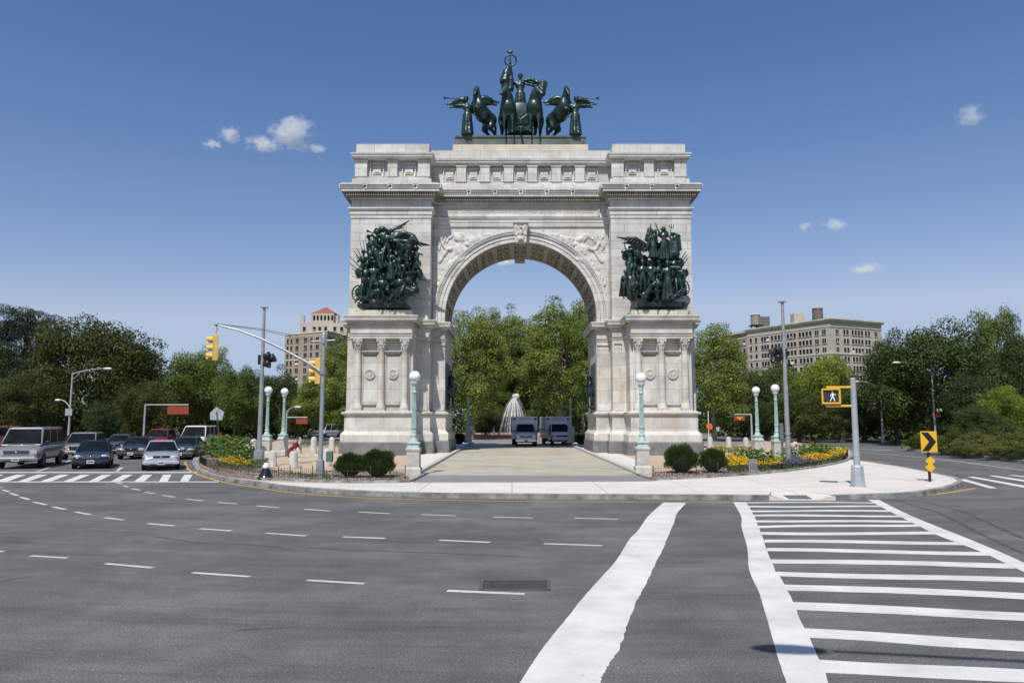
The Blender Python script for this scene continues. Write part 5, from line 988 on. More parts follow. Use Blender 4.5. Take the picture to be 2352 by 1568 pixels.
# ------------------------------------------------------------------ vehicles (face -Y)
def paint(name, c, metal=.3): 
    m, t, b = newmat(name); v = coords(t)
    t.links.new(ramp(t, noise(t, v, 1.5, 3), [(.3, tuple(x*.9 for x in c)), (.7, c)]), b.inputs['Base Color']); b.inputs['Metallic'].default_value = metal; b.inputs['Roughness'].default_value = .32; b.inputs['Coat Weight'].default_value = .8; b.inputs['Coat Roughness'].default_value = .04; return m
def xsec(w_, z0, z1, crown, n=5):                                # half section from the sill up to the centre line
    h = z1-z0; return [(w_*.86, z0), (w_*.97, z0+h*.18), (w_, z0+h*.42), (w_*.985, z0+h*.68), (w_*.93, z1-h*.09), (w_*.80, z1-.01), (w_*.45, z1+crown*.8), (0, z1+crown)]
def loft(mb, sts, mat=0):
    rows = []
    for y, w_, z0, z1, cr in sts:
        hs = xsec(w_, z0, z1, cr); rows.append([(x, y, z) for x, z in hs]+[(-x, y, z) for x, z in hs[-2::-1]])
    n = len(rows[0]); vs = [p for r in rows for p in r]
    fs = [(i*n+k, i*n+k+1, (i+1)*n+k+1, (i+1)*n+k) for i in range(len(rows)-1) for k in range(n-1)]
    fs += [(i*n+n-1, i*n, (i+1)*n, (i+1)*n+n-1) for i in range(len(rows)-1)]
    mb.add(vs, fs, mat, True); mb.add(rows[0], [tuple(range(n-1, -1, -1))], mat, True); mb.add(rows[-1], [tuple(range(n))], mat, True)
def subd(o, lv=1):
    s = o.modifiers.new('subdivision', 'SUBSURF'); s.levels = lv; s.render_levels = lv; return o
def quadpanel(mb, q, inset, off, mat=0, n=4):                    # pane set just proud of the four-cornered panel q
    q = [Vector(p) for p in q]; nr = (q[1]-q[0]).cross(q[3]-q[0]).normalized()
    def bl(u, v): return (q[0]*(1-u)+q[1]*u)*(1-v)+(q[3]*(1-u)+q[2]*u)*v
    a, b = inset, 1-inset; p = [bl(a, a*1.4), bl(b, a*1.4), bl(b-.02, 1-a*1.4), bl(a+.02, 1-a*1.4)]
    mb.add([x+nr*off for x in p]+[x-nr*.03 for x in p], [(0, 1, 2, 3), (0, 4, 5, 1), (1, 5, 6, 2), (2, 6, 7, 3), (3, 7, 4, 0)], mat)
def car(kind, L, W, H, color, belt, hood, cow, roof0, roof1, rear, label, cat, loc, rz, metal=.3, trim='body', grille='bars', wr=.31, hoodflat=.0, group='vehicles waiting in the queue at the left crosswalk', driver=False):
    """y measured from the front bumper: cow = windscreen foot, roof0/roof1 = roof, rear = rear window foot"""
    e = empty(kind, loc, rz, label, cat, group); pm_ = paint(kind+'_paint', color, metal); w_ = W/2; y0 = -L/2
    mb = MB(); g = .20 if H < 1.6 else .32
    sts = [(y0+.0, w_*.80, g+.10, hood*.70, .01), (y0+.06, w_*.90, g+.02, hood*.80, .01), (y0+.22, w_*.965, g, hood*.90+hoodflat, .02), (y0+.75, w_, g, hood+hoodflat*.6, .03), (y0+cow-.05, w_, g, belt-.02, .03), (y0+cow+.3, w_, g, belt, 0), (y0+(cow+rear)/2, w_, g, belt, 0), (y0+rear-.1, w_, g, belt, 0)]
    if rear < L-.3: sts += [(y0+rear+.1, w_*.99, g, belt-.01, .02), (y0+L-.15, w_*.95, g+.02, belt-.05, .02), (y0+L, w_*.86, g+.12, belt-.22, 0)]
    else: sts += [(y0+L-.1, w_*.98, g, belt, 0), (y0+L, w_*.94, g+.1, belt, 0)]
    loft(mb, sts); bd = subd(mb.build('body', pm_, e))
    # cabin with pillars
    wb, wt = w_*.93, w_*(.70 if H < 1.6 else .78); zb = belt-.04; b0, b1, b2, b3 = y0+cow-.12, y0+roof0, y0+roof1, y0+min(rear, L-.02)
    cb = MB(); bot = [(-wb, b0, zb), (wb, b0, zb), (wb, b3, zb), (-wb, b3, zb)]; top = [(-wt, b1, H-.06), (wt, b1, H-.06), (wt, b2, H-.06), (-wt, b2, H-.06)]
    cb.add(bot+top, [(0, 1, 5, 4), (1, 2, 6, 5), (2, 3, 7, 6), (3, 0, 4, 7)]); t2 = [(x*.86, y+(.1 if i < 2 else -.1), H-.005) for i, (x, y, z) in enumerate(top)]
    cb.add(top+t2, [(0, 1, 5, 4), (1, 2, 6, 5), (2, 3, 7, 6), (3, 0, 4, 7), (4, 5, 6, 7)]); cb.build('roof', pm_, e, bev=.05 if H < 1.6 else .085, seg=3)
    m = MB(); quadpanel(m, [bot[0], bot[1], top[1], top[0]], .03, .012); ws = m.build('windscreen', M['glass'] if kind != 'ambulance' else M['blueglass'], e)
    m = MB()
    for s in (-1, 1): m.tube([(s*.05, b0-.0, zb+.07), (s*w_*.6, b0-.01, zb+.06)], .012, 5)
    m.build('wiper', M['black'], ws)
    m = MB(); quadpanel(m, [bot[2], bot[3], top[3], top[2]], .06, .012); m.build('rear_window', M['glass'], e)
    for s in (-1, 1):
        fb = [(s*wb, b0, zb), (s*wb, b3, zb), (s*wt, b2, H-.06), (s*wt, b1, H-.06)]; nw = 2 if H < 1.6 else 3
        for k in range(nw):
            a, b = k/nw, (k+1)/nw; F = [Vector(p) for p in fb]; u = lambda t, v: (F[0]*(1-t)+F[1]*t)*(1-v)+(F[3]*(1-t)+F[2]*t)*v
            q = [u(a, 0), u(b, 0), u(b, 1), u(a, 1)]
            if s < 0: q = [q[1], q[0], q[3], q[2]]
            m = MB(); quadpanel(m, q, .06, .012); m.build('side_window', M['glass'], e)
        mr = MB(); mr.box((s*(w_+.10), y0+cow+.18, belt+.09), (.20, .09, .14)); mr.box((s*(w_+.0), y0+cow+.2, belt+.03), (.12, .05, .05)); mr.build('mirror', pm_ if H < 1.6 else M['black'], e, bev=.03, seg=2)
        for k, dy in enumerate((cow+.75, cow+1.6)):
            m = MB(); m.box((s*(w_*.995), y0+dy, belt-.13), (.03, .16, .03)); m.build('door_handle', pm_ if H < 1.6 else M['black'], e, bev=.008)
        m = MB(); m.box((s*w_*.985, 0, belt-.32 if H > 1.6 else belt-.36), (.03, L*.62, .05)); m.build('side_trim', M['black'] if trim != 'body' else pm_, e)
        for wy in (y0+L*.185, y0+L*.80):
            t = empty('wheel', (s*(w_-.11), wy, wr)); t.parent = e
            m = MB(); m.lathe([(wr*.62, -.10), (wr*.95, -.11), (wr, -.07), (wr, .07), (wr*.95, .11), (wr*.62, .10)], n=24, axis='X'); m.build('tyre', M['rubber'], t)
            m = MB(); m.lathe([(wr*.64, -.095), (wr*.60, -.03), (.05, -.02), (.05, .02), (wr*.60, .03), (wr*.64, .095)], n=20, axis='X')
            for k in range(5): a = 2*math.pi*k/5; m.box((s*.07, wr*.34*math.cos(a), wr*.34*math.sin(a)), (.03, wr*.15, wr*.62), rot=Matrix.Rotation(a-math.pi/2, 3, 'X'))
            m.build('rim', M['rim'], t); m = MB(); m.lathe([(wr*1.0, 0), (wr*1.17, .0), (wr*1.17, .02), (wr*1.0, .02)], (s*(w_-.015)-.01, wy, wr), 24, axis='X'); m.build('wheel_arch', M['black'], e)
            m = MB(); m.lathe([(0.01, 0), (wr*1.15, 0), (wr*1.15, .02), (.01, .02)], (s*(w_-.03)-.01, wy, wr), 24, axis='X'); m.build('wheel_well', M['black'], e)
    zf = hood*.76
    for s in (-1, 1):
        m = MB()
        if H < 1.6: m.ball((s*w_*.68, y0+.13, zf-.0), (w_*.23, .11, .085), 14)
        else: m.box((s*w_*.74, y0+.05, zf), (w_*.32, .12, .19))
        m.build('headlight', M['lampglass'], e, bev=0 if H < 1.6 else .02)
        m = MB(); m.box((s*w_*.93, y0+.16, zf-(.02 if H < 1.6 else 0)), (.07, .14, .10 if H < 1.6 else .18)); m.build('indicator', M['amber'], e, bev=.02)
        if H < 1.6: m = MB(); m.ball((s*w_*.72, y0+.045, g+.15), (.08, .04, .045), 10); m.build('fog_light', M['lampglass'] , e)
    gw = w_*.44 if H < 1.6 else w_*.55; gh = .075 if H < 1.6 else .10
    m = MB(); m.box((0, y0+.035, zf), (gw*2, .08, gh*2)); gr = m.build('grille', M['black'], e, bev=.03); m = MB()
    if grille == 'bars':
        for k in range(4): m.box((0, y0-.012, zf-gh+.03+k*(gh*2-.06)/3), (gw*1.92, .02, .012))
        for s in (-1, 1): m.box((s*gw, y0-.008, zf), (.03, .03, gh*2))
        m.box((0, y0-.008, zf+gh), (gw*2.05, .04, .025)); m.box((0, y0-.008, zf-gh), (gw*2.05, .04, .02)); m.ball((0, y0-.02, zf), (.05, .015, .04), 10)
    elif grille == 'thin': m.box((0, y0-.012, zf+gh-.01), (gw*2, .02, .02)); m.ball((0, y0-.02, zf+.01), (.07, .015, .035), 12)
    m.build('grille_trim', M['chrome'], gr)
    m = MB(); bm_ = pm_ if trim == 'body' else M['chrome'] if trim == 'chrome' else M['black']
    m.prism([(-w_*.93, g+.10), (w_*.93, g+.10), (w_*.96, g+.17), (w_*.95, g+.27), (-w_*.95, g+.27), (-w_*.96, g+.17)], y0-.06, y0+.2); m.build('bumper', bm_, e, bev=.035, seg=2)
    m = MB(); m.box((0, y0-.035, g+.10), (w_*1.1, .06, .07)); m.build('air_intake', M['black'], e)
    m = MB(); m.box((0, y0-.08, g+.18), (.34, .015, .17)); m.box((0, y0-.09, g+.18), (.26, .008, .06), mat=1); m.build('licence_plate', [M['plate'], M['plate_blue']], e)
    if driver:
        mobj('seat_row', MB().box((0, b1+.5, belt-.1), (W*.7, .2, .5)).mesh('seat_row', [M['black']]), e)
    return e
def cl(x, y): p = P(x, y); return (p.x, p.y, 0)
def place(x, y, L, rz): p = P(x, y); return (p.x-math.sin(rz)*L*.48, p.y+math.cos(rz)*L*.48, 0)
CARS = [
 ('passenger_van', 5.9, 2.06, 2.14, (.45, .46, .47), 1.25, 1.12, .88, 1.5, 5.75, 5.88, 'large silver passenger van at the left edge, first in its lane at the crosswalk', 'van', (36, 1077), .34, .6, 'chrome', 'bars', .37),
 ('minivan', 4.8, 1.88, 1.72, (.44, .40, .36), 1.05, .98, .75, 1.7, 4.5, 4.75, 'champagne coloured minivan behind the navy sedan and beside the silver van', 'minivan', (178, 1056), .36, .5, 'body', 'thin', .32),
 ('sedan', 4.5, 1.74, 1.42, (.008, .014, .035), .90, .86, 1.35, 2.05, 3.2, 3.85, 'navy blue sedan with an upright chrome grille waiting at the left crosswalk', 'sedan', (207, 1077), .45, .2, 'body', 'bars', .31),
 ('sedan', 4.7, 1.76, 1.44, (.035, .037, .04), .92, .86, 1.3, 2.0, 3.3, 4.0, 'dark charcoal sedan behind the navy sedan, with one amber indicator showing', 'sedan', (300, 1055), .25, .3, 'body', 'thin', .31),
 ('sedan', 4.6, 1.76, 1.45, (.10, .14, .20), .92, .86, 1.3, 2.0, 3.3, 4.0, 'steel-blue sedan mostly hidden behind the dark charcoal sedan', 'sedan', (262, 1043), .3, .4, 'body', 'thin', .31),
 ('sedan', 4.5, 1.76, 1.46, (.56, .58, .61), .94, .88, 1.15, 2.0, 3.2, 3.95, 'bright silver sedan first in the right-hand lane at the left crosswalk', 'sedan', (369, 1080), .44, .55, 'body', 'thin', .31),
 ('sedan', 4.6, 1.74, 1.43, (.045, .055, .07), .92, .86, 1.3, 2.0, 3.3, 4.0, 'dark slate sedan directly behind the bright silver sedan', 'sedan', (412, 1056), .22, .3, 'body', 'thin', .31),
 ('sport_utility', 4.7, 1.85, 1.78, (.33, .02, .025), 1.12, 1.04, 1.2, 1.9, 4.4, 4.65, 'dark red sport utility vehicle in the second row of the left queue', 'SUV', (352, 1035), .24, .2, 'chrome', 'bars', .36),
 ('passenger_van', 5.2, 2.08, 2.08, (.66, .66, .66), 1.22, 1.12, 1.05, 1.6, 5.0, 5.15, 'white van at the right end of the left queue, beside the flower bed', 'van', (434, 1039), .14, .0, 'chrome', 'bars', .36),
 ('passenger_van', 5.2, 1.95, 2.0, (.68, .68, .68), 1.2, 1.08, 1.0, 1.6, 5.0, 5.1, 'distant white van behind the traffic signal pole, left of the arch', 'van', (724, 1008), -.38, .0, 'chrome', 'bars', .36),
 ('sedan', 4.5, 1.74, 1.42, (.20, .02, .03), .92, .86, 1.3, 2.0, 3.3, 4.0, 'maroon sedan only glimpsed between the silver van and the champagne minivan', 'sedan', (158, 1040), .3, .2, 'body', 'thin', .31)]
for c in CARS: car(*c[:13], place(*c[13], c[1], c[14]), c[14], c[15], c[16], c[17], c[18])
# ambulances
def ambulance(x, y, rz, label, reds):
    p = P(x, y, .16); e = empty('ambulance', (p.x, p.y+3.0, .16), rz, label, 'ambulance', 'ambulances parked under the arch')
    body = car('ambulance', 2.4, 2.0, 2.08, (.66, .68, .72), 1.27, 1.16, .95, 1.65, 2.36, 2.39, 'x', 'x', (0, -1.8, 0), 0, .0, 'chrome', 'thin', .39)
    for ch in KIDS(body):                                        # cab parts become parts of the ambulance itself
        if ch.name.startswith(('rear_window', 'wheel')) and ('rear' in ch.name or ch.location.y > 0 or 'arch' in ch.name or 'well' in ch.name): 
            for k in KIDS(ch): bpy.data.objects.remove(k)
            bpy.data.objects.remove(ch); continue
        ch.parent = e; ch.location = ch.location+Vector((0, -1.8, 0))
    bpy.data.objects.remove(body)
    wht = paint('ambulance_white', (.62, .65, .70), 0); blu = paint('ambulance_blue', (.03, .07, .36), 0); org = paint('ambulance_orange', (.72, .15, .03), 0)
    m = MB(); m.box((0, 1.15, 1.65), (2.38, 3.7, 2.1)); m.build('patient_box', wht, e, bev=.05, seg=2)
    m = MB(); m.box((0, -.72, 2.47), (1.5, .03, .2)); bn = m.build('front_band', M['plate'], e); text_mesh('AMBULANCE', .2, .006, blu, 'lettering', bn, (0, -.745, 2.465))
    for s in (-1, 1):
        m = MB(); m.box((s*.98, -.72, 2.47), (.26, .06, .18)); m.build('warning_light', M['redlens'] if reds else M['black'], e, bev=.02)
        m = MB(); m.box((s*1.196, 1.15, 1.15), (.012, 3.6, .28)); m.box((s*1.004, -1.3, 1.0), (.012, .9, .16)); m.build('orange_stripe', org, e)
        m = MB(); m.box((s*1.196, 1.15, 1.42), (.012, 3.6, .2)); m.box((s*1.004, -1.3, 1.16), (.012, .9, .14)); m.build('blue_stripe', blu, e)
        t = empty('wheel', (s*.98, 1.7, .39)); t.parent = e; m = MB(); m.lathe([(.24, -.14), (.39, -.14), (.39, .14), (.24, .14)], n=24, axis='X'); m.build('tyre', M['rubber'], t); m = MB(); m.lathe([(.25, -.1), (.05, -.08), (.05, .08), (.25, .1)], n=16, axis='X'); m.build('rim', M['chrome'], t)
    m = MB(); m.box((0, 1.1, .45), (1.7, 3.8, .35)); m.build('chassis', M['black'], e)
    m = MB()
    for k in range(5): m.box((-.6+k*.3, -.74, 2.66), (.08, .05, .04))
    m.build('marker_lights', M['amber'], e)
ambulance(1206, 1025, .03, 'left of two white ambulances with blue trim parked behind the arch opening', False)
ambulance(1283, 1023, .12, 'right of two ambulances, with red warning lights and an orange stripe on its flank', True)
# red bus and far cars
p = A(18, 1000, 62); e = empty('red_bus', (p.x-6.6, 64, -.25), .15, 'dark red open-top bus behind the silver van at the left edge', 'bus'); rd = paint('bus_red', (.13, .016, .014), .1)
m = MB(); m.box((0, 0, 1.35), (13, 2.5, 1.9)); m.box((-1.2, 0, 2.5), (9.5, 2.5, .5)); m.build('body', rd, e, bev=.08, seg=2)
for k in range(8): m = MB(); m.box((-5.4+k*1.5, -1.25, 1.75), (1.25, .03, .7)); m.build('window', M['glass'], e, bev=.01)
m = MB(); m.tube([(-6, -1.2, 3.1), (1.5, -1.2, 3.1)], .03, 6); [m.tube([(-6+k*1.25, -1.2, 2.7), (-6+k*1.25, -1.2, 3.1)], .025, 6) for k in range(7)]; m.build('upper_rail', rd, e)
for x in (-4.5, 4.2): m = MB(); m.lathe([(.2, -.15), (.5, -.15), (.5, .15), (.2, .15)], (x, -1.15, .5), 20, axis='Y'); m.build('wheel', M['rubber'], e)
p = A(1480, 1000, 116); e = empty('red_bus', (A(1460, 1000, 112).x, 112, .1), 0, 'low red and white bus seen through the arch behind the right-hand ambulance', 'bus'); m = MB(); m.box((0, 0, 1.0), (8, 2.4, 1.5)); m.build('body', M['white'], e, bev=.06); m = MB(); m.box((0, -1.21, 1.85), (8.02, .05, .25)); m.build('red_stripe', rd, e)
for k in range(5): m = MB(); m.box((-3+k*1.5, -1.21, 1.35), (1.2, .03, .5)); m.build('window', M['glass'], e)
# ------------------------------------------------------------------ people
def person(prims, cols, loc, rz, label, s=1.0, extra=None):
    """cols: function of a vertex height -> material index; one continuous body"""
    skin = pm('skin', (.50, .30, .21), .55, 0, .05, 8); me = blob(prims, .022, 'person', skin, 2); mats, fn = cols
    for m in mats: me.materials.append(m)
    for p_ in me.polygons: p_.material_index = fn(p_.center)
    o = mobj('person', me, None, loc, (0, 0, rz), s); tag(o, label, 'person'); h = MB(); return o
maroon = pm('maroon_shirt', (.20, .02, .035), .8); denim = pm('blue_jeans', (.05, .08, .16), .85); dkp = pm('dark_red_trousers', (.13, .03, .03), .85); wsh = pm('white_shirt', (.7, .7, .7), .8); blk = pm('black_clothes', (.02, .02, .025), .8); hairm = pm('dark_hair', (.02, .015, .012), .8)
p = A(668, 1020, 47)
person(human(pelvis=(.0, .12, .40), lean=(.15, -.45), hands=((-.1, -.75, .35), (.35, -.7, .32)), feet=((-.15, .0, .06), (.12, -.15, .06)), head=(.02, -.08), hair=1, knee=(-.2, -1, .3)), ([maroon, dkp, hairm], lambda c: (3 if c.y > -.45 or c.z > 1.15 else 0) if c.z > .97 else (0 if c.y < -.62 else (1 if c.z > .45 else (2 if c.z > .1 else 3)))), (p.x, p.y, ZI), 1.0, 'person in a maroon shirt crouching forward beside the left pair of globe lamps')
def walker(x, Y, top, bot, label, zb=ZI, ph=1, rz=0):
    p = A(x, 1000, Y); person(human(hands=((-.28, -.1*ph, .85), (.28, .12*ph, .85)), feet=((-.1, -.2*ph, .06), (.1, .2*ph, .06)), hair=1), ([top, bot, hairm], lambda c: 3 if c.z > 1.72 or (c.z > 1.6 and c.y > .02) else (0 if c.z > 1.46 else (1 if (c.z > .95 and (abs(c.x) < .24 or c.z > 1.2)) else (2 if c.z > .12 and abs(c.x) < .25 else 0)))), (p.x, p.y, zb), rz, label)
walker(2132, 75, wsh, denim, 'person in white shirt and blue jeans, left of the distant pair by the street light')
walker(2137, 76, blk, blk, 'person in dark clothes, right of the distant pair by the street light', ph=-1)
walker(2180, 72, blk, blk, 'lone walker in black in the shade left of the right-hand shrubs', ph=.6)
walker(2367-172, 74, blk, blk, 'walker in black in the shade just left of the chevron sign', ph=-.6) if False else None
walker(1217-0, 106, wsh, denim, 'far person in white beside the fountain basin, seen through the arch', zb=.3) if False else None
walker(1218-100, 112, wsh, denim, 'far person in a pale shirt left of the fountain, seen through the arch', zb=.3)
walker(1650, 96, wsh, blk, 'far person in white walking right of the arch beyond the bollards')
# ------------------------------------------------------------------ trees
def leaves(name, C, N, size, mats, rng, aspect=.55, idx=None, bend=.25):
    n = len(C); r = rng.normal(size=(n, 3)); T = np.cross(N, r); T /= np.linalg.norm(T, axis=1)[:, None]+1e-9; B = np.cross(N, T)
    s = (size*rng.uniform(.6, 1.35, n))[:, None]
    V = np.stack([C-T*s*.5, C-B*s*aspect*.5+N*s*bend*.3, C+T*s*.5, C+B*s*aspect*.5+N*s*bend*.3], 1).reshape(-1, 3)
    me = bpy.data.meshes.new(name); me.vertices.add(n*4); me.vertices.foreach_set('co', V.ravel().astype(np.float32))
    me.loops.add(n*4); me.loops.foreach_set('vertex_index', np.arange(n*4, dtype=np.int32)); me.polygons.add(n)
    me.polygons.foreach_set('loop_start', np.arange(0, n*4, 4, dtype=np.int32)); me.polygons.foreach_set('loop_total', np.full(n, 4, dtype=np.int32))
    me.update(calc_edges=True)
    for m in mats: me.materials.append(m)
    if idx is not None: me.polygons.foreach_set('material_index', idx.astype(np.int32))
    return me
def unit(a): return a/(np.linalg.norm(a, axis=1)[:, None]+1e-9)
def crown(name, seed, R, z0, z1, ncl, nlf, size, mat, shape=1.0, rc=(.2, .34), flat=.8, aspect=.55, lowfill=.6):
    """leaf clumps spread through an egg-shaped volume: radius R, from z0 to z1"""
    rng = np.random.default_rng(seed); zc = (z0+z1)/2; hz = (z1-z0)/2; cs = []
    while len(cs) < ncl:
        d = unit(rng.normal(size=(1, 3)))[0]; r = rng.uniform(.35, .86)**.7*(1+.16*math.sin(3*math.atan2(d[1], d[0])+seed)+.10*math.sin(5*d[2]+seed*2)); p = np.array([d[0]*R*r, d[1]*R*r, zc+d[2]*hz*r])
        k = 1-(max(0, (p[2]-zc)/hz))**2*.15*shape
        if d[2] < -.75 and rng.random() > lowfill: continue
        cs.append((p[0]*k, p[1]*k, p[2], rng.uniform(*rc)*R))
    C = []; N = []
    for x, y, z, r in cs:
        m = int(nlf*(r/(.27*R))**2); d = unit(rng.normal(size=(m, 3))); d[:, 2] = np.abs(d[:, 2])*np.where(rng.random(m) < .72, 1, -1)
        rr = r*rng.uniform(.72, 1.06, (m, 1)); c = d*rr*np.array([1, 1, flat])+np.array([x, y, z]); C.append(c); nn_ = unit(d*.8+rng.normal(size=(m, 3))*.38+np.array([0, 0, .35])); N.append(nn_)
        m2 = m//9; d2 = unit(rng.normal(size=(m2, 3))); C.append(d2*r*rng.uniform(1.0, 1.35, (m2, 1))*np.array([1, 1, flat])+np.array([x, y, z])); N.append(unit(rng.normal(size=(m2, 3))))
    return leaves(name, np.concatenate(C), np.concatenate(N), size, [mat], rng, aspect), cs
def trunk(name, seed, h, r, cs, mat, limbs=8, lean=.4):
    rnd = random.Random(seed); m = MB(); top = Vector((rnd.uniform(-lean, lean), rnd.uniform(-lean, lean), h)); m.tube([(0, 0, -.1), (0, 0, .4), top*.5, top], [r*1.5, r*1.05, r*.85, r*.55], 10)
    hi = sorted(cs, key=lambda c: rnd.random())[:limbs]
    for x, y, z, rr in hi:
        t = rnd.uniform(.45, 1); a = top*t; b = Vector((x, y, z)); m.tube([a, a.lerp(b, .45)+Vector((0, 0, .4)), b], [r*.42, r*.26, r*.07], 7)
    return m.mesh(name, [mat])
G = {'olive': leafmat('olive_brown_leaves', (0.075, 0.090, 0.019), (0.035, 0.044, 0.011)), 'green': leafmat('green_leaves', (0.131, 0.189, 0.036), (0.059, 0.090, 0.020)), 'plane': leafmat('plane_tree_leaves', (0.191, 0.260, 0.055), (0.072, 0.111, 0.026)),
     'dark': leafmat('dark_green_leaves', (0.047, 0.075, 0.020), (0.022, 0.037, 0.011), .2), 'cedar': leafmat('blue_dark_needles', (0.027, 0.047, 0.027), (0.014, 0.025, 0.014), .12), 'lime': leafmat('yellow_green_leaves', (.24, .31, .048), (.11, .16, .028), .38), 'mix': leafmat('mixed_green_leaves', (0.070, 0.108, 0.025), (0.032, 0.053, 0.013), .28), 'rust': leafmat('autumn_tinted_leaves', (.15, .165, .045), (.065, .08, .025), .3)}
TV = {}
def variant(key, mat, bark, **kw):
    seed = kw.pop('seed'); th, tr = kw.pop('trunk'); limbs = kw.pop('limbs', 8)
    me, cs = crown('crown', seed, mat=G[mat], **kw, name=None) if False else crown('crown', seed, kw['R'], kw['z0'], kw['z1'], kw['ncl'], kw['nlf'], kw['size'], G[mat], kw.get('shape', 1), kw.get('rc', (.2, .34)), kw.get('flat', .8), kw.get('aspect', .55), kw.get('lowfill', .6))
    TV[key] = (me, trunk('trunk', seed, th, tr, cs, M[bark], limbs), kw['R'], kw['z1']+kw.get('rc', (.2, .34))[1]*kw['R']*.3, kw['R']*1.0)
variant('dome', 'olive', 'bark', seed=3, R=7.0, z0=1.0, z1=12, ncl=120, nlf=461, size=.25, trunk=(5, .4), rc=(.15, .27))
variant('dome2', 'mix', 'bark', seed=5, R=6.5, z0=.8, z1=12, ncl=110, nlf=461, size=.25, trunk=(5, .38), rc=(.15, .28))
variant('round', 'green', 'bark', seed=8, R=5.5, z0=1.5, z1=11, ncl=90, nlf=448, size=.235, trunk=(5, .3), rc=(.16, .28))
variant('plane', 'plane', 'planebark', seed=11, R=5.5, z0=2.5, z1=17, ncl=200, nlf=360, size=.25, trunk=(12, .34), rc=(.14, .25), limbs=16, flat=.75)
variant('plane2', 'plane', 'planebark', seed=21, R=6, z0=2, z1=17, ncl=200, nlf=360, size=.25, trunk=(11, .36), rc=(.14, .25), limbs=16, flat=.75)
variant('lime', 'lime', 'bark', seed=31, R=5.5, z0=1.5, z1=10, ncl=85, nlf=434, size=.235, trunk=(5, .3), rc=(.16, .27))
variant('cedar', 'cedar', 'bark', seed=41, R=5.5, z0=3, z1=16, ncl=170, nlf=448, size=.25, trunk=(14, .3), rc=(.14, .28), flat=.45, aspect=.3, limbs=14)
variant('dark', 'dark', 'bark', seed=51, R=6, z0=.5, z1=12, ncl=100, nlf=448, size=.25, trunk=(6, .35), rc=(.16, .28))
variant('shrub', 'rust', 'bark', seed=61, R=3.2, z0=.0, z1=4.5, ncl=60, nlf=237, size=.2, trunk=(2, .1), rc=(.18, .3))
variant('shrub2', 'mix', 'bark', seed=71, R=3.2, z0=.0, z1=4.5, ncl=60, nlf=237, size=.2, trunk=(2, .1), rc=(.18, .3))
def tree(key, x, yt, wpx, Y, label, nm='tree', cat='tree', rz=None, zb=.1, depth=None):
    me, tk, R, H, RE = TV[key]; c = A(x, 1000, Y); h = A(x, yt, Y).z-zb; w_ = abs(A(x+wpx/2, 965, Y).x-A(x-wpx/2, 965, Y).x)/2
    e = empty(nm, (c.x, Y, zb), random.uniform(0, 6.28) if rz is None else rz, label, cat, 'trees around the plaza' if cat == 'tree' else 'bushes and shrubs around the plaza')
    sx = w_/RE; sy = depth or min(sx, 1.15); mobj('crown', me, e, (0, 0, 0), (0, 0, 0), (sx, sx, h/H)); mobj('trunk', tk, e, (0, 0, 0), (0, 0, 0), (min(sx, 1.2), min(sx, 1.2), h/H)); return e
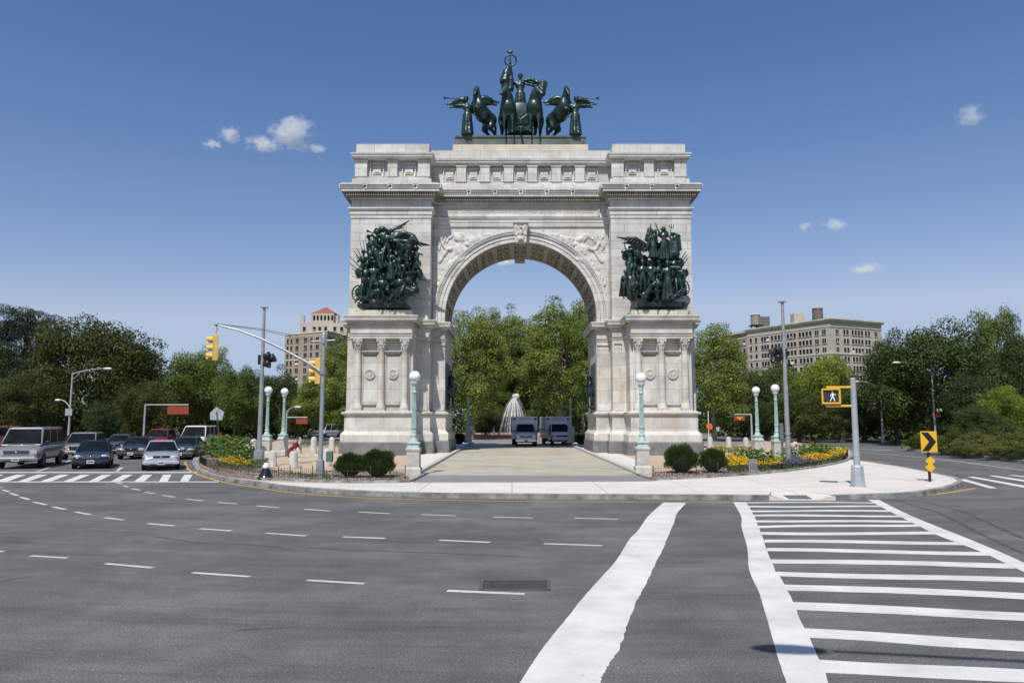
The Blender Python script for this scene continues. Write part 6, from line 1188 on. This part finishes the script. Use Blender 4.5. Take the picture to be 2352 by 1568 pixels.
T = [
 ('cedar', 45, 668, 200, 92, 'tall blue-black tree at the far left edge, higher than its neighbours'), ('dark', -30, 760, 160, 78, 'dark tree cut by the left edge of the photo'),
 ('dome', 205, 712, 300, 72, 'huge rounded olive-brown tree behind the left double-armed street light'), ('dome', 62, 850, 170, 66, 'low olive-brown tree behind the red open-top bus', ), ('dark', 285, 760, 140, 84, 'dark tree showing at the right shoulder of the huge olive-brown tree'),
 ('dark', 232, 905, 85, 60.5, 'small bluish-green young tree in front of the huge olive-brown tree'), ('dome', 330, 862, 130, 66, 'lower olive lobe-shaped tree right of the huge olive-brown tree'),
 ('round', 440, 808, 180, 86, 'mid-green tree behind the white van and rust-red hanging sign'), ('plane', 470, 795, 120, 100, 'pale green tree peeking above the mid-green tree near the hanging signal'), ('round', 540, 835, 120, 82, 'green tree just left of the left tall pole'), ('dome2', 590, 845, 110, 98, 'dark green tree directly behind the left tall pole'),
 ('dark', 642, 838, 120, 96, 'dark green tree behind the left pair of globe lamps'), ('plane', 735, 850, 130, 86, 'loose olive-green plane tree in front of the brick tower'), ('plane2', 795, 765, 130, 84, 'tall olive-green plane tree touching the left side of the arch'), ('dome2', 690, 905, 120, 92, 'low tree behind the small rust-red hanging sign'),
 ('plane2', 1085, 703, 190, 92, 'tall plane tree filling the left third of the arch opening'), ('plane', 1165, 706, 130, 122, 'plane tree behind the fountain, centre-left in the arch opening'), ('plane', 1290, 683, 210, 96, 'tallest plane tree with pale trunk in the right half of the arch opening'), ('plane2', 1385, 700, 140, 92, 'plane tree half hidden behind the right jamb of the arch'),
 ('plane2', 1225, 722, 170, 126, 'plane tree standing far behind the fountain between the two tallest ones'), ('plane', 1120, 725, 150, 124, 'plane tree far back in the left half of the arch opening'), ('plane2', 1340, 700, 150, 108, 'plane tree far back in the right half of the arch opening'), ('round', 1130, 860, 100, 118, 'low pale weeping tree left of the fountain'), ('dome2', 1215, 830, 110, 128, 'dark tree far behind the fountain'), ('round', 1250, 885, 90, 120, 'low green tree right of the fountain above the ambulances'), ('round', 1330, 890, 100, 118, 'low green tree above the right ambulance'), ('dark', 1115, 930, 90, 104, 'dark low tree behind the lamp post without globe'),
 ('plane2', 1640, 738, 190, 84, 'tall olive plane tree touching the right side of the arch'), ('dome2', 1720, 842, 150, 98, 'dark green tree behind the right pair of globe lamps'), ('round', 1790, 835, 130, 108, 'green tree directly behind the right tall pole'), ('dome2', 1835, 890, 150, 84, 'mid-dark tree between the tall pole and the pedestrian signal'),
 ('lime', 1900, 808, 150, 98, 'bright yellow-green tree below the big apartment block'), ('lime', 1840, 846, 110, 104, 'smaller yellow-green tree left of the bright one'), ('dome2', 1935, 880, 140, 84, 'green tree behind the pedestrian signal'), ('dark', 2060, 755, 150, 80, 'dark tree at the left shoulder of the big rounded tree on the right'),
 ('dome2', 2150, 728, 290, 72, 'big rounded dark green tree behind the right-hand street lights'), ('round', 2300, 702, 150, 92, 'green tree rising behind the big rounded tree near the right edge'), ('dark', 2345, 725, 120, 76, 'blackish tree cut by the right edge of the photo'), ('dark', 2235, 830, 130, 66, 'dark lower tree behind the shrubs at the right'),
 ('lime', 2310, 880, 120, 60, 'yellow-green bushy tree at the right edge above the shrubs'), ('dome2', 2240, 925, 120, 57, 'low leafy tree right of the red and white street light signs'), ('dark', 1985, 900, 110, 88, 'dark low tree right of the pedestrian signal'), ('dark', 1760, 905, 110, 92, 'dark low tree between the right globe lamps')]
for t in T: tree(*t[:6])
S = [('shrub2', 2190, 985, 60, 52, 'feathery dark shrub directly right of the chevron sign'), ('shrub', 2250, 990, 90, 50, 'rusty low shrub in the middle of the right-hand hedge'), ('shrub2', 2310, 965, 90, 52, 'dark shrub at the right edge behind the hedge'), ('shrub', 2345, 985, 80, 48, 'yellowish shrub cut by the right edge'), ('shrub2', 2100, 1000, 50, 60, 'grey-green grassy shrub left of the chevron sign'), ('shrub', 2160, 1008, 70, 54, 'low brownish shrub behind the chevron sign'), ('shrub', 2215, 1012, 80, 49, 'low brownish shrub on the kerb right of the chevron sign'), ('shrub', 2290, 1018, 90, 46.5, 'low brown-green shrub along the right kerb'), ('shrub2', 2350, 1022, 80, 44.5, 'lowest green shrub at the right edge along the kerb')]
for t in S: tree(*t, nm='shrub', cat='shrub', zb=.1)
# far woodland that closes the view under the crowns
rng = np.random.default_rng(99); C = []; 
for (x0, x1, Y, h) in ((-120, -34, 112, 11), (-60, 80, 135, 10), (30, 130, 108, 11), (-120, -60, 88, 8), (-70, -20, 104, 7), (36, 60, 92, 6), (50, 90, 70, 6)):
    n = int((x1-x0)*h*30); xx = rng.uniform(x0, x1, n); zz = rng.uniform(0, 1, n)**.8*h*(.75+.25*np.sin(xx*.35)+.12*np.sin(xx*1.3)); C.append(np.stack([xx, Y+rng.uniform(-2.5, 2.5, n)+np.sin(xx*.5)*1.5, zz+.1], 1))
C = np.concatenate(C); N = unit(rng.normal(size=C.shape)+np.array([0, -.6, .5]))
o = mobj('woodland', leaves('woodland', C, N, .62, [G['dark'], G['mix']], rng, .6, rng.integers(0, 2, len(C)))); tag(o, 'dark continuous undergrowth and far woodland closing the view beneath the tree crowns', 'woodland', kind='stuff')
# clipped yews
def yew(x, y, wpx, hpx, label, Y=None, zb=ZI):
    p = P(x, y, zb) if Y is None else A(x, 1000, Y); r = wpx/2*p.y/FPX; h = hpx*p.y/FPX; rng = np.random.default_rng(int(x)); n = 9000
    d = unit(rng.normal(size=(n, 3))); d[:, 2] = np.where(d[:, 2] < -.55, -d[:, 2], d[:, 2]); rr = rng.uniform(.6, 1.04, (n, 1)); bump_ = 1+.10*np.sin(d[:, :1]*7+x)+.08*np.sin(d[:, 1:2]*9)+.08*np.sin(d[:, 2:]*8+x)
    C = d*rr*bump_*np.array([r*.95, r*.95, h*.5])+np.array([0, 0, h*.5]); C[:, 2] = np.maximum(C[:, 2], .03); N = unit(np.cross(d, rng.normal(size=(n, 3))))
    m = n//3; dd = unit(d+np.array([0, 0, 1.3])+rng.normal(size=(n, 3))*.25); T = dd; B = np.cross(T, N); s = (.16*rng.uniform(.6, 1.5, n))[:, None]*max(r, .5)
    V = np.stack([C-B*s*.10, C+B*s*.10, C+T*s], 1).reshape(-1, 3); me = bpy.data.meshes.new('yew_bush'); me.from_pydata(V.tolist(), [], np.arange(n*3).reshape(-1, 3).tolist()); me.materials.append(M['yew'])
    core = MB().ball((0, 0, h*.47), (r*.74, r*.74, h*.43), 20).build('inner_ball', M['yewcore']); o = mobj('yew_bush', me, None, (p.x, p.y+r*.5, zb)); core.parent = o; tag(o, label, 'bush', 'clipped yew bushes beside the arch')  # plain dark ball fills the inside of the bush
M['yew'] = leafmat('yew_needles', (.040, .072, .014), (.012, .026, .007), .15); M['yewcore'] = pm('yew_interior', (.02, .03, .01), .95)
yew(800, 1098, 66, 52, 'clipped dark yew bush, left and smaller of the two before the left pier'); yew(864, 1098, 78, 60, 'clipped dark yew bush, right and larger of the two before the left pier')
yew(1570, 1088, 80, 60, 'clipped dark yew bush, left and larger of the two before the right pier'); yew(1642, 1087, 62, 52, 'clipped dark yew bush, right and smaller of the two before the right pier')
yew(1054, 1014, 30, 26, 'small dark bush just inside the arch by the left jamb', 66, .3); yew(1336, 1014, 34, 22, 'small dark bush just inside the arch by the right jamb', 66, .3)
# flowering plants
M['canna'] = leafmat('canna_leaves', (.13, .23, .035), (.055, .115, .02), .35); M['petal_y'] = leafmat('yellow_petals', (.80, .50, .02), (.55, .30, .01), .2); M['petal_r'] = leafmat('red_petals', (.60, .04, .02), (.40, .02, .01), .2); M['petal_v'] = leafmat('violet_petals', (.17, .14, .38), (.09, .08, .22), .2); M['lowleaf'] = leafmat('bed_leaves', (.085, .15, .03), (.035, .07, .016), .3); M['limeleaf'] = leafmat('broad_lime_leaves', (.24, .38, .06), (.14, .24, .04), .4)
def canna(p, h, seed, label, grp, red=True, lm='canna'):
    red = red and seed % 3 == 0
    rng = np.random.default_rng(seed); C = []; T = []
    e = empty('canna_plant', (p[0], p[1], ZI), 0, label, 'plant', grp); n = 85; m = MB()
    for k in range(n):
        a = rng.uniform(0, 6.28); z = rng.uniform(.05, .8)*h; L = rng.uniform(.25, .45)*(h/1.2+.15); out = Vector((math.cos(a), math.sin(a), rng.uniform(.2, 1.0))).normalized(); b = Vector((rng.normal()*.24, rng.normal()*.24, z)); sd_ = out.cross(Vector((0, 0, 1))).normalized()*L*.24; mid = b+out*L*.5; tip = b+out*L+Vector((0, 0, -L*.22))
        m.add([b, mid-sd_, tip, mid+sd_, mid+Vector((0, 0, -.02))], [(0, 1, 4), (0, 4, 3), (1, 2, 4), (4, 2, 3)], 0)
    m.build('foliage', M[lm], e)
    if red:
        f = MB()
        for k in range(2):
            c = Vector((rng.normal()*.16, rng.normal()*.16, h*rng.uniform(.85, 1.08)))
            for j in range(14): d = Vector(rng.normal(size=3)).normalized(); u = d.orthogonal().normalized()*.05; f.add([c, c+d*.08+u, c+d*.11, c+d*.08-u], [(0, 1, 2, 3)])
            f.cyl((c.x, c.y, .2), c, .01, .008, 5, 1)
        f.build('red_flowers', [M['petal_r'], M['canna']], e)
def inpoly(poly, n, rng):
    xs = [p[0] for p in poly]; ys = [p[1] for p in poly]; out = []
    while len(out) < n:
        x, y = rng.uniform(min(xs), max(xs)), rng.uniform(min(ys), max(ys)); c = False; j = len(poly)-1
        for i in range(len(poly)):
            if (poly[i][1] > y) != (poly[j][1] > y) and x < (poly[j][0]-poly[i][0])*(y-poly[i][1])/(poly[j][1]-poly[i][1])+poly[i][0]: c = not c
            j = i
        if c: out.append((x, y))
    return out
rng = np.random.default_rng(5)
spots = [(480, 1050), (497, 1058), (515, 1064), (533, 1068), (550, 1070), (562, 1064), (490, 1044), (510, 1048), (530, 1052), (548, 1054), (568, 1052), (505, 1036), (528, 1040), (550, 1042)]
for i, (x, y) in enumerate(spots): canna(P(x, y, ZI), (1.45 if y < 1050 else 1.2 if y < 1060 else .9), 100+i, 'tall green canna plant massed in the left flower bed beside the queue of cars', 'cannas in the left bed', y < 1056)
spots = [(1720, 1072), (1745, 1066), (1700, 1068), (1760, 1074), (1830, 1058), (1845, 1052), (1860, 1058), (1875, 1050), (1890, 1056), (1850, 1044), (1870, 1042), (1885, 1045), (1905, 1048), (1815, 1052), (1730, 1060)]
for i, (x, y) in enumerate(spots): canna(P(x, y, ZI), .95 if i < 4 else .85, 200+i, 'leafy green canna plant massed in the right flower bed', 'cannas in the right bed', 4 <= i <= 12 and i % 2 == 0)
for i, (x, y) in enumerate([(1775, 1072), (1793, 1076), (1806, 1066), (1905, 1040), (1922, 1044)]): canna(P(x, y, ZI), .75, 300+i, 'bright lime broad-leaved plant between the cannas of the right bed', 'lime-leaved plants in the right bed', False, 'limeleaf')
def bedstuff(name, poly, n, h, fmat, label, fl=.12, size=.07):
    rng = np.random.default_rng(int(poly[0][0])); pts = np.array(inpoly([P(x, y, ZI).xy for x, y in poly], n, rng)); z = rng.uniform(0, 1, (n, 1))**.6*h*(1+.25*np.sin(pts[:, :1]*3)); C = np.concatenate([pts, z+ZI+.03], 1)
    top = (z[:, 0] > h*.62) & (rng.random(n) < fl*4); N = unit(rng.normal(size=(n, 3))+np.array([0, -.3, .9])); o = mobj(name, leaves(name, C, N, size, [M['lowleaf'], fmat], rng, .7, top.astype(int))); tag(o, label, 'flowers', kind='stuff')
bedstuff('yellow_flowers', [(500, 1078), (575, 1085), (580, 1070), (500, 1066)], 2600, .42, M['petal_y'], 'patch of yellow daisies along the front of the left bed')
bedstuff('yellow_flowers', [(1672, 1088), (1718, 1086), (1720, 1068), (1690, 1062), (1668, 1072)], 4200, .50, M['petal_y'], 'patch of yellow daisies right of the yew bushes, left of the grey utility box', .2)
bedstuff('yellow_flowers', [(1738, 1084), (1800, 1079), (1790, 1068), (1740, 1072)], 2800, .42, M['petal_y'], 'patch of yellow daisies right of the grey utility box', .16)
bedstuff('yellow_flowers', [(1845, 1074), (1900, 1067), (1945, 1055), (1945, 1040), (1900, 1052), (1830, 1062)], 7000, .42, M['petal_y'], 'curving band of orange-yellow daisies at the right tip of the right bed', .18)
bedstuff('violet_flowers', [(1780, 1080), (1850, 1074), (1880, 1069), (1840, 1060), (1780, 1068)], 6000, .34, M['petal_v'], 'low band of violet flowers in the middle of the right bed', .2)
bedstuff('ground_plants', [(620, 1084), (700, 1100), (760, 1103), (755, 1096), (700, 1092)], 500, .12, M['lowleaf'], 'sparse low weeds at the front of the left bed')
bedstuff('ground_plants', [(575, 1084), (585, 1080), (620, 1070), (590, 1062), (570, 1070)], 1400, .38, M['lowleaf'], 'low dark green plants right of the cannas in the left bed')
bedstuff('ground_plants', [(1640, 1046), (1740, 1044), (1740, 1032), (1640, 1030)], 3500, .35, M['petal_y'], 'low green and yellow plants among the bollards right of the arch', .08)
bedstuff('ground_plants', [(690, 1030), (788, 1030), (788, 1020), (690, 1018)], 3000, .35, M['petal_v'], 'low green planting behind the bollards left of the arch', .05)
bedstuff('roadside_shrubs', [(2100, 1031), (2200, 1039), (2352, 1052), (2352, 1030), (2200, 1022), (2100, 1018)], 26000, .8, G['rust'], 'strip of low brown-green ground cover along the right-hand kerb', .2, .12)
# wood chips and litter
rng = np.random.default_rng(8)
for nm, poly, n in (('wood_chips', bedL, 2600), ('wood_chips', bedR[:5]+bedR[-3:], 2200)):
    pts = np.array(inpoly(poly, n, rng)); C = np.concatenate([pts, np.full((n, 1), ZI+.035)], 1); N = unit(rng.normal(size=(n, 3))*.4+np.array([0, 0, 1])); o = mobj(nm, leaves(nm, C, N, .11, [pm('wood_chip', (.42, .32, .25), .9, 0, .3, 1, world=True)], rng, .4)); tag(o, 'loose pale wood chips scattered over the planting bed', 'wood chips', kind='stuff')
# ------------------------------------------------------------------ buildings
def facade(e, a, b, z0, z1, floors, cols, mat_f, budget, ww=1.25, wh=1.7, skip=0, zoff=0):
    """windows on the wall between ground points a and b; each window is a mesh of frame, panes and sill"""
    a, b = Vector((*a, 0)), Vector((*b, 0)); d = (b-a); L = d.length; d.normalize(); nrm = Vector((d.y, -d.x, 0)); fh = (z1-z0)/floors; rest = MB(); ang = math.atan2(d.y, d.x); R = Matrix.Rotation(ang, 3, 'Z')
    for f in range(floors):
        for c in cols:
            t, wk_ = c if isinstance(c, tuple) else (c, 1); p = a+d*L*t+Vector((0, 0, z0+fh*(f+.5)))+nrm*.02; w_ = ww*wk_
            big = budget[0] > 0; m = MB() if big else rest
            m.box(p, (w_+.24, .10, wh+.24), rot=R, mat=1); m.box(p+nrm*.06+Vector((0, 0, wh*.24)), (w_*.92, .03, wh*.44), rot=R, mat=0); m.box(p+nrm*.055+Vector((0, 0, -wh*.24)), (w_*.92, .03, wh*.44), rot=R, mat=0 if random.random() < .93 else 2); m.box(p+nrm*.1-Vector((0, 0, wh*.5+.1)), (w_+.4, .25, .12), rot=R, mat=1)
            if wk_ > 1.3: m.box(p+nrm*.08, (.14, .04, wh), rot=R, mat=1)
            if random.random() < .05: m.box(p+nrm*.25-Vector((0, 0, wh*.3)), (.6, .5, .4), rot=R, mat=1)
            if big: m.build('window', [M['glass'], mat_f, M['white']], e); budget[0] -= 1
    if rest.v: o = rest.build('window', [M['glass'], mat_f, M['white']], e); o['kind'] = 'stuff'
brick = stone('tan_brick', (.60, .525, .45), (.50, .435, .37), row=.3, wid=.8, joint=.8, stain=.3, warm=(.3, .22, .15)); sback = pm('limestone_trim', (.62, .57, .48), .8, 0, .1, .3); bband = stone('red_tan_brick', (.45, .38, .31), (.36, .30, .24), row=.3, wid=.8, joint=.8, stain=.4, warm=(.2, .13, .1)); frame_w = pm('pale_window_frame', (.56, .52, .46), .6)
def xy(x, Y, y=748): v = A(x, y, Y); return (v.x, v.y)
def zat(x, y, Y): return A(x, y, Y).z
# right apartment block
c0, c1, c2 = xy(1715, 300), xy(1907, 266), xy(2024, 277); ZR = zat(1907, 730, 266)
e = empty('apartment_block', (*c1, 0), 0, 'long tan apartment block with two wooden water tanks on its roof, right of the arch', 'building')
def lc(p): return (p[0]-c1[0], p[1]-c1[1])
a, b, c = lc(c0), (0, 0), lc(c2); dep = (Vector(c)-Vector(b)); a2 = (a[0]+dep.x, a[1]+dep.y)
def poly_block(mb, pts, z0, z1, mat=0, grow=0):
    cx, cy = sum(p[0] for p in pts)/len(pts), sum(p[1] for p in pts)/len(pts); P2 = [(p[0]+(p[0]-cx)/math.hypot(p[0]-cx, p[1]-cy)*grow, p[1]+(p[1]-cy)/math.hypot(p[0]-cx, p[1]-cy)*grow) for p in pts]; n = len(P2)
    mb.add([(x, y, z0) for x, y in P2]+[(x, y, z1) for x, y in P2], [tuple(range(n-1, -1, -1)), tuple(range(n, 2*n))]+[(i, (i+1) % n, (i+1) % n+n, i+n) for i in range(n)], mat); return mb
F = [a, b, c, a2]; poly_block(MB(), F, 0, ZR-1.2).build('wall', brick, e)
m = MB(); poly_block(m, F, ZR-1.2, ZR-.5, 0, .9); poly_block(m, F, ZR-.5, ZR, 0, 1.5); poly_block(m, F, ZR-3.2, ZR-2.9, 0, .3); m.build('cornice', sback, e)
zb_ = zat(1907, 802-8, 266); FH = (ZR-3.2)/11
m = MB(); poly_block(m, F, ZR-3.2-3*FH+.0, ZR-3.2-3*FH+.5, 0, .35); m.build('string_course', sback, e)
bud = [60]; cl_ = [.05, .12, .20, .235, .27, .325, .37, .41, .45, .52, .56, .60, .66, .70, .74, .78, (.85, 1.5), (.93, 1.5)]; cr_ = [(.12, 1.4), .26, .32, .42, .48, .54, .60, .68, .74, (.88, 1.4)]
facade(e, a, b, ZR-3.2-6*FH, ZR-3.2, 6, cl_, frame_w, bud, 1.15, 1.9); bud = [38]; facade(e, b, c, ZR-3.2-6*FH, ZR-3.2, 6, cr_, frame_w, bud, 1.15, 1.9)
def water_tank(par, x, y, s, zr=0, dark=False):
    w_ = empty('water_tank', (x, y, zr)); w_.parent = par; m = MB()
    for k in range(6): an = k*math.pi/3; m.tube([(2.2*s*math.cos(an), 2.2*s*math.sin(an), 0), (2.2*s*math.cos(an), 2.2*s*math.sin(an), 2.4*s)], .15, 5)
    m.box((0, 0, 2.4*s), (5.2*s, 5.2*s, .3)); m.build('tank_frame', M['black'], w_); m = MB(); m.lathe([(2.15*s, 2.5*s), (2.05*s, 7.2*s)], n=20); m.build('tank_drum', pm('tank_wood_dark', (.13, .12, .11), .85) if dark else pm('tank_wood', (.30, .27, .22), .85), w_); m = MB(); m.lathe([(2.3*s, 7.2*s), (0, 8.4*s)], n=20); m.build('tank_lid', pm('tank_lid', (.5, .38, .28), .8), w_)
def alongF(x): # point on the left facade under pixel x, set back
    t = (x-1715)/(1907-1715); return (a[0]*(1-t)+dep.x*.35*1.0+0, a[1]*(1-t)+dep.y*.35)
q1 = A(1736, 757, 300); water_tank(e, q1.x-c1[0], q1.y-c1[1], .9, ZR-.6); q1 = A(1758, 757, 300); MB().box((q1.x-c1[0]-1.0, q1.y-c1[1], ZR+2.4), (4.5, 4, 5.4)).build('roof_cabin', pm('dark_slate', (.13, .13, .13), .8), e)
q1 = A(1885, 735, 280); water_tank(e, q1.x-c1[0]+1, q1.y-c1[1]+5, .95, ZR-.5, True)
q1 = A(1832, 742, 290); m = MB(); m.box((q1.x-c1[0], q1.y-c1[1], ZR+1.6), (4.2, 4, 6.6)); m.box((q1.x-c1[0]+4.5, q1.y-c1[1], ZR+.4), (12, 6, 1.6)); m.build('stair_tower', brick, e)
m = MB(); q1 = A(1902, 735, 285)
for k in range(5): m.cyl((q1.x-c1[0]+k*1.6, q1.y-c1[1], ZR), (q1.x-c1[0]+k*1.6, q1.y-c1[1], ZR+3.6-k*.3), .22, .22, 6)
m.build('antenna', M['white'], e)
# lower wing behind on the left
c5, c6 = xy(1655, 335), xy(1716, 318); Z5 = zat(1690, 763, 325)
e = empty('apartment_block', (*c6, 0), 0, 'tan apartment block partly hidden behind the left end of the long one with water tanks', 'building'); F = [(c5[0]-c6[0], c5[1]-c6[1]), (0, 0), (9, 22), (c5[0]-c6[0]+9, c5[1]-c6[1]+22)]
poly_block(MB(), F, 0, Z5-1).build('wall', bband, e); m = MB(); poly_block(m, F, Z5-1, Z5, 0, 1.2); poly_block(m, F, Z5-3.4, Z5-3.0, 0, .3); poly_block(m, F, Z5-14.2, Z5-13.6, 0, .3); m.build('cornice', sback, e)
facade(e, F[0], F[1], Z5-3.4-6*3.6, Z5-3.4, 6, [.2, .32, .62, .88], frame_w, [30], 1.5, 2.0)
# left tower block with the red tiled lantern
c0, c1, c2 = xy(656, 300), xy(752, 288), xy(800, 306); ZL = zat(752, 762, 288)
e = empty('apartment_tower', (*c1, 0), 0, 'tall brown brick apartment building with a red tiled tower roof, left of the arch', 'building'); a, b, c = (c0[0]-c1[0], c0[1]-c1[1]), (0, 0), (c2[0]-c1[0], c2[1]-c1[1]); F = [a, b, c, (a[0]+c[0], a[1]+c[1])]
poly_block(MB(), F, 0, ZL).build('wall', bband, e); m = MB(); poly_block(m, F, ZL, ZL+.5, 0, .4); FL = 3.05
poly_block(m, F, ZL-3.4*FL*1.0-.2, ZL-3.4*FL+.2, 0, .2); poly_block(m, F, ZL-2.2*.0-.9, ZL-.6, 0, .12); m.build('string_course', sback, e)
facade(e, a, b, ZL-1-9*FL, ZL-1, 9, [.07, .16, (.30, 1.6), (.50, 1.6), .64, (.78, 1.6), .93], bband, [50], 1.1, 1.7); facade(e, b, c, ZL-1-9*FL, ZL-1, 9, [.15, .35, .6, .85], bband, [30], 1.2, 1.7)
def sub(x0, x1, y0, Y, dpt, nm, mt, zbase=None):
    p0, p1 = A(x0, 965, Y), A(x1, 965, Y); z1 = zat((x0+x1)/2, y0, Y); m = MB(); m.box(((p0.x+p1.x)/2-c1[0], Y-c1[1]+dpt/2, ((zbase or ZL)+z1)/2), (p1.x-p0.x, dpt, z1-(zbase or ZL))); return m.build(nm, mt, e), z1
_, z1 = sub(682, 792, 741, 300, 14, 'penthouse', brick); _, z2 = sub(708, 760, 719, 303, 10.5, 'lantern_tower', brick, z1)
p0, p1 = A(706, 965, 302), A(762, 965, 302); xm = (p0.x+p1.x)/2-c1[0]; w_ = (p1.x-p0.x)/2; ym = 303+5.2-c1[1]; zt = zat(733, 703, 306)
MB().add([(xm-w_, ym-w_*1.05, z2), (xm+w_, ym-w_*1.05, z2), (xm+w_, ym+w_*1.05, z2), (xm-w_, ym+w_*1.05, z2), (xm, ym, zt)], [(0, 1, 4), (1, 2, 4), (2, 3, 4), (3, 0, 4), (3, 2, 1, 0)]).build('tiled_roof', pm('red_roof_tiles', (.30, .10, .07), .8, 0, .15, .6), e)
for k in range(6):
    m = MB(); m.prism([(xm-w_*.82+k*w_*.3, z1+1.5), (xm-w_*.66+k*w_*.3, z1+1.5), (xm-w_*.66+k*w_*.3, z2-1.3), (xm-w_*.74+k*w_*.3, z2-.7), (xm-w_*.82+k*w_*.3, z2-1.3)], 303-c1[1]-.1, 303-c1[1]-.02); m.build('tower_window', M['glass'], e)
for x in (694, 773):
    q1 = A(x, 965, 305); m = MB(); m.box((q1.x-c1[0], q1.y-c1[1]-3, (z1+zat(x, 727, 305))/2), (1.1, 1.1, zat(x, 727, 305)-z1)); m.build('chimney', brick, e)
facade(e, (A(684, 965, 300).x-c1[0], 300-c1[1]-.05), (A(790, 965, 300).x-c1[0], 300-c1[1]-.05), ZL+.6, z1-.4, 1, [.08, .3, .42, .55, .75, .9], brick, [6], 1.3, 1.8)
# ------------------------------------------------------------------ fountain
fx = A(1190, 1003, 104); e = empty('fountain', (fx.x, fx.y, .1), 0, 'fountain with tall white arching water jets seen through the arch', 'fountain')
m = MB(); m.lathe([(9, 0), (9, .55), (8.6, .55), (8.5, .1)], n=40); m.build('basin_rim', pm('red_stone', (.42, .22, .17), .8), e)
wt_, t, b = newmat('spray_water'); b.inputs['Base Color'].default_value = (.9, .93, .95, 1); b.inputs['Roughness'].default_value = .4
tr = t.nodes.new('ShaderNodeBsdfTransparent'); mx = t.nodes.new('ShaderNodeMixShader'); v = coords(t); mp = t.nodes.new('ShaderNodeMapping'); mp.inputs['Scale'].default_value = (3, 3, .6); t.links.new(v, mp.inputs[0])
t.links.new(ramp(t, noise(t, mp.outputs[0], 2.5, 4), [(.40, .10), (.60, .85)]), mx.inputs[0]); t.links.new(tr.outputs[0], mx.inputs[1]); t.links.new(b.outputs[0], mx.inputs[2]); t.links.new(mx.outputs[0], t.nodes['Material Output'].inputs[0])
HJ = zat(1182, 909, 104)-.1
for k in range(16):
    an = 2*math.pi*k/16+.1; m = MB(); R_ = random.uniform(1.5, 2.5) if k % 3 else .9; ox, oy = -.5, 0; H_ = HJ*random.uniform(.9, 1)
    pts = [(ox+R_*math.cos(an)*tt, oy+R_*math.sin(an)*tt, H_*(1-tt**2)) for tt in [j/14 for j in range(15)]]; m.tube(pts, [.035+.06*j/14 for j in range(15)], 6); m.build('water_jet', wt_, e)
m = MB(); m.tube([(-.5, 0, 0), (-.5, 0, HJ)], [.12, .16], 8); m.ball((-.3, 0, HJ), (.55, .4, .35), 12); m.ball((-.5, 0, HJ*.8), (.16, .16, .8), 8); m.build('central_jet', wt_, e)
m = MB(); m.lathe([(.4, HJ*.98), (1.2, HJ*.8), (1.8, HJ*.5), (2.2, HJ*.15), (2.3, 0)], (-.5, 0, 0), 24)
sm, t, b = newmat('fine_mist'); b.inputs['Base Color'].default_value = (.9, .92, .94, 1); tr = t.nodes.new('ShaderNodeBsdfTransparent'); mx = t.nodes.new('ShaderNodeMixShader'); mx.inputs[0].default_value = .10; t.links.new(tr.outputs[0], mx.inputs[1]); t.links.new(b.outputs[0], mx.inputs[2]); t.links.new(mx.outputs[0], t.nodes['Material Output'].inputs[0]); m.build('water_mist', sm, e)
# ------------------------------------------------------------------ clouds: real vapour volumes high and far away
def cloud(x, y, wpx, hpx, label, seed, Y=2200, dens=1.0):
    c = A(x, y, Y); k = Y/FPX; a, h = wpx*.62*k, hpx*.70*k
    m, t, b = newmat('cloud_vapour'); t.nodes.remove(b); pv = t.nodes.new('ShaderNodeVolumePrincipled'); pv.inputs['Color'].default_value = (1, 1, 1, 1)
    v = coords(t); mp = t.nodes.new('ShaderNodeMapping'); mp.inputs['Scale'].default_value = (1/a, 1/a, 1/h); t.links.new(v, mp.inputs[0])
    ln = t.nodes.new('ShaderNodeVectorMath'); ln.operation = 'LENGTH'; t.links.new(mp.outputs[0], ln.inputs[0])
    m2 = t.nodes.new('ShaderNodeMapping'); m2.inputs['Location'].default_value = (seed*3.7, seed*1.3, seed*2.1); q = 1.5/h; m2.inputs['Scale'].default_value = (q*.8, q*.8, q); t.links.new(v, m2.inputs[0])
    n1 = noise(t, m2.outputs[0], 1.0, 9, .68); d = math_(t, 'ADD', math_(t, 'MULTIPLY', math_(t, 'SUBTRACT', n1, .5), 5.0), math_(t, 'MULTIPLY', math_(t, 'SUBTRACT', .62, ln.outputs['Value']), 1.5))
    t.links.new(math_(t, 'MULTIPLY', math_(t, 'MINIMUM', math_(t, 'MAXIMUM', d, 0.0), 1.0), dens*3.2/h), pv.inputs['Density']); t.links.new(pv.outputs[0], t.nodes['Material Output'].inputs['Volume'])
    o = mobj('cloud', MB().ball((0, 0, 0), (a, a*.6, h), 32).mesh('cloud', [m]), None, c); tag(o, label, 'cloud', 'clouds'); return o
CLOUDS = [(672, 308, 112, 76, 'largest white puffy cloud, high left of the arch', 3), (604, 330, 96, 34, 'thin wisp trailing from the lower left of the largest cloud', 11), (730, 342, 44, 20, 'tiny wisp at the lower right of the largest cloud', 12), (487, 332, 44, 20, 'faintest wisp, farthest left of the cloud cluster', 13), (527, 308, 60, 40, 'small faint puff just left of the largest cloud', 4), (2232, 268, 70, 50, 'small white cloud high near the right edge', 5), (1918, 515, 60, 40, 'small faint cloud right of the arch, middle height', 6), (1988, 618, 80, 28, 'low flat white cloud above the right apartment block', 7), (1848, 520, 36, 22, 'tiny faint cloud left of its twin right of the arch', 8), (1160, 603, 60, 14, 'thin cloud peeking under the keystone inside the arch opening', 9)]
for c in CLOUDS: cloud(*c[:5], c[5], dens=.75 if c[2] > 100 else .38)
sc.cycles.volume_bounces = 3; sc.cycles.volume_step_rate = 1.0
